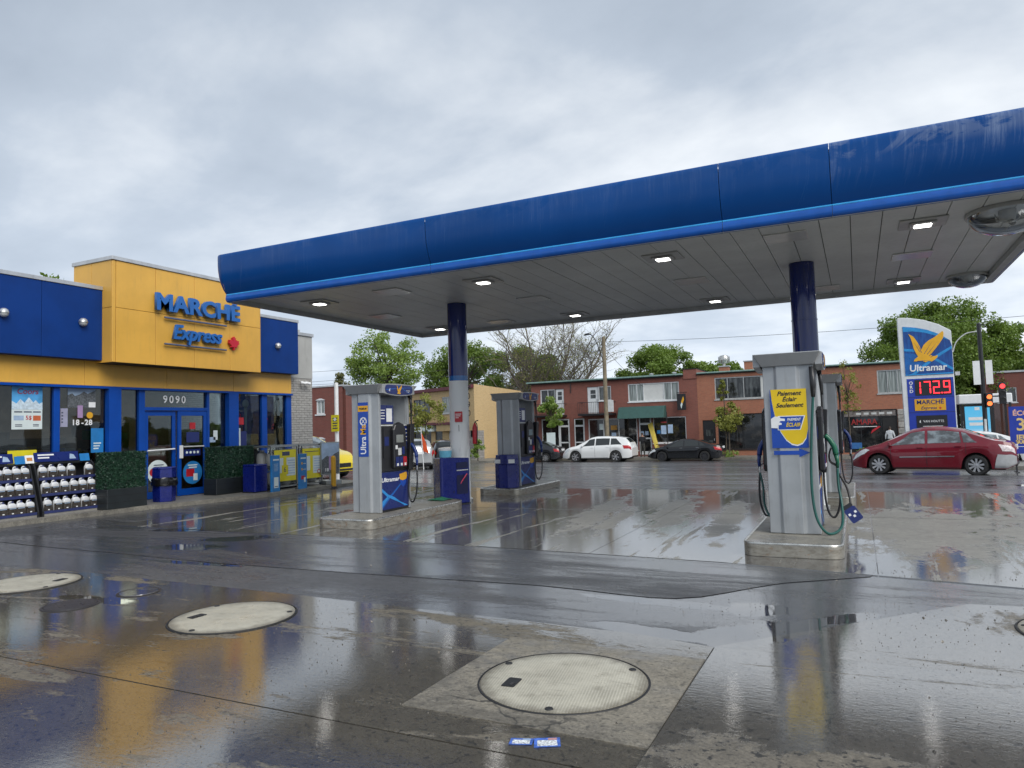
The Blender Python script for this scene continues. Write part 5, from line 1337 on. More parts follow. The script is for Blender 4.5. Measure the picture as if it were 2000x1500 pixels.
def car(label, loc, rz, paintm, spec, rim=None, rear_bumper=None, molding=None, lamp_r=None, group=None, cat='car', name='parked_car', spokes=8, clear=False):
    o = thing(name, label, cat, loc, rz, group)
    L_, W_ = spec['L'], spec['W']; H2 = L_/2
    wr, wf, wb_ = spec['wr'], spec['wf'], spec['wb']
    xs = np.arange(-H2, H2+1e-6, L_/96)
    def sm(k, y0):
        y = np.convolve(np.pad(y0, 4, mode='edge'), np.array([1, 3, 5, 3, 1])/13., 'same')[4:-4]
        return y
    tx, tz = zip(*spec['top']); bx, bz = zip(*spec['belt'])
    top = sm(1, np.interp(xs, tx, tz)); belt = sm(1, np.interp(xs, bx, bz)); belt = np.minimum(belt, top-.012)
    sill = np.interp(xs, [-H2, -H2+.25, H2-.3, H2], [.34, spec.get('sill', .2), spec.get('sill', .2), .27])
    zs = sill.copy(); R_ = wr+.055
    for xw in (wf, wb_):
        dd = R_**2-(xs-xw)**2
        zs = np.where(dd > 0, np.maximum(zs, wr+np.sqrt(np.maximum(dd, 0))), zs)
    e = np.clip((np.abs(xs)-(H2-.75))/.75, 0, 1)
    hw = W_*(1-.24*e**2.4)
    sec = []
    for i, x in enumerate(xs):
        w, b, tt, z0 = hw[i], belt[i], top[i], zs[i]
        hgt = tt-b; gw = max(w*.93-hgt*.40, w*.45)
        z0 = min(z0, b-.06)
        sec.append([(0, min(z0, sill[i]+.28)-.0), (w*.80, z0), (w*.965, z0+.015), (w*.995, z0+(b-z0)*.40), (w*1.0, z0+(b-z0)*.62), (w*.975, z0+(b-z0)*.86), (w*.925, b), (gw, b+hgt*.86), (gw*.82, b+hgt*.98), (gw*.4, tt+.012), (0, tt+.018)])
    sec = np.array(sec)            # station, point, (y,z)
    NPT = sec.shape[1]
    def S(x, u, sd):
        i = np.clip((x+H2)/(L_/96), 0, len(xs)-1.001); i0 = int(i); f = i-i0
        u = min(max(u, 0), NPT-1.001); k = int(u); g_ = u-k
        p = (sec[i0, k]*(1-g_)+sec[i0, k+1]*g_)*(1-f)+(sec[i0+1, k]*(1-g_)+sec[i0+1, k+1]*g_)*f
        return Vector((x, sd*p[0], p[1]))
    def sheet_(x0, x1, u0, u1, sd, off, nm, mat, par=o, nx=10, nu=4, fx=None):
        rows = []
        for a in range(nx+1):
            r = []
            for b in range(nu+1):
                q = b/nu
                X0, X1 = (x0, x1) if fx is None else fx(q)
                x = X0+(X1-X0)*a/nx; u = u0+(u1-u0)*q
                p = S(x, u, sd); dx = S(min(x+.03, H2-.001), u, sd)-S(max(x-.03, -H2+.001), u, sd); du = S(x, u+.12, sd)-S(x, u-.12, sd)
                n_ = dx.cross(du)*(1 if sd < 0 else -1)
                n_ = n_.normalized() if n_.length > 1e-9 else Vector((0, sd, 0))
                if n_.dot(Vector((0, sd, .3))) < 0 and u < 8.5: n_ = -n_
                if u >= 8.5 and n_.z < 0: n_ = -n_
                r.append(tuple(p+n_*off))
            rows.append(r)
        return local(o).grid(rows).build(nm, mat, par, smooth=True)
    body = local(o)
    rows = []
    for i, x in enumerate(xs):
        r = [(x, p[0], p[1]) for p in sec[i]]; l_ = [(x, -p[0], p[1]) for p in sec[i][::-1]]
        rows.append(r+l_[1:])
    body.grid(rows)
    for r in (rows[0], rows[-1]): body.add(r[:-1], [tuple(range(len(r)-1))])
    body.build('body', paintm, o, smooth='auto')
    local(o).box(-H2+.3, H2-.3, -W_*.62, W_*.62, .17, .5).build('underbody', M_seam, o)
    cx0, cx1 = spec['cabin']       # glass house extent at the belt
    gm = M_cglass2 if clear else M_cglass  # clear picks the opaque glass with the reflection painted in
    for sd in (-1, 1):
        for k, (a, b, sa, sb) in enumerate(spec['side']):
            sheet_(a, b, 6.10, 6.93, sd, .006, 'side_window', gm, fx=lambda q, a=a, b=b, sa=sa, sb=sb: (a+sa*q, b+sb*q))
        for a in spec['seams']:
            sheet_(a-.006, a+.006, 1.9, 6.0, sd, .003, 'door_seam', M_seam, nx=1, nu=10)
        for a in spec['handles']:
            h_ = S(a, 5.3, sd); local(o).box(a-.09, a+.09, min(h_.y, h_.y+sd*.03), max(h_.y, h_.y+sd*.03), h_.z-.015, h_.z+.015).build('door_handle', paintm if not spec.get('chrome') else M_chrome, o, bevel=.006)
        mz = S(cx1-.28, 6.0, sd)
        local(o).hexa([(mz.x-.05, mz.y, mz.z), (mz.x+.06, mz.y, mz.z), (mz.x+.03, mz.y+sd*.2, mz.z+.02), (mz.x-.05, mz.y+sd*.2, mz.z+.02)], [(mz.x-.05, mz.y, mz.z+.10), (mz.x+.05, mz.y, mz.z+.10), (mz.x+.02, mz.y+sd*.19, mz.z+.14), (mz.x-.05, mz.y+sd*.19, mz.z+.14)]).build('mirror', paintm, o, bevel=.02)
        sheet_(H2-spec.get('hl', .55), H2-.07, 4.6, 6.3, sd, .008, 'headlight', M_head, fx=lambda q: (H2-spec.get('hl', .55)+.12*q, H2-.06-.10*q))
        sheet_(-H2+.03, -H2+spec.get('tl', .32), 4.5, 5.95, sd, .008, 'tail_light', lamp_r or M_tail, fx=lambda q: (-H2+.03+.02*q, -H2+spec.get('tl', .32)+.10*q))
        sheet_(wb_+R_+.05, wf-R_-.05, 1.95, 2.12, sd, .006, 'sill_trim', M_black, nx=12, nu=1)
        if molding: sheet_(wb_+.55, wf-.62, 3.42, 3.62, sd, .012, 'side_molding', molding, nx=12, nu=1)
        if rear_bumper: sheet_(-H2+.01, -H2+.62, 1.0, 3.9, sd, .012, 'rear_bumper', rear_bumper, nx=10, nu=8, fx=lambda q: (-H2+.01, -H2+.62-.16*q))
    wx0, wx1 = spec['wind']; rx0, rx1 = spec['rear']
    for sd in (-1, 1):
        sheet_(wx0, wx1, 8.3, 9.99, sd, .008, 'windscreen', gm, nx=8, nu=4)
        sheet_(rx0, rx1, 8.3, 9.99, sd, .008, 'rear_window', gm, nx=8, nu=4)
    fz = spec.get('grille', (.42, .58))
    local(o).box(H2-.04, H2+.012, -W_*.42, W_*.42, fz[0], fz[1]).build('grille', M_black, o, bevel=.01)
    local(o).box(H2-.03, H2+.01, -W_*.62, W_*.62, .29, .37).build('lower_grille', M_black, o, bevel=.01)
    local(o).box(-H2-.012, -H2+.04, -.26, .26, spec.get('plate', .72)-.07, spec.get('plate', .72)+.07).build('number_plate', M_white, o)
    local(o).box(-H2-.008, -H2+.06, -W_*.7, W_*.7, .30, .40).build('rear_valance', M_black, o, bevel=.01)
    rm = rim or M_rim
    for xw in (wf, wb_):
        for sd in (-1, 1):
            yo = sd*(W_-.03); yi = sd*(W_-.24)
            w = thing('wheel', None, None); w.parent = o
            pr_ = [(wr*.66, 0), (wr*.90, .0), (wr*.985, .035), (wr, .07), (wr, .15), (wr*.985, .18), (wr*.9, .21), (wr*.6, .21)]
            local(o).lathe([(r, yo-sd*q) for r, q in pr_], (xw, 0, wr), 'Y', 28).build('tyre', M_tyre, w, smooth='auto')
            rb = local(o)
            rb.lathe([(wr*.70, yo-sd*.0), (wr*.66, yo-sd*.02), (wr*.63, yo-sd*.10)], (xw, 0, wr), 'Y', 28)
            rb.lathe([(.055, yo-sd*.045), (.055, yo-sd*.02), (.001, yo-sd*.015)], (xw, 0, wr), 'Y', 12)
            for k in range(spokes):
                a = 2*math.pi*k/spokes+.2
                c_, s_ = math.cos(a), math.sin(a); t_ = Vector((-s_, 0, c_)); d_ = Vector((c_, 0, s_)); cc = Vector((xw, 0, wr))
                w0, w1 = .02, .03*8/spokes**.9 if spokes > 5 else .045
                A = [cc+d_*.04+t_*w0, cc+d_*wr*.67+t_*w1, cc+d_*wr*.67-t_*w1, cc+d_*.04-t_*w0]
                rb.hexa([(p.x, yo-sd*.055, p.z) for p in A], [(p.x, yo-sd*.022, p.z) for p in A])
            rb.build('rim', rm, w, smooth='auto')
            local(o).cyl((xw, yo-sd*.11, wr), (xw, yo-sd*.10, wr), wr*.64, seg=24).build('brake_disc', M_seam, w)
            local(o).cyl((xw, yi, wr), (xw, yi-sd*.05, wr), wr*1.08, seg=20).build('arch_liner', M_seam, o)
    return o
SEDAN = dict(L=4.57, W=.895, wr=.32, wf=1.42, wb=-1.265, cabin=(-1.75, 1.35), plate=.85,
    top=[(-2.285, .78), (-2.22, .98), (-2.0, 1.05), (-1.72, 1.09), (-.95, 1.41), (-.45, 1.50), (.1, 1.50), (.45, 1.44), (1.40, .985), (1.75, .90), (2.1, .77), (2.25, .62), (2.285, .50)],
    belt=[(-2.285, .70), (-2.2, .90), (-1.6, 1.0), (-.6, .97), (.6, .93), (1.4, .90), (1.9, .80), (2.285, .45)],
    side=[(.08, 1.10, .0, -.62), (-.90, .0, .05, .0), (-1.32, -.97, .28, .06)], seams=[1.05, .04, -1.02], handles=[.22, -.82], wind=(.50, 1.34), rear=(-1.68, -1.0), hl=.62, tl=.34)
SEDAN2 = dict(L=4.85, W=.92, wr=.335, wf=1.45, wb=-1.33, cabin=(-1.9, 1.35), plate=.88, chrome=True,
    top=[(-2.425, .80), (-2.36, .98), (-2.1, 1.04), (-1.85, 1.07), (-1.0, 1.36), (-.5, 1.45), (0.0, 1.455), (.4, 1.40), (1.42, .98), (1.85, .90), (2.2, .77), (2.38, .62), (2.425, .5)],
    belt=[(-2.425, .72), (-2.3, .90), (-1.6, .98), (-.5, .95), (.6, .92), (1.4, .89), (2.0, .79), (2.425, .45)],
    side=[(.02, 1.08, .0, -.62), (-.98, -.06, .05, .0), (-1.45, -1.05, .36, .06)], seams=[1.1, -.02, -1.1], handles=[.16, -.9], wind=(.46, 1.36), rear=(-1.8, -1.05), hl=.6, tl=.42)
SUV = dict(L=5.0, W=.97, wr=.375, wf=1.50, wb=-1.40, cabin=(-2.3, 1.25), plate=1.0, sill=.26,
    top=[(-2.5, .85), (-2.46, 1.08), (-2.36, 1.28), (-2.02, 1.62), (-1.5, 1.70), (-.5, 1.745), (.1, 1.73), (.45, 1.66), (1.35, 1.15), (1.85, 1.05), (2.25, .90), (2.44, .70), (2.5, .55)],
    belt=[(-2.5, .80), (-2.4, 1.12), (-1.5, 1.14), (-.4, 1.09), (.6, 1.06), (1.35, 1.04), (2.0, .92), (2.5, .5)],
    side=[(.10, 1.0, .0, -.50), (-.98, .02, .0, .0), (-1.85, -1.06, .42, .0)], seams=[1.05, .06, -1.05], handles=[.25, -.85], wind=(.52, 1.28), rear=(-2.33, -2.05), hl=.65, tl=.50, grille=(.5, .74))
HATCH = dict(L=4.35, W=.91, wr=.345, wf=1.30, wb=-1.30, cabin=(-2.0, 1.2), plate=.92, sill=.24,
    top=[(-2.175, .82), (-2.14, 1.05), (-2.02, 1.25), (-1.72, 1.55), (-1.2, 1.62), (-.3, 1.65), (.2, 1.62), (1.20, 1.10), (1.6, 1.0), (1.95, .86), (2.13, .66), (2.175, .5)],
    belt=[(-2.175, .76), (-2.05, 1.04), (-1.2, 1.06), (0, 1.0), (1.2, .98), (1.75, .88), (2.175, .45)],
    side=[(.0, .95, .0, -.55), (-.95, -.08, .0, .0), (-1.6, -1.03, .3, .0)], seams=[1.0, -.04, -1.0], handles=[.14, -.8], wind=(.28, 1.12), rear=(-1.98, -1.76), hl=.55, tl=.40)
P_red = paint('paint_red', (0.16, 0.005, 0.015, 1), .35, .0, .02)
P_white = paint('paint_white', (0.72, 0.73, 0.72, 1), .25)
P_black = paint('paint_black', (0.004, 0.004, 0.005, 1), .15, 0.0, .004)
P_dark = paint('paint_charcoal', (0.012, 0.013, 0.016, 1), .2, .0, .01)
P_silver = paint('paint_silver', (0.42, 0.43, 0.43, 1), .28, .6)
P_yel = paint('paint_yellow', (0.72, 0.55, 0.01, 1), .25)
M_bump = plain('primer_bumper', (0.45, 0.46, 0.47, 1), .4, .2, dirt=.2)
M_lampw = plain('clear_lamp', (.62, .55, .55, 1), .15, var=.3, scale=20)
car('dark red sedan with an unpainted silver rear bumper beside the price sign', (2.10, 26.86, TZ(26.8)+.003), RAD(168.5), P_red, SEDAN, rear_bumper=M_bump, molding=M_chrome, lamp_r=M_lampw, clear=True, spokes=9)
G = 'cars parked along the far kerb'
car('white sport utility car parked in front of the red brick shops', (-16.28, 47.45, -.985), RAD(180), P_white, SUV, group=G, spokes=6)
car('black sedan parked at the far kerb behind the white car', (-10.35, 47.7, -.985), RAD(180), P_black, SEDAN2, rim=M_rimd, group=G, spokes=10)
car('dark grey sedan half hidden behind the far left pump', (-21.45, 47.75, -.985), RAD(180), P_dark, SEDAN, group=G)
car('white sedan on the street behind the red sedan', (4.35, 37.2, TZ(37.2)), RAD(180), P_white, SEDAN2, clear=True)
car('white car glimpsed left of the blue banner at right', (9.6, 44.2, TZ(44.2)), RAD(180), P_white, HATCH)
car('silver hatchback seen from behind to the right of the UltraMax pump', (-22.1, 33.2, TZ(33.2)), RAD(128), P_silver, HATCH)
car('black hatchback beyond the silver one, partly hidden by the column bin', (-24.6, 40.2, TZ(40.2)), RAD(128), P_black, HATCH)
car('yellow hatchback nosing out behind the shop corner', (-19.85, 21.9, TZ(21.9)), RAD(-6), P_yel, HATCH, clear=True)

# ------------------------------------------------------------------ price pylon
px_, py_ = 2.50, 32.0; pz_ = TZ(32.0)+.13
M_pyl = plain('pylon_white', (0.66, 0.69, 0.70, 1), .35, var=.06, dirt=.12)
M_pblue = plain('pylon_blue', (0.016, 0.045, 0.36, 1), .35, var=.08)
t = NT('pylon_logo_blue'); p = t.pos(); s = t.sepxyz(p)
n = t.noise(t.mapping(p, (5, 5, .9)), 2.2, 5, .65)
c = t.mix(t.maprange(n, .35, .7), (.006, .045, .22, 1), (.012, .10, .36, 1)); t.set(Base_Color=c, Roughness=.3); M_plogo = t.m
M_pcy = plain('pylon_cyan', (0.02, 0.26, 0.60, 1), .3, var=.15); M_pmid = plain('pylon_mid_blue', (0.01, 0.12, 0.40, 1), .3, var=.2)
py = thing('price_sign', 'tall white and blue price sign with gold eagle showing 172.9', 'price sign', (px_, py_, pz_))
F = fr((0, -.17, 0), (1, 0, 0), (0, 0, 1))
topz = 5.78
outl = [(-.84, 0), (-.87, 2.5), (-.895, 4.5), (-.90, topz), (-.85, topz+.02), (-.5, topz-.02), (0, topz-.14), (.5, topz-.36), (.88, topz-.62), (.895, topz-.66), (.90, 4.0), (.89, 0)]
b = local(py); b.prism_fr(outl, F, -.34, 0); b.build('casing', M_pyl, py, bevel=.015)
z0 = -pz_
def PB(poly, c0, c1, nm, mat, par=py): return local(py).prism_fr([(a-px_, q+z0) for a, q in poly], F, c0, c1).build(nm, mat, par)
lg = PB([(1.77, 3.13), (3.385, 3.13), (3.385, 4.20)]+[(3.385-.08*k, 4.20+.0) for k in ()]+[(3.33, 4.42), (3.0, 4.68), (2.6, 4.88), (2.2, 5.0), (1.77, 5.07)], .001, .02, 'logo_panel', M_plogo)
PB([(1.77, 4.86), (1.77, 5.06), (2.2, 4.995), (2.6, 4.875), (3.0, 4.675), (3.3, 4.43), (2.9, 4.62), (2.5, 4.78), (2.1, 4.86)], .0205, .022, 'light_streak', M_pcy, lg)
PB([(1.77, 4.10), (2.15, 4.05), (2.55, 3.85), (2.9, 3.6), (3.38, 3.25), (3.38, 3.36), (2.95, 3.68), (2.6, 3.93), (2.2, 4.14), (1.77, 4.20)], .0205, .0225, 'light_streak', M_pcy, lg)
PB([(1.77, 3.16), (2.0, 3.20), (2.5, 3.62), (2.95, 3.95), (3.38, 4.2), (3.38, 4.10), (3.0, 3.86), (2.6, 3.56), (2.1, 3.16)], .0205, .0235, 'light_streak', M_pcy, lg)
PB([(1.77, 3.16), (1.77, 4.02), (2.1, 3.98), (2.5, 3.80), (2.62, 3.72), (2.1, 3.30)], .0205, .0215, 'tint_field', M_pmid, lg)
PB([(1.77, 3.135), (3.38, 3.135), (3.38, 3.19), (1.77, 3.17)], .0205, .024, 'light_streak', M_pcy, lg)
local(py).prism_fr([(1.95-px_+a*1.19, 3.60+z0+q*1.17) for a, q in BIRD], F, .0245, .04).build('eagle_emblem', plain('eagle_gold', (.80, .42, .02, 1), .35, var=.08), lg)
for q0, q1 in (((2.30, 4.05), (2.12, 4.45)), ((2.36, 4.0), (2.25, 4.35)), ((2.45, 3.95), (2.75, 4.42)), ((2.55, 3.92), (2.92, 4.40)), ((2.62, 3.86), (3.0, 4.25)), ((2.66, 3.8), (2.95, 4.05)), ((2.2, 3.68), (2.7, 3.70))):
    a = Vector(q0); c_ = Vector(q1); d_ = (c_-a).normalized(); n_ = Vector((-d_.y, d_.x))*.010
    PB([tuple(a-n_), tuple(c_), tuple(a+n_)], .0405, .0415, 'feather_line', M_navy, lg)
text('brand_lettering', 'Ultramar', .36, (F[0]+F[1]*(2.54-px_)+F[2]*(3.40+z0), F[1], F[2], F[3]), M_white, lg, .01, .0245, bold=.008, xs=.95, shear=.08, local_=True)
pb = PB([(1.80, -.2), (3.36, -.2), (3.36, 3.0), (1.80, 3.0)], .001, .012, 'blue_panel', M_pblue)
for zz in (2.27, 1.68, 1.0): PB([(1.80, zz-.012), (3.36, zz-.012), (3.36, zz+.012), (1.80, zz+.012)], .0122, .0135, 'panel_joint', M_navy, pb)
ps = PB([(2.07, 2.34), (3.28, 2.34), (3.28, 2.95), (2.07, 2.95)], .0125, .03, 'price_display', M_black, pb)
M_seg = emit('price_led', (1.0, 0.02, 0.03, 1), 2.6, (.2, .0, .0, 1))
SEG = {'1': 'bc', '7': 'abc', '2': 'abged', '9': 'abcdfg'}
def digit(ch, x, z, w, h):
    q = local(py); e_ = .034
    sg = dict(a=(x, x+w, z+h-e_, z+h), g=(x, x+w, z+h/2-e_/2, z+h/2+e_/2), d=(x, x+w, z, z+e_), f=(x, x+e_, z+h/2+.02, z+h-.02), e=(x, x+e_, z+.02, z+h/2-.02), b=(x+w-e_, x+w, z+h/2+.02, z+h-.02), c=(x+w-e_, x+w, z+.02, z+h/2-.02))
    for k in SEG[ch]:
        a0, a1, b0, b1 = sg[k]; q.prism_fr([(a0-px_, b0+z0), (a1-px_, b0+z0), (a1-px_, b1+z0), (a0-px_, b1+z0)], F, .0305, .036)
    q.build('price_digit', M_seg, ps)
for ch, x in (('1', 2.04), ('7', 2.375), ('2', 2.675), ('9', 3.02)): digit(ch, x, 2.40, .22, .48)
PB([(2.94, 2.40), (2.98, 2.40), (2.98, 2.44), (2.94, 2.44)], .0305, .036, 'decimal_point', M_seg, ps)
for k, ch in enumerate('ORD'): text('grade_lettering', ch, .17, (F[0]+F[1]*(1.935-px_)+F[2]*(2.83-.16*k+z0), F[1], F[2], F[3]), M_white, pb, .004, .0135, bold=.004, local_=True)
mk = PB([(2.02, 1.75), (3.06, 1.75), (3.06, 2.20), (2.02, 2.20)], .0135, .03, 'shop_panel', M_gold, pb)
text('shop_lettering', 'MARCHÉ', .22, (F[0]+F[1]*(2.54-px_)+F[2]*(2.07+z0), F[1], F[2], F[3]), M_navy, mk, .004, .0302, bold=.004, xs=1.05, local_=True)
text('shop_lettering', 'Express', .17, (F[0]+F[1]*(2.48-px_)+F[2]*(1.85+z0), F[1], F[2], F[3]), M_navy, mk, .004, .0302, shear=.35, bold=.001, local_=True)
PB([(2.30, 1.955), (2.78, 1.955), (2.78, 1.965), (2.30, 1.965)], .0302, .032, 'rule', M_navy, mk)
local(py).prism_fr([(2.87-px_+a*.09, 1.83+z0+q*.09) for a, q in ML], F, .0302, .034).build('maple_leaf', M_leaf, mk)
vh = PB([(2.05, 1.02), (3.08, 1.02), (3.08, 1.56), (2.05, 1.56)], .0135, .028, 'coffee_panel', M_black, pb)
text('coffee_lettering', 'VAN HOUTTE', .125, (F[0]+F[1]*(2.62-px_)+F[2]*(1.33+z0), F[1], F[2], F[3]), M_white, vh, .004, .0282, xs=.88, local_=True)
PB([(2.14, 1.30), (2.17, 1.39), (2.19, 1.37), (2.185, 1.29), (2.21, 1.27)], .0282, .031, 'coffee_mark', M_white, vh)
PB([(2.25, 1.13), (2.92, 1.13), (2.92, 1.155), (2.25, 1.155)], .0282, .031, 'small_print', M_fix, vh)
local(py).box(.95, 1.10, -.10, .05, 3.42, 3.56).build('flood_light', M_fix, py); local(py).tube([(.90, 0, 3.45), (1.0, 0, 3.45)], .03, 8).build('lamp_arm', M_black, py)

# ------------------------------------------------------------------ blue banner at the right edge
o = thing('banner_sign', 'blue banner reading ÉCONO 3¢ JEUDI cut by the right edge', 'banner', (5.03, 27.9, TZ(27.9)))
zb = .60; W2, H2_ = .62, 1.52
F = fr((0, -.02, 0), (1, 0, 0), (0, 0, 1))
bp = local(o).prism_fr([(-W2, zb), (W2, zb), (W2, zb+H2_), (-W2, zb+H2_)], F, 0, .04).build('panel', M_pblue, o)
for s in (-.5, .5): local(o).box(s-.02, s+.02, -.015, .015, 0, zb-.001).build('leg', M_black, o); local(o).box(s-.025, s+.025, -.3, .3, 0, .03).build('foot', M_black, o)
M_crm = plain('banner_cream', (.75, .55, .22, 1), .5)
for tx_, zz, sz, xx, mm in (('ÉCONO', zb+1.30, .22, -.52, plain('banner_pink', (.70, .42, .34, 1), .5)), ('3¢', zb+.92, .56, -.46, M_crm), ('JEUDI', zb+.52, .22, -.46, M_crm), ('SUPER', zb+.37, .14, -.46, M_crm)):
    text('banner_lettering', tx_, sz, (F[0]+F[1]*xx+F[2]*zz, F[1], F[2], F[3]), mm, bp, .004, .041, bold=.008, align='LEFT', local_=True)
local(o).prism_fr([(-.48, zb+.22), (.5, zb+.22), (.5, zb+.24), (-.48, zb+.24)], F, .041, .043).build('rule', M_white, bp)

# ------------------------------------------------------------------ traffic light, shelter
ty = 38.0; tz_ = TZ(ty)
o = thing('traffic_light', 'black traffic light pole with red signal and orange hand signal', 'traffic light', (5.13, ty, tz_))
local(o).lathe([(.16, 0), (.16, .12), (.10, .2), (.085, 6.3), (.07, 6.32), (.001, 6.34)], seg=16).build('pole', M_black, o, smooth='auto')
local(o).tube([(0, 0, 5.95), (-.5, 0, 5.9), (-.9, 0, 5.55), (-1.06, 0, 5.1)], .025, 8, smooth=5).build('curved_arm', M_fix, o)
local(o).tube([(0, 0, 6.2), (.15, 0, 6.25), (.3, 0, 6.1)], .02, 6, smooth=4).build('top_bracket', M_black, o)
for s in (-1, 1):
    local(o).box(.02+s*.10+(0 if s > 0 else -.27), .02+s*.10+(.27 if s > 0 else 0), -.12, -.10, 3.55, 4.62).build('sign_back', M_white, o)
def head(x, z, n, lit, nm):
    h_ = local(o).box(x-.13, x+.13, -.30, -.08, z-.17-.3*(n-1), z+.17).build(nm, M_black, o, bevel=.02)
    for k in range(n):
        mm = lit if k == 0 or nm != 'signal_head' else M_dark
        local(o).cyl((x, -.301, z-.3*k), (x, -.312, z-.3*k), .10, seg=18).build('lens', mm, h_)
        local(o).tube([(x+.11*math.cos(RAD(a)), -.34, z-.3*k+.11*math.sin(RAD(a))) for a in range(0, 181, 20)], .012, 5).build('visor', M_black, h_)
    return h_
M_rl = emit('red_signal', (1.0, .03, .03, 1), 2.2); M_ol = emit('orange_hand', (1.0, .16, .03, 1), 1.4)
head(.68, 3.43, 3, M_rl, 'signal_head'); head(.17, 2.98, 2, M_ol, 'pedestrian_head')
local(o).tube([(.0, 0, 3.0), (.3, -.1, 3.0), (.68, -.15, 3.0)], .03, 8).build('head_arm', M_black, o)
local(o).tube([(-.02, -.1, 1.2), (-.02, -.12, 2.0)], .05, 8).build('conduit', M_fix, o)
local(o).box(-.09, .12, -.16, -.10, .95, 1.45).build('notice', M_pale, o)
sy = 44.0; sz_ = TZ(sy)
o = thing('bus_shelter', 'glass bus shelter with a lit blue poster behind the traffic pole', 'bus shelter', (5.75, sy, sz_))
local(o).box(-.95, 1.4, -.15, 1.4, 2.95, 3.45).build('roof', M_white, o, bevel=.04)
for x in (-.85, .55, 1.3):
    for y in (0, 1.3): local(o).box(x-.05, x+.05, y-.05, y+.05, 0, 2.95).build('post', M_black, o)
pz = local(o).box(-.78, .48, -.06, .04, .7, 2.9).build('poster_case', M_black, o)
t = NT('shelter_poster'); s = t.sepxyz(t.pos()); n = t.noise(t.pos(), 3, 4)
c = t.ramp(t.maprange(s[2], -.3, 1.9, 0, 1, False), [(0, (.10, .13, .16, 1)), (.35, (.45, .58, .66, 1)), (.5, (.10, .36, .55, 1)), (1, (.06, .34, .55, 1))])
t.set(Base_Color=c, Roughness=.2, Emission_Color=c); t.b.inputs['Emission Strength'].default_value = .35
local(o).box(-.70, .40, -.075, -.061, .78, 2.82).build('poster', t.m, pz)
for k, (w_, zz) in enumerate(((.22, 2.62), (.8, 2.1), (.75, 1.82))): local(o).box(-.15-w_/2, -.15+w_/2, -.08, -.076, zz, zz+.16).build('print', M_white, pz)
local(o).box(.58, 1.27, 1.27, 1.28, .3, 2.9).build('glass_panel', M_glass, o); local(o).box(-.8, .5, 1.27, 1.28, .3, 2.9).build('glass_panel', M_glass, o)
local(o).box(.0, 1.1, .9, 1.2, .42, .48).build('bench', M_wood, o)

# ------------------------------------------------------------------ litter
def card(x, y, rz, w, h, label, mats):
    o = thing('litter_card', label, 'litter', (x, y, .0035), rz)
    F = fr((0, 0, 0), (1, 0, 0), (0, 1, 0))
    local(o).prism_fr([(-w, -h), (w*.9, -h), (w, h*.9), (-w*.9, h)], F, 0, .002).build('card', mats[0], o)
    local(o).prism_fr([(-w*.75, -h*.8), (w*.7, -h*.85), (w*.72, h*.3), (-w*.7, h*.45)], F, .0021, .003).build('print', mats[1], o)
    local(o).prism_fr([(w*.1, h*.45), (w*.75, h*.4), (w*.75, h*.8), (w*.1, h*.8)], F, .0021, .003).build('print', mats[2], o)
M_lit = plain('card_blue', (.06, .14, .5, 1), .3, var=.4, scale=60); M_lit2 = plain('card_picture', (.6, .62, .66, 1), .3, var=.6, scale=90)
card(-1.625, 3.345, RAD(20), .062, .036, 'small blue printed card lying left of the larger torn card', (M_lit, M_lit2, M_pale))
card(-1.50, 3.385, RAD(28), .07, .052, 'torn blue printed card below the largest tank lid', (M_lit, M_lit2, plain('card_pink', (.5, .25, .22, 1), .4)))
# ------------------------------------------------------------------ brick shops across the street
M_brA = brick('dark_red_brick', (0.25, 0.078, 0.055, 1), (0.19, 0.058, 0.043, 1), (0.17, 0.10, 0.08, 1), stain=.35)
M_brB = brick('orange_red_brick', (0.40, 0.15, 0.08, 1), (0.31, 0.105, 0.06, 1), (0.25, 0.16, 0.115, 1), stain=.3)
M_brY = brick('yellow_brick', (0.52, 0.375, 0.19, 1), (0.46, 0.32, 0.15, 1), (0.42, 0.32, 0.19, 1), stain=.18)
M_brL = brick('left_red_brick', (0.20, 0.06, 0.045, 1), (0.16, 0.045, 0.035, 1), (0.15, 0.09, 0.075, 1), stain=.25)
M_copper = plain('green_copper', (0.20, 0.31, 0.28, 1), .5, .2, var=.15, dirt=.3)
M_wfr = plain('white_window_frame', (0.68, 0.70, 0.71, 1), .45, var=.06, dirt=.15)
M_alu = plain('aluminium_frame', (0.46, 0.47, 0.46, 1), .4, .4, dirt=.15)
t = NT('far_glass'); n = t.noise(t.mapping(t.pos(), (2.2, 2.2, .5)), 1.6, 4, .6)
t.set(Base_Color=t.mix(t.maprange(n, .4, .65), (.02, .022, .022, 1), (.10, .11, .11, 1)), Roughness=.04, IOR=1.55); M_fglass = t.m
t = NT('dark_shop_glass'); n = t.noise(t.pos(), 1.4, 5, .65)
t.set(Base_Color=t.mix(t.maprange(n, .45, .7), (.008, .009, .010, 1), (.05, .045, .04, 1)), Roughness=.04, IOR=1.6); M_dglass = t.m
t = NT('curtain_glass'); n = t.noise(t.mapping(t.pos(), (9, 9, .4)), 1.6, 3, .5)
t.set(Base_Color=t.mix(t.maprange(n, .35, .65), (.13, .15, .145, 1), (.34, .38, .37, 1)), Roughness=.08, IOR=1.5); M_cur = t.m
M_sheet = plain('white_panel', (0.60, 0.61, 0.59, 1), .6, var=.05)
M_awn = plain('green_awning', (0.03, 0.085, 0.075, 1), .7, var=.1)
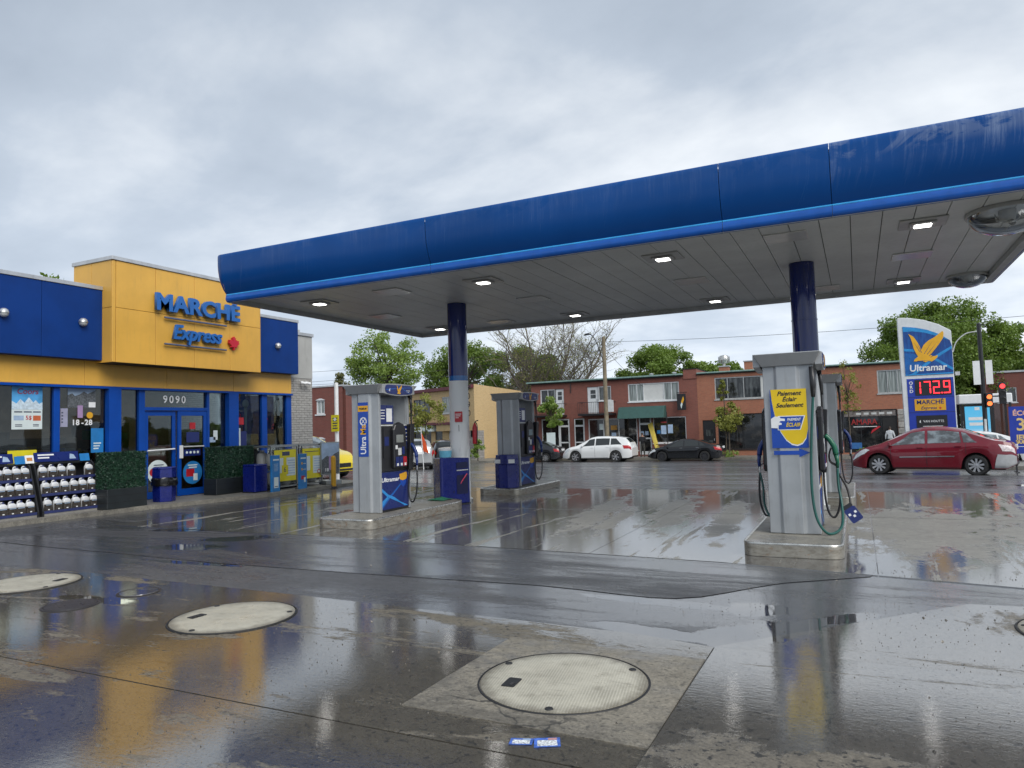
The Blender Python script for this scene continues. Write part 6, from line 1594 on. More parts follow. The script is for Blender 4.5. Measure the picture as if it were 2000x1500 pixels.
def facade(o, x0, x1, z0, z1, holes, mat, depth=.25, name='front_wall', back=None):
    """front wall in the plane y=0 of the thing, openings cut through"""
    xs = sorted({x0, x1}|{h[0] for h in holes}|{h[1] for h in holes}); zs = sorted({z0, z1}|{h[2] for h in holes}|{h[3] for h in holes})
    inside = lambda x, z: any(h[0] < x < h[1] and h[2] < z < h[3] for h in holes)
    b = local(o)
    for i in range(len(xs)-1):
        for j in range(len(zs)-1):
            if inside((xs[i]+xs[i+1])/2, (zs[j]+zs[j+1])/2): continue
            b.add([(xs[i], 0, zs[j]), (xs[i+1], 0, zs[j]), (xs[i+1], 0, zs[j+1]), (xs[i], 0, zs[j+1])], [(0, 1, 2, 3)])
    for h in holes:
        a0, a1, b0, b1 = h
        for q in ([(a0, 0, b0), (a0, 0, b1), (a0, depth, b1), (a0, depth, b0)], [(a1, 0, b0), (a1, 0, b1), (a1, depth, b1), (a1, depth, b0)], [(a0, 0, b1), (a1, 0, b1), (a1, depth, b1), (a0, depth, b1)], [(a0, 0, b0), (a1, 0, b0), (a1, depth, b0), (a0, depth, b0)]):
            b.add(q, [(0, 1, 2, 3)])
    return b.build(name, mat, o)
def window(o, a0, a1, b0, b1, fm, gm, splits=(), hs=(), y=.08, fw=.07, nm='window', sill=True):
    f = local(o)
    f.box(a0, a1, y-.04, y+.04, b0, b0+fw); f.box(a0, a1, y-.04, y+.04, b1-fw, b1); f.box(a0, a0+fw, y-.04, y+.04, b0+fw, b1-fw); f.box(a1-fw, a1, y-.04, y+.04, b0+fw, b1-fw)
    f = f.build(nm, fm, o)
    cuts = [a0+fw]+list(splits)+[a1-fw]
    for s in splits: local(o).box(s-fw*.35, s+fw*.35, y-.035, y+.035, b0+fw, b1-fw).build('mullion', fm, f)
    for h in hs: local(o).box(a0+fw, a1-fw, y-.034, y+.034, h-fw*.35, h+fw*.35).build('transom', fm, f)
    for i in range(len(cuts)-1):
        g_ = gm[i % len(gm)] if isinstance(gm, (list, tuple)) else gm
        local(o).box(cuts[i]+.004, cuts[i+1]-.004, y+.006, y+.016, b0+fw, b1-fw).build('pane', g_, f)
    if sill: local(o).box(a0-.06, a1+.06, -.05, y, b0-.07, b0-.001).build('sill', fm, f)
    return f
def door(o, a0, a1, b0, b1, fm, lights, y=.1, gm=None):
    d = local(o).box(a0, a1, y-.03, y+.03, b0, b1).build('door', fm, o)
    for (c0, c1, d0, d1) in lights:
        local(o).box(a0+c0, a0+c1, y-.036, y-.031, b0+d0, b0+d1).build('pane', gm or M_fglass, d)
    local(o).box(a1-.12, a1-.08, y-.07, y-.031, b0+.95, b0+1.1).build('handle', M_alu, d)
    return d
BZ = -.865
A = thing('brick_shop', 'dark red brick shop row with green roof edge and two balconies', 'building', (0, 52.0, BZ))
Z = lambda z: z-BZ
holesA = [(-22.66, -20.64, Z(3.36), Z(4.47)), (-21.38, -20.66, Z(2.45), Z(3.36)), (-18.73, -16.79, Z(3.38), Z(4.5)), (-18.73, -17.82, Z(2.45), Z(3.38)), (-15.46, -11.62, Z(3.2), Z(4.55)),
          (-22.65, -20.25, .12, Z(2.12)), (-19.92, -19.02, .12, Z(2.1)), (-18.72, -14.85, .45, Z(2.02)), (-14.76, -13.78, .12, Z(2.0)), (-13.66, -11.22, .95, Z(2.0))]
holesA[0] = (-22.66, -21.38, Z(3.36), Z(4.47)); holesA[1] = (-21.38, -20.66, Z(2.45), Z(4.47))
holesA[2] = (-17.82, -16.79, Z(3.38), Z(4.5)); holesA[3] = (-18.73, -17.82, Z(2.45), Z(4.5))
facade(A, -23.45, -10.32, 0, Z(5.0), holesA, M_brA)
local(A).box(-23.45, -10.32, .26, 10, 0, Z(4.9)).build('rear_block', M_brA, A)
local(A).box(-23.44, -23.2, .002, .26, 0, Z(4.99)).build('side_return', M_brA, A)
rf = local(A).box(-23.75, -11.30, -.32, 10.1, Z(4.98), Z(5.10)).build('roof', M_copper, A, bevel=.03)
local(A).box(-23.6, -11.32, -.2, 10, Z(4.90), Z(4.978)).build('eaves', M_dark, A)
local(A).box(-11.27, -10.31, -.06, 4, Z(4.7), Z(5.39)).build('parapet', M_brA, A)
local(A).box(-11.30, -10.28, -.1, 4, Z(5.39), Z(5.43)).build('parapet_cap', M_dark, A)
window(A, -22.66, -21.38, Z(3.36), Z(4.47), M_wfr, M_fglass, (-22.02,)); door(A, -21.36, -20.68, Z(2.45), Z(4.45), M_wfr, [(.17, .52, 1.15, 1.45), (.17, .52, 1.5, 1.8)])
door(A, -18.71, -17.84, Z(2.45), Z(4.48), M_wfr, [(.25, .66, 1.15, 1.45), (.25, .66, 1.5, 1.8)]); window(A, -17.82, -16.79, Z(3.38), Z(4.5), M_wfr, M_fglass, (-17.1,))
window(A, -15.46, -11.62, Z(3.2), Z(4.55), M_wfr, [M_cur, M_sheet, M_cur], (-14.28, -12.75)); 
for x in (-14.8, -12.2): local(A).box(x-.025, x+.025, .05, .1, Z(3.27), Z(4.48)).build('mullion', M_wfr, A)
window(A, -22.65, -21.14, .12, Z(2.12), M_wfr, M_dglass, (), (), .1, .08, sill=False); door(A, -21.12, -20.27, .12, Z(2.1), M_wfr, [(.10, .72, .15, .95), (.10, .72, 1.05, 2.2), (.1, .72, 2.35, 2.75)], gm=M_dglass)
door(A, -19.90, -19.04, .12, Z(2.08), M_wfr, [(.10, .74, .15, .95), (.10, .74, 1.05, 2.2), (.1, .74, 2.35, 2.75)], gm=M_dglass)
window(A, -18.72, -14.85, .45, Z(2.02), M_wfr, M_dglass, (-17.5, -16.3), (), .1, .08)
local(A).box(-16.9, -16.55, .098, .103, 1.05, 1.8).build('notice', M_pale, A); local(A).box(-16.95, -16.45, .098, .103, 2.0, 2.35).build('notice', plain('gold_notice', (.4, .2, .03, 1), .5), A); local(A).box(-17.85, -17.55, .098, .103, 2.05, 2.5).build('notice', M_cream, A)
door(A, -14.74, -13.80, .12, Z(1.98), M_wfr, [(.10, .84, .25, 1.15), (.10, .84, 1.25, 2.2), (.1, .84, 2.35, 2.75)], gm=M_dglass)
for x in (-14.62, -14.28): local(A).box(x, x+.24, .058, .063, 1.55, 1.85).build('notice', M_pale, A)
window(A, -13.66, -11.22, .95, Z(2.0), M_wfr, M_dglass, (), (), .1, .07)
local(A).box(-13.1, -12.6, .088, .093, 2.42, 2.52).build('open_sign', plain('faded_red', (.3, .03, .03, 1), .5), A); local(A).box(-13.4, -13.15, .10, .105, 1.65, 1.9).build('notice', M_stick, A)
for x0, x1 in ((-23.2, -20.45), (-19.15, -16.45)):
    bl = local(A).box(x0, x1, -1.05, -.002, Z(2.28), Z(2.42)).build('balcony', M_black, A)
    rl = local(A)
    rl.box(x0, x1, -1.04, -1.0, Z(3.26), Z(3.30)); rl.box(x0, x1, -1.035, -1.005, Z(2.47), Z(2.50))
    for x in (x0, x1-.04): rl.box(x, x+.04, -1.0, -.01, Z(3.26), Z(3.30))
    rl.build('rail', M_black, bl)
    n_ = int((x1-x0)/.14)
    sp = local(A)
    for k in range(n_+1): sp.box(x0+k*(x1-x0)/n_-.008, x0+k*(x1-x0)/n_+.008, -1.028, -1.012, Z(2.42), Z(3.28))
    sp = sp.build('balusters', M_black, bl); sp['kind'] = 'stuff'
local(A).hexa([(-16.09, -1.0, Z(1.95)), (-12.62, -1.0, Z(1.95)), (-12.62, -.003, Z(1.95)), (-16.09, -.003, Z(1.95))], [(-16.09, -.55, Z(2.80)), (-12.62, -.55, Z(2.80)), (-12.62, -.003, Z(2.84)), (-16.09, -.003, Z(2.84))]).build('awning', M_awn, A, bevel=.02)
local(A).tube([(-20.05, -.05, Z(4.85)), (-20.05, -.05, Z(4.1))], .03, 6).build('downpipe', M_black, A)
for x in (-15.0, -13.2): local(A).lathe([(.12, 0), (.12, .25), (.18, .28), (.18, .34), (.001, .38)], (x+.6, 3, Z(5.1)), seg=12).build('roof_vent', M_flash, rf)
# hanging sign
hs = thing('hanging_sign', 'black hanging sign with white and yellow streak on the brick corner', 'sign', (-11.40, 51.62, 0))
local(hs).tube([(-.3, .36, 3.72), (-.3, -.05, 3.72), (.45, -.05, 3.72)], .025, 6).build('arm', M_black, hs)
pnl = local(hs).box(-.30, .32, -.12, .02, 2.45, 3.62).build('panel', M_black, hs, bevel=.02)
F = fr((0, -.121, 0), (1, 0, 0), (0, 0, 1))
local(hs).prism_fr([(.16, 3.45), (.22, 3.2), (.12, 2.95), (.02, 2.85), (.0, 3.05)], F, .0, .004).build('yellow_streak', M_gold, pnl)
local(hs).prism_fr([(.02, 3.0), (.10, 2.88), (.0, 2.55), (-.06, 2.8)], F, .0045, .008).build('white_streak', M_cream, pnl)
for x in (-.2, .2): local(hs).cyl((x, -.05, 3.62), (x, -.05, 3.72), .012, seg=6).build('hanger', M_black, hs)

B_ = thing('brick_shop', 'orange-red brick shop row with dark shopfronts and two chimneys', 'building', (0, 52.003, BZ))
holesB = [(-9.08, -5.15, Z(3.10), Z(4.66)), (1.26, 3.10, Z(3.04), Z(4.56)), (-10.05, -9.15, .1, Z(1.66)), (-8.98, -1.25, .42, Z(2.05)), (-.92, 2.28, .1, Z(2.02))]
facade(B_, -10.318, 3.35, 0, Z(5.0), holesB, M_brB)
local(B_).box(-10.31, 3.35, .26, 10, 0, Z(4.9)).build('rear_block', M_brB, B_)
rb_ = local(B_).box(-10.30, 3.55, -.22, 10.1, Z(4.99), Z(5.10)).build('roof', M_copper, B_, bevel=.03)
local(B_).box(-10.29, 3.5, -.1, 10, Z(4.92), Z(4.988)).build('eaves', M_dark, B_)
window(B_, -9.08, -5.15, Z(3.10), Z(4.66), M_alu, [M_fglass, M_fglass, M_fglass, M_sheet], (-8.2, -7.1, -5.95)); window(B_, 1.26, 3.10, Z(3.04), Z(4.56), M_alu, [M_cur, M_cur, M_cur], (1.85, 2.42))
door(B_, -10.03, -9.17, .1, Z(1.64), M_black, [(.2, .66, .5, 1.0), (.2, .66, 1.3, 1.75)])
window(B_, -8.98, -1.25, .42, Z(2.05), M_black, M_dglass, (-7.3, -5.6, -3.9, -2.4), (), .1, .08)
local(B_).prism_fr([(.02*math.cos(a)*10-5.75, .02*math.sin(a)*10+Z(1.35)) for a in [RAD(k*20+60) for k in range(13)]]+[(.02*math.cos(a)*6-5.72, .02*math.sin(a)*7+Z(1.35)) for a in [RAD(300-k*20) for k in range(13)]], fr((0, .095, 0), (1, 0, 0), (0, 0, 1)), 0, .006).build('moon_mark', M_white, B_)
sf = window(B_, -.92, 2.28, .1, Z(2.02), M_black, M_dglass, (.15, 1.35), (Z(1.55),), .1, .07, sill=False)
local(B_).box(-.8, 2.2, .066, .09, Z(1.60), Z(1.95)).build('fascia_board', plain('fascia_grey', (.16, .14, .13, 1), .5, var=.5, scale=6), B_)
for k in range(5): local(B_).box(-.1+.45*k, .2+.45*k, .06, .065, Z(1.7), Z(1.84)).build('fascia_print', M_fix, B_)
text('shop_lettering', 'AMARA', .5, fr((.35, .062, Z(1.22)), (1, 0, 0), (0, 0, 1)), plain('shop_red', (.30, .02, .02, 1), .5), B_, .01, 0, bold=.01, xs=.9, local_=True)
local(B_).box(-.3, 1.1, .058, .065, Z(.90), Z(.94)).build('white_rule', M_white, B_)
local(B_).prism_fr([(.7, Z(.45)), (.9, Z(.6)), (1.3, Z(.9)), (1.2, Z(.95)), (.8, Z(.7))], fr((0, .058, 0), (1, 0, 0), (0, 0, 1)), 0, .006).build('red_swoosh', M_red, B_)
local(B_).box(-.6, .15, .05, .06, .35, .75).build('blue_notice', plain('notice_blue', (.03, .13, .35, 1), .5), B_)
local(B_).box(1.42, 2.2, .02, .1, .1, Z(1.48)).build('doorway', M_dark, B_)
for k in range(7): local(B_).box(2.30, 3.30, -.08, -.004, .08+.40*k, .46+.40*k).build('stone_block', plain('stone_grey', (.28, .27, .25, 1), .8, var=.35, bump=.6, bscale=30), B_, bevel=.03)
for x0, x1, zt in ((-9.15, -8.45, 5.60), (-7.33, -6.77, 5.88)):
    c_ = local(B_).box(x0, x1, 2.5, 3.2, Z(5.10), Z(zt)).build('chimney', M_brB, B_); local(B_).box(x0-.06, x1+.06, 2.44, 3.26, Z(zt), Z(zt+.07)).build('chimney_cap', M_flash, c_)
c_ = local(B_).lathe([(.12, 5.67), (.12, 5.85), (.34, 5.9), (.40, 6.1), (.40, 6.3), (.30, 6.45), (.12, 6.5), (.001, 6.5)], (-8.8, 2.85, -BZ), seg=18).build('turbine_vent', M_stain, B_, smooth='auto')
for k in range(12): local(B_).box(-8.8+.41*math.cos(k*.52)-.01, -8.8+.41*math.cos(k*.52)+.01, 2.85+.41*math.sin(k*.52)-.01, 2.85+.41*math.sin(k*.52)+.01, Z(5.92), Z(6.4)).build('vane', M_flash, c_)
# yellow corner building
Y_ = thing('yellow_building', 'yellow brick two-storey corner building with maroon roof trim', 'building', (-27.6, 50.0, -.9), RAD(-23.6))
ZY = lambda z: z+.9
M_mar = plain('maroon_trim', (.12, .022, .03, 1), .5)
hY = [(-8.9, -6.3, ZY(2.9), ZY(4.25)), (-4.5, -3.15, ZY(2.9), ZY(4.3)), (-8.9, -6.2, .5, ZY(1.75)), (-5.6, -4.5, .1, ZY(1.75)), (-3.6, -2.4, .1, ZY(1.7))]
facade(Y_, -10.5, 0, 0, ZY(4.85), hY, M_brY)
local(Y_).hexa([(-10.5, .26, 0), (0, .26, 0), (0, 9, 0), (-10.5, 9, 0)], [(-10.5, .26, ZY(4.85)), (0, .26, ZY(4.95)), (0, 9, ZY(4.2)), (-10.5, 9, ZY(4.2))]).build('main_block', M_brY, Y_)
local(Y_).hexa([(-.002, .0, 0), (.02, .0, 0), (.02, 5.0, 0), (-.002, 5.0, 0)], [(-.002, .0, ZY(5.14)), (.02, .0, ZY(5.14)), (.02, 5.0, ZY(4.62)), (-.002, 5.0, ZY(4.62))]).build('gable_wall', M_brY, Y_)
local(Y_).box(-10.6, -.03, -.22, .3, ZY(4.82), ZY(5.10)).build('roof_trim', M_mar, Y_, bevel=.02)
window(Y_, -8.9, -6.3, ZY(2.9), ZY(4.25), M_black, M_fglass, (-8.0, -7.2)); window(Y_, -4.5, -3.15, ZY(2.9), ZY(4.3), M_alu, M_cur, (-4.0,))
window(Y_, -8.9, -6.2, .5, ZY(1.75), M_black, M_dglass, (-7.5,)); door(Y_, -5.58, -4.52, .1, ZY(1.7), M_black, [(.15, .9, .4, 2.2)]); window(Y_, -3.6, -2.4, .1, ZY(1.7), M_wfr, M_dglass, (), (ZY(1.05),), .1, .08, sill=False)
local(Y_).box(-10.4, -1.2, -.5, -.002, ZY(1.95), ZY(2.16)).build('canopy_trim', M_mar, Y_)
for x0, x1, mm in ((-9.5, -8.0, M_cream), (-7.6, -5.4, M_cream), (-4.8, -2.2, plain('tan_sign', (.42, .30, .14, 1), .6))): local(Y_).box(x0, x1, -.42, -.02, ZY(1.42), ZY(1.93)).build('shop_sign', mm, Y_)
local(Y_).box(-2.0, -.02, -.02, -.001, 0, ZY(1.4)).build('stone_base', brick('stone_base', (.30, .29, .27, 1), (.22, .21, .2, 1), (.14, .13, .12, 1), .4, .2, .02), Y_)
local(Y_).box(.022, .03, .0, .9, 0, ZY(1.4)).build('stone_base', MATS['stone_base'], Y_)
local(Y_).box(-1.5, -.9, -.55, -.45, ZY(1.35), ZY(2.0)).build('box_sign', M_black, Y_); local(Y_).box(-1.42, -.98, -.56, -.551, ZY(1.45), ZY(1.92)).build('box_sign_face', M_cream, Y_)
# red brick house at left
Lb = thing('brick_house', 'red brick house with white windows behind the shop corner', 'building', (-25.3, 31.0, TZ(31)))
ZL = lambda z: z-TZ(31)
hL = [(-1.87, -1.27, ZL(2.62), ZL(3.40)), (-1.87, -1.27, ZL(.35), ZL(1.25)), (-4.9, -4.3, ZL(2.62), ZL(3.40))]
facade(Lb, -10, 0, 0, ZL(4.12), hL, M_brL)
local(Lb).box(-10, 0, .26, 4, 0, ZL(4.0)).build('rear_block', M_brL, Lb); local(Lb).box(-10.03, .03, -.04, 4.05, ZL(4.12), ZL(4.2)).build('roof', M_flash, Lb)
for a0, a1, b0, b1 in hL:
    window(Lb, a0, a1, b0, b1, M_wfr, M_cur, ((a0+a1)/2,))
    local(Lb).prism_fr([(a0-.04+(a1-a0+.08)*k/8, b1+.10*math.sin(math.pi*k/8)) for k in range(9)], fr((0, -.004, 0), (1, 0, 0), (0, 0, 1)), 0, .02).build('arch_trim', M_wfr, Lb)
# a plain row of houses farther right, closing the street
for i, (x, y, w, h, mm, lab) in enumerate(((16, 74, 12, 6.0, M_brL, 'distant red brick block beyond the park trees at right'), (34, 70, 13, 5.5, M_brY, 'distant yellow brick block far to the right'), (-58, 62, 16, 6.2, M_brA, 'distant brick block hidden behind the shop at left'))):
    o = thing('distant_house', lab, 'building', (x, y, -.99))
    hs_ = [(-w/2+1+k*3, -w/2+2.4+k*3, 3.4, 4.7) for k in range(int((w-1)//3))]
    facade(o, -w/2, w/2, 0, h, hs_, mm); local(o).box(-w/2, w/2, .26, 8, 0, h-.1).build('rear_block', mm, o); local(o).box(-w/2-.1, w/2+.1, -.1, 8.1, h, h+.15).build('roof', M_flash, o)
    for q in hs_: window(o, *q, M_wfr, M_fglass, ((q[0]+q[1])/2,))

# ------------------------------------------------------------------ poles, wires, street signs
M_timber = plain('pole_timber', (0.20, 0.165, 0.11, 1), .8, var=.25, scale=3, bump=.4, bscale=30)
o = thing('utility_pole', 'wooden utility pole with a curved street lamp arm', 'utility pole', (-16.45, 49.65, -.87))
local(o).lathe([(.17, 0), (.16, 3), (.13, 8.85), (.001, 8.9)], seg=14).build('pole', M_timber, o, smooth='auto')
local(o).tube([(-.1, 0, 7.15), (-.35, 0, 7.9), (-.6, 0, 8.6), (-.9, 0, 9.05), (-1.15, 0, 9.15)], .035, 8, smooth=5).build('lamp_arm', M_black, o)
local(o).hexa([(-1.5, -.1, 9.05), (-1.05, -.1, 9.1), (-1.05, .1, 9.1), (-1.5, .1, 9.05)], [(-1.42, -.06, 9.2), (-1.08, -.06, 9.24), (-1.08, .06, 9.24), (-1.42, .06, 9.2)]).build('lamp_head', M_black, o, bevel=.02)
local(o).box(.16, .56, -.05, .05, 3.35, 4.2).build('panel_sign', M_fix, o)
def wire(a, b, sag, label):
    a, b = Vector(a), Vector(b); pts = []
    for k in range(13):
        q = k/12; p = a.lerp(b, q); p.z -= sag*4*q*(1-q); pts.append(p)
    w = MB().tube(pts, .013, 5).build('overhead_wire', M_black); tag(w, label, 'wire', 'overhead wires')
wire((-16.4, 49.65, 7.6), (28, 49.4, 7.9), .7, 'overhead wire running right from the wooden pole')
wire((-16.5, 49.65, 7.6), (-70, 50.5, 8.2), .8, 'upper overhead wire running left from the wooden pole')
wire((-16.5, 49.6, 7.0), (-70, 50.2, 7.0), .8, 'lower overhead wire running left from the wooden pole')
wire((-16.4, 49.6, 7.2), (-14.3, 52.0, 4.3), .15, 'service wire dropping from the wooden pole to the brick shop')
wire((-62, 42, 6.4), (-26, 48, 5.8), .5, 'overhead wire above the red brick house at left')
def signpost(x, y, h, signs, label):
    z = TZ(y) if y < 49 else -.865
    o = thing('street_sign', label, 'street sign', (x, y, z))
    local(o).cyl((0, 0, 0), (0, 0, h), .03, seg=8).build('post', M_black, o)
    for a0, a1, b0, b1, mm in signs: local(o).box(a0, a1, -.045, -.032, b0, b1).build('sign_plate', mm, o)
signpost(-11.98, 49.4, 3.2, [(-.42, -.06, 1.65, 2.25, M_pale), (.06, .40, 1.7, 2.3, M_pale)], 'thin black post with two pale signs by the black sedan')
signpost(-20.75, 49.4, 2.2, [(-.35, .35, 1.05, 1.95, M_cream)], 'small white parking sign under the little street tree')
o = thing('yellow_sign', 'yellow notice on a white pole behind the gas cages', 'sign', (-17.02, 20.5, TZ(20.5)))
local(o).lathe([(.075, 0), (.075, 3.5), (.001, 3.52)], seg=14).build('pole', M_white, o, smooth='auto')
sp = local(o).box(-.17, .17, -.10, -.08, 1.74, 2.34).build('plate', M_pyel, o)
for k in range(5): local(o).box(-.11+.01*(k % 2), .11-.02*(k % 2), -.104, -.1005, 2.2-.09*k, 2.24-.09*k).build('print', M_ink, sp)
local(o).cyl((0, -.1005, 2.18), (0, -.106, 2.18), .06, seg=14).build('emblem', M_cream, sp)
o = thing('orange_flag', 'orange pennant leaning beside the silver hatchback', 'flag', (-20.55, 31.6, TZ(31.6)))
local(o).cyl((0, 0, 0), (-.12, 0, 2.2), .02, seg=6).build('staff', M_white, o)
local(o).hexa([(-.10, -.01, 1.9), (.02, -.01, .95), (.34, -.01, .82), (.12, -.01, 1.5)], [(-.10, .01, 1.9), (.02, .01, .95), (.34, .01, .82), (.12, .01, 1.5)]).build('pennant', plain('flag_orange', (.75, .10, .02, 1), .6), o)
o = thing('yellow_plank', 'yellow plank leaning against the shop door across the street', 'plank', (-13.4, 51.4, BZ))
local(o).hexa([(.30, -.5, .0), (.55, -.5, .0), (.55, -.44, .0), (.30, -.44, .0)], [(-.62, .45, 2.35), (-.28, .45, 2.5), (-.28, .5, 2.5), (-.62, .5, 2.35)]).build('board', plain('plank_yellow', (.62, .48, .08, 1), .6), o)
local(o).hexa([(.33, -.53, .3), (.5, -.53, .3), (.5, -.505, .3), (.33, -.505, .3)], [(.2, -.36, .7), (.4, -.36, .7), (.4, -.34, .7), (.2, -.34, .7)]).build('cleat', plain('plank_yellow', (.62, .48, .08, 1), .6), o)

# ------------------------------------------------------------------ bicycle
o = thing('bicycle', 'grey bicycle leaning beside the person across the street', 'bicycle', (-12.75, 50.3, BZ), RAD(10))
for x in (-.5, .5):
    w = local(o); w.tube([(x+.32*math.cos(RAD(a)), 0, .33+.32*math.sin(RAD(a))) for a in range(0, 361, 15)], .022, 6, caps=False); w = w.build('wheel', M_tyre, o)
    sp = local(o)
    for a in range(0, 360, 30): sp.cyl((x, 0, .33), (x+.31*math.cos(RAD(a)), 0, .33+.31*math.sin(RAD(a))), .004, seg=4)
    sp.build('spokes', M_rim, w)
fr_ = local(o)
for a, b in (((-.5, 0, .33), (-.15, 0, .80)), ((-.5, 0, .33), (-.05, 0, .30)), ((-.05, 0, .30), (-.17, 0, .86)), ((-.05, 0, .30), (.34, 0, .78)), ((-.15, 0, .80), (.33, 0, .82)), ((.32, 0, .92), (.5, 0, .33))): fr_.cyl(a, b, .018, seg=6)
fr_.build('frame', M_rimd, o)
local(o).tube([(.26, -.26, 1.0), (.34, -.1, .98), (.32, 0, .93), (.34, .1, .98), (.26, .26, 1.0)], .014, 6).build('handlebar', M_black, o); local(o).box(-.30, -.06, -.07, .07, .88, .93).build('saddle', M_black, o, bevel=.02)

# ------------------------------------------------------------------ people
def person(name, label, loc, rz, zones, joints, hair):
    """one skinned body; the clothing colours follow the body height"""
    o = thing(name, label, 'person', loc, rz)
    me = bpy.data.meshes.new('body')
    names = list(joints); idx = {n_: i for i, n_ in enumerate(names)}
    E = [('pelvis', 'waist'), ('waist', 'chest'), ('chest', 'neck'), ('neck', 'skull'), ('skull', 'crown')]
    for s in 'lr':
        E += [('chest', 'sho_'+s), ('sho_'+s, 'elb_'+s), ('elb_'+s, 'wri_'+s), ('wri_'+s, 'hand_'+s), ('pelvis', 'hip_'+s), ('hip_'+s, 'kne_'+s), ('kne_'+s, 'ank_'+s), ('ank_'+s, 'toe_'+s)]
    me.from_pydata([joints[n_][0] for n_ in names], [(idx[a], idx[b]) for a, b in E], [])
    b = bpy.data.objects.new('body', me); COL.objects.link(b); b.parent = o
    b.modifiers.new('skin', 'SKIN'); sub = b.modifiers.new('sub', 'SUBSURF'); sub.levels = sub.render_levels = 2
    for i, n_ in enumerate(names):
        sv = me.skin_vertices[0].data[i]; sv.radius = joints[n_][1]; sv.use_root = (n_ == 'pelvis')
    t = NT('clothes_'+name+str(round(loc[0])))
    z = t.sepxyz(t.objco())[2]
    c = zones[0][1]
    for zz, cc in zones[1:]: c = t.mix(t.maprange(z, zz-.004, zz+.004, 0, 1, False), c, cc)
    n_ = t.noise(t.pos(), 14, 3); c = t.mix(t.math('MULTIPLY', t.maprange(n_, .4, .7), .3), c, (.01, .01, .01, 1))
    t.set(Base_Color=c, Roughness=.8); me.materials.append(t.m)
    hc = joints['skull'][0]
    local(o).lathe([(.001, .135), (.06, .122), (.092, .08), (.10, .03), (.094, -.01)], (hc[0], hc[1]+.012, hc[2]), seg=14).build('hair', hair, o, smooth=True)
    local(o).tube([(hc[0], hc[1]-.085, hc[2]+.02), (hc[0], hc[1]-.115, hc[2]-.02)], [.010, .016], 6).build('nose', plain('skin_tone', (.42, .25, .18, 1), .6), o)
    return o
def stand(h=1.75, arms='down'):
    k = h/1.75
    J = dict(pelvis=((0, 0, .95), (.15, .11)), waist=((0, 0, 1.10), (.145, .10)), chest=((0, .01, 1.34), (.165, .11)), neck=((0, 0, 1.50), (.055, .055)), skull=((0, -.01, 1.61), (.078, .095)), crown=((0, -.005, 1.69), (.06, .07)))
    for s, g_ in (('l', 1), ('r', -1)):
        J['sho_'+s] = ((g_*.18, .01, 1.41), (.065, .065)); J['hip_'+s] = ((g_*.09, 0, .88), (.095, .095))
        if arms == 'phone':
            J['elb_'+s] = ((g_*.24, .02, 1.12), (.048, .048)); J['wri_'+s] = ((g_*.10, -.22, 1.20), (.034, .034)); J['hand_'+s] = ((g_*.05, -.28, 1.23), (.036, .025))
        else:
            J['elb_'+s] = ((g_*.26, .03, 1.12), (.048, .048)); J['wri_'+s] = ((g_*.27, -.04, .87), (.034, .034)); J['hand_'+s] = ((g_*.265, -.06, .78), (.036, .022))
        J['kne_'+s] = ((g_*.11, -.01, .49), (.065, .065)); J['ank_'+s] = ((g_*.12, .03, .09), (.043, .043)); J['toe_'+s] = ((g_*.13, -.12, .045), (.042, .035))
    return {n_: (tuple(c*k for c in p), r) for n_, (p, r) in J.items()}
SKIN = (.42, .25, .18, 1)
M_hair = plain('dark_hair', (.03, .02, .015, 1), .6)
person('person', 'person in dark clothes standing between the parked white and black cars', (-13.95, 50.0, BZ), 0, [(0, (.02, .02, .02, 1)), (.10, (.05, .05, .045, 1)), (.98, (.015, .016, .02, 1)), (1.49, SKIN)], stand(1.78, 'phone'), M_hair)
person('person', 'person in a white shirt standing in the dark shop doorway', (1.80, 51.85, BZ+.05), RAD(170), [(0, (.02, .02, .02, 1)), (.10, (.03, .03, .035, 1)), (.92, (.60, .63, .66, 1)), (1.49, SKIN)], stand(1.72), M_hair)

# ------------------------------------------------------------------ trees
def leafmat(name, a, b):
    t = NT(name); n = t.noise(t.pos(), .8, 5, .6); n2 = t.noise(t.pos(), 7, 2)
    c = t.mix(t.maprange(n, .3, .7), a, b); c = t.mix(t.math('MULTIPLY', n2, .35), c, tuple(x*.5 for x in a[:3])+(1,))
    t.set(Base_Color=c, Roughness=.55)
    tr = t.node('ShaderNodeBsdfTranslucent'); t.l.new(t.mix(1.0, c, (1.0, 1.0, .5, 1), 'MULTIPLY'), tr.inputs[0])
    mx = t.node('ShaderNodeMixShader'); mx.inputs[0].default_value = .35
    t.l.new(t.b.outputs[0], mx.inputs[1]); t.l.new(tr.outputs[0], mx.inputs[2]); t.l.new(mx.outputs[0], t.out.inputs['Surface'])
    return t.m
ML_green = leafmat('leaf_green', (.13, .215, .035, 1), (.23, .33, .065, 1))
ML_fresh = leafmat('leaf_fresh', (.20, .31, .06, 1), (.32, .43, .11, 1))
ML_deep = leafmat('leaf_deep', (.10, .175, .03, 1), (.18, .27, .055, 1))
ML_yel = leafmat('leaf_spring', (.22, .25, .04, 1), (.33, .34, .08, 1))
ML_olive = leafmat('leaf_olive', (.13, .14, .05, 1), (.20, .20, .08, 1))
M_bark = plain('bark', (0.075, 0.06, 0.045, 1), .9, var=.3, scale=2)
M_barkg = plain('bark_grey', (0.15, 0.13, 0.105, 1), .9, var=.3, scale=2)
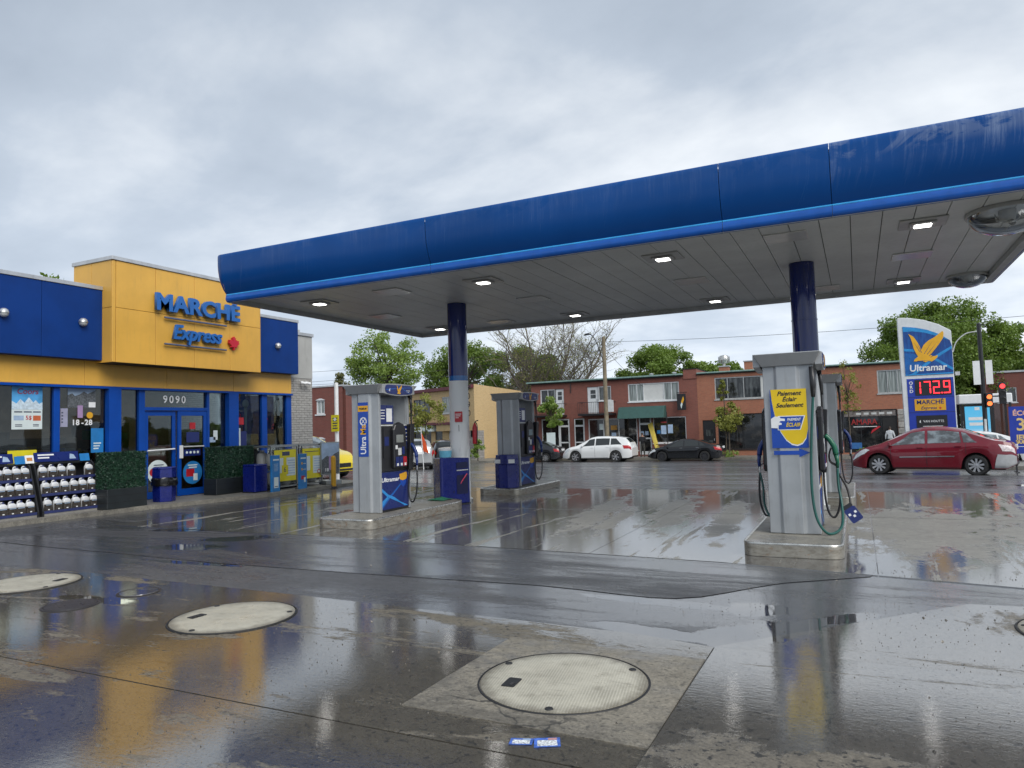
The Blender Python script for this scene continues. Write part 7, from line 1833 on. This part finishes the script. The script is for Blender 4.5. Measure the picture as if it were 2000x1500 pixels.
def tree(label, x, y, z0, H, cz, rx, rz_, mat, n_cl, n_lf, lsize, seed, trunk_r=.22, cr=.34, group=None, name='tree', ry=None, shell=.45, bark=None):
    o = thing(name, label, 'tree', (x, y, z0), 0, group); rng = np.random.default_rng(seed); ry = ry or rx
    cen = []
    while len(cen) < n_cl:
        p = rng.uniform(-1, 1, 3); r = np.linalg.norm(p)
        if r > 1 or r < shell: continue
        w = 1-.25*max(p[2], 0)
        cen.append((p[0]*rx*w, p[1]*ry*w, cz+p[2]*rz_))
    cen = np.array(cen)
    tk = local(o)
    fork = cz-rz_*.55
    tk.tube([(0, 0, 0), (.03*H*.3, 0, fork*.5), (0, .02*H*.3, fork), (.02, 0, cz+rz_*.3)], [trunk_r*1.25, trunk_r, trunk_r*.85, trunk_r*.2], 8, smooth=3)
    tk.build('trunk', bark or M_bark, o, smooth=True)
    br = local(o)
    for c in cen[rng.permutation(len(cen))[:min(26, n_cl)]]:
        z_ = fork+rng.uniform(-.15, .5)*rz_*.8
        s = Vector((0, 0, z_)); e_ = Vector(c)*1.0; m_ = s.lerp(e_, .5)+Vector((0, 0, .12*rz_))
        br.tube([s, m_, e_], [trunk_r*.42, trunk_r*.22, trunk_r*.05], 5, smooth=3)
    br.build('limbs', bark or M_bark, o, smooth=True)
    cl = rng.integers(0, n_cl, n_lf)
    sc = cr*rx*rng.uniform(.55, 1.25, n_cl)
    d = rng.normal(size=(n_lf, 3)); d /= np.linalg.norm(d, axis=1)[:, None]
    rad = rng.uniform(0, 1, n_lf)**.45
    p = cen[cl]+d*(rad*sc[cl])[:, None]*np.array([1, 1, .75])
    cw = quads('crown', leaves_np(p, lsize, rng), mat, o); cw['kind'] = 'stuff'
    return o
BG = 'trees beyond the buildings'
tree('fresh green tree rising behind the red brick house and pump', -44.5, 61.5, -1, 13, 9.6, 4.0, 3.4, ML_fresh, 90, 12500, .14, 1, .3, .26, BG, shell=.2)
tree('mid green tree behind the yellow building, left of the column', -43.5, 77.0, -1, 12.5, 9.2, 5.0, 3.6, ML_green, 60, 24000, .15, 2, .3, .30, BG)
tree('mid green tree behind the yellow building, right of the column', -36.5, 79.0, -1, 12.5, 8.8, 4.4, 3.6, ML_green, 55, 22000, .15, 12, .3, .30, BG)
tree('olive-leaved tree between the yellow building and the bare tree', -35.0, 84.0, -1, 9, 6.2, 3.6, 2.2, ML_olive, 45, 12000, .18, 3, .25, .32, BG)
tree('olive-leaved low tree under the bare tree', -31.0, 90.0, -1, 7, 5.2, 3.6, 1.6, ML_olive, 40, 10000, .18, 4, .25, .32, BG)
tree('broad green tree rising above the dark brick shop roof', -20.8, 84.5, -1, 12, 8.4, 5.2, 3.0, ML_green, 100, 42000, .14, 5, .35, .24, BG)
tree('smaller green tree beside the broad one above the brick roof', -14.6, 88.0, -1, 10, 7.2, 4.0, 2.2, ML_green, 45, 12000, .19, 6, .3, .3, BG)
tree('huge leafy green tree behind the price sign', 7.3, 78.0, -1, 14, 7.6, 6.6, 5.4, ML_green, 190, 68000, .135, 7, .45, .2, BG)
tree('large leafy green tree behind the traffic light', 13.0, 79.0, -1, 12, 6.6, 5.4, 4.6, ML_green, 140, 46000, .135, 8, .4, .22, BG)
tree('dense green tree at the right edge of the photo', 19.5, 76.0, -1, 11, 5.8, 5.0, 4.4, ML_deep, 110, 45000, .135, 9, .4, .25, BG)
tree('green tree showing above the shop roof at far left', -44.5, 24.5, -1, 13.5, 9.6, 3.6, 3.3, ML_green, 60, 16000, .14, 10, .3, .3, BG)
tree('dark narrow spruce by the chimneys above the brick roof', -12.2, 82.0, -1, 9, 6.2, .9, 2.6, ML_deep, 30, 5000, .14, 11, .15, .5, BG)
tree('pale spruce tip above the red brick house', -45.0, 55.0, -1, 9, 6.2, .9, 2.0, ML_olive, 22, 2500, .12, 13, .12, .5, BG)
SG = 'small street trees'
tree('small round street tree by the dark grey sedan', -20.9, 49.75, -.865, 4.6, 3.35, .85, 1.35, ML_fresh, 34, 5200, .085, 21, .05, .36, SG, 'street_tree', shell=.1)
tree('spindly spring street tree before the dark shopfront', -7.95, 49.9, -.865, 4.6, 2.75, 1.25, .95, ML_yel, 26, 2600, .085, 22, .05, .30, SG, 'street_tree', shell=.2)
tree('thin top shoot of the street tree before the upper window', -8.15, 49.95, -.865, 5.2, 4.55, .33, .75, ML_yel, 12, 800, .08, 25, .04, .42, SG, 'street_tree', shell=.1)
tree('feathery yellow-green street tree right of the near pump', -.55, 50.0, -.865, 5.9, 4.3, .85, 1.7, ML_yel, 40, 1500, .06, 23, .05, .34, SG, 'street_tree', shell=.1)
tree('sparse spring street tree between the UltraMax pump and the column', -26.2, 40.6, TZ(40.6), 4.9, 3.5, 1.35, 1.4, ML_yel, 36, 2800, .075, 24, .05, .28, SG, 'street_tree', shell=.2)
tree('leafy shrub before the yellow building, left of the column', -25.2, 46.0, -.8, 1.6, .9, .55, .6, ML_fresh, 14, 1500, .07, 26, .04, .45, None, 'shrub', shell=.1)
# bare tree: branching twigs
def bare(label, x, y, z0, H, seed):
    o = thing('bare_tree', label, 'tree', (x, y, z0)); r = random.Random(seed)
    tr = local(o); tw = local(o); tips = []
    def grow(p, d, ln, rad, lev, mb):
        n = 4; pts = [p]; q = p.copy(); dd = d.copy()
        for i in range(n):
            dd = (dd+Vector((r.uniform(-.22, .22), r.uniform(-.22, .22), r.uniform(-.06, .16) if lev < 3 else r.uniform(-.15, .12)))).normalized()
            q = q+dd*ln/n; pts.append(q.copy())
        (tr if lev < 2 else tw).tube(pts, [rad, rad*.62], 6 if lev < 2 else 4, caps=False)
        if lev >= 5: tips.extend(pts[1:]); return
        k = (4, 4, 4, 4, 3)[lev]
        for j in range(k):
            f = r.uniform(.35, 1.0) if j else 1.0
            i = min(int(f*n), n); b = pts[i]
            ax = Vector((r.uniform(-1, 1), r.uniform(-1, 1), r.uniform(-.1, .5))).normalized()
            nd = (dd*(1.0 if j == 0 else .65)+ax*(.35 if j == 0 else .85)).normalized()
            grow(b, nd, ln*r.uniform(.58, .78), rad*(.62 if j == 0 else .45), lev+1, mb)
        if lev >= 4: tips.append(q)
    for k, lean in enumerate((-.72, -.30, .06, .36, .72)):
        a = k*1.9
        grow(Vector((lean*.9, .3*math.sin(a), 0)), Vector((lean, .22*math.sin(a), 1)).normalized(), H*.40, .27, 0, tr)
    tr.build('trunk', M_barkg, o, smooth=True); b = tw.build('twigs', M_barkg, o); b['kind'] = 'stuff'
    rng = np.random.default_rng(seed); T = np.array([tuple(t_) for t_ in tips]); T = T[rng.random(len(T)) < .55]
    bd = quads('buds', leaves_np(T+rng.normal(size=T.shape)*.08, .075, rng), ML_yel, o); bd['kind'] = 'stuff'
bare('wide bare-branched tree with first buds behind the brick shop', -30.6, 74.0, -1, 16.5, 5)
# far treeline that closes the view
rng = np.random.default_rng(77)
N = 60000
ang = rng.uniform(-170, 170, N); hh = 5.0+2.4*np.sin(ang*.13)+1.5*np.sin(ang*.41+1)
p = np.stack([ang, 135+8*rng.random(N)+4*np.sin(ang*.2), -1+hh*rng.random(N)**.7], 1)
tl = quads('far_treeline', leaves_np(p, .45, rng), ML_deep, None); tag(tl, 'low green treeline far behind the buildings', 'trees', None, 'stuff')
# low planting by the far pavement
for i, (x, y) in enumerate(((-7.9, 49.95), (.3, 50.0), (-26.8, 47.2))):
    tree(('low grassy clump by the black sedan', 'low bush under the feathery street tree', 'low bush by the yellow building corner')[i], x, y, -.87, .5, .22, .5, .25, ML_fresh, 10, 900, .05, 60+i, .02, .5, None, 'low_bush', shell=.1)
# ------------------------------------------------------------------ grit washed over the forecourt
rng = np.random.default_rng(404)
N = 3400
gx = rng.uniform(-9, 4, N*2); gy = 2.3+6.2*rng.random(N*2)**.8
keep = (np.sin(gx*1.7+1)+np.sin(gy*2.3+gx*.6)+rng.normal(size=N*2)*.8) > -.2
gx, gy = gx[keep][:N], gy[keep][:N]
ok = ~(((gx+1.745)**2+(gy-4.22)**2 < .56**2) | ((gx+5.04)**2+(gy-4.65)**2 < .56**2))
gx, gy = gx[ok], gy[ok]
gz = np.where((gx > -.99) & (gy < 5.25), .002+np.maximum(0, 5.25-gy)*.0145, .003)+.004
n_ = len(gx); sz = rng.uniform(.002, .0055, n_)*(1+(rng.random(n_) > .98)*1.4)
a = rng.uniform(0, 6.28, n_)
def ringp(k, s): return np.stack([gx+np.cos(a+k*2.094)*sz*s, gy+np.sin(a+k*2.094)*sz*s*.8, gz-.006], 1)
P0, P1, P2 = ringp(0, 1.3), ringp(1, 1.0), ringp(2, 1.1)
T_ = np.stack([gx, gy, gz-.003+sz*.9], 1)
V = np.stack([P0, P1, P2, T_], 1).reshape(-1, 3)
F_ = (np.arange(n_)[:, None, None]*4+np.array([[0, 1, 3], [1, 2, 3], [2, 0, 3]])[None]).reshape(-1, 3)
me = bpy.data.meshes.new('grit'); me.from_pydata(V.tolist(), [], F_.tolist()); me.update()
t = NT('grit_stone'); n = t.noise(t.pos(), 40, 2)
t.set(Base_Color=t.ramp(n, [(.35, (.03, .027, .022, 1)), (.52, (.08, .07, .055, 1)), (.70, (.24, .21, .17, 1))]), Roughness=.35)
me.materials.append(t.m)
gr_o = bpy.data.objects.new('grit', me); COL.objects.link(gr_o)
tag(gr_o, 'small dark grit scattered over the wet forecourt', 'grit', None, 'stuff')
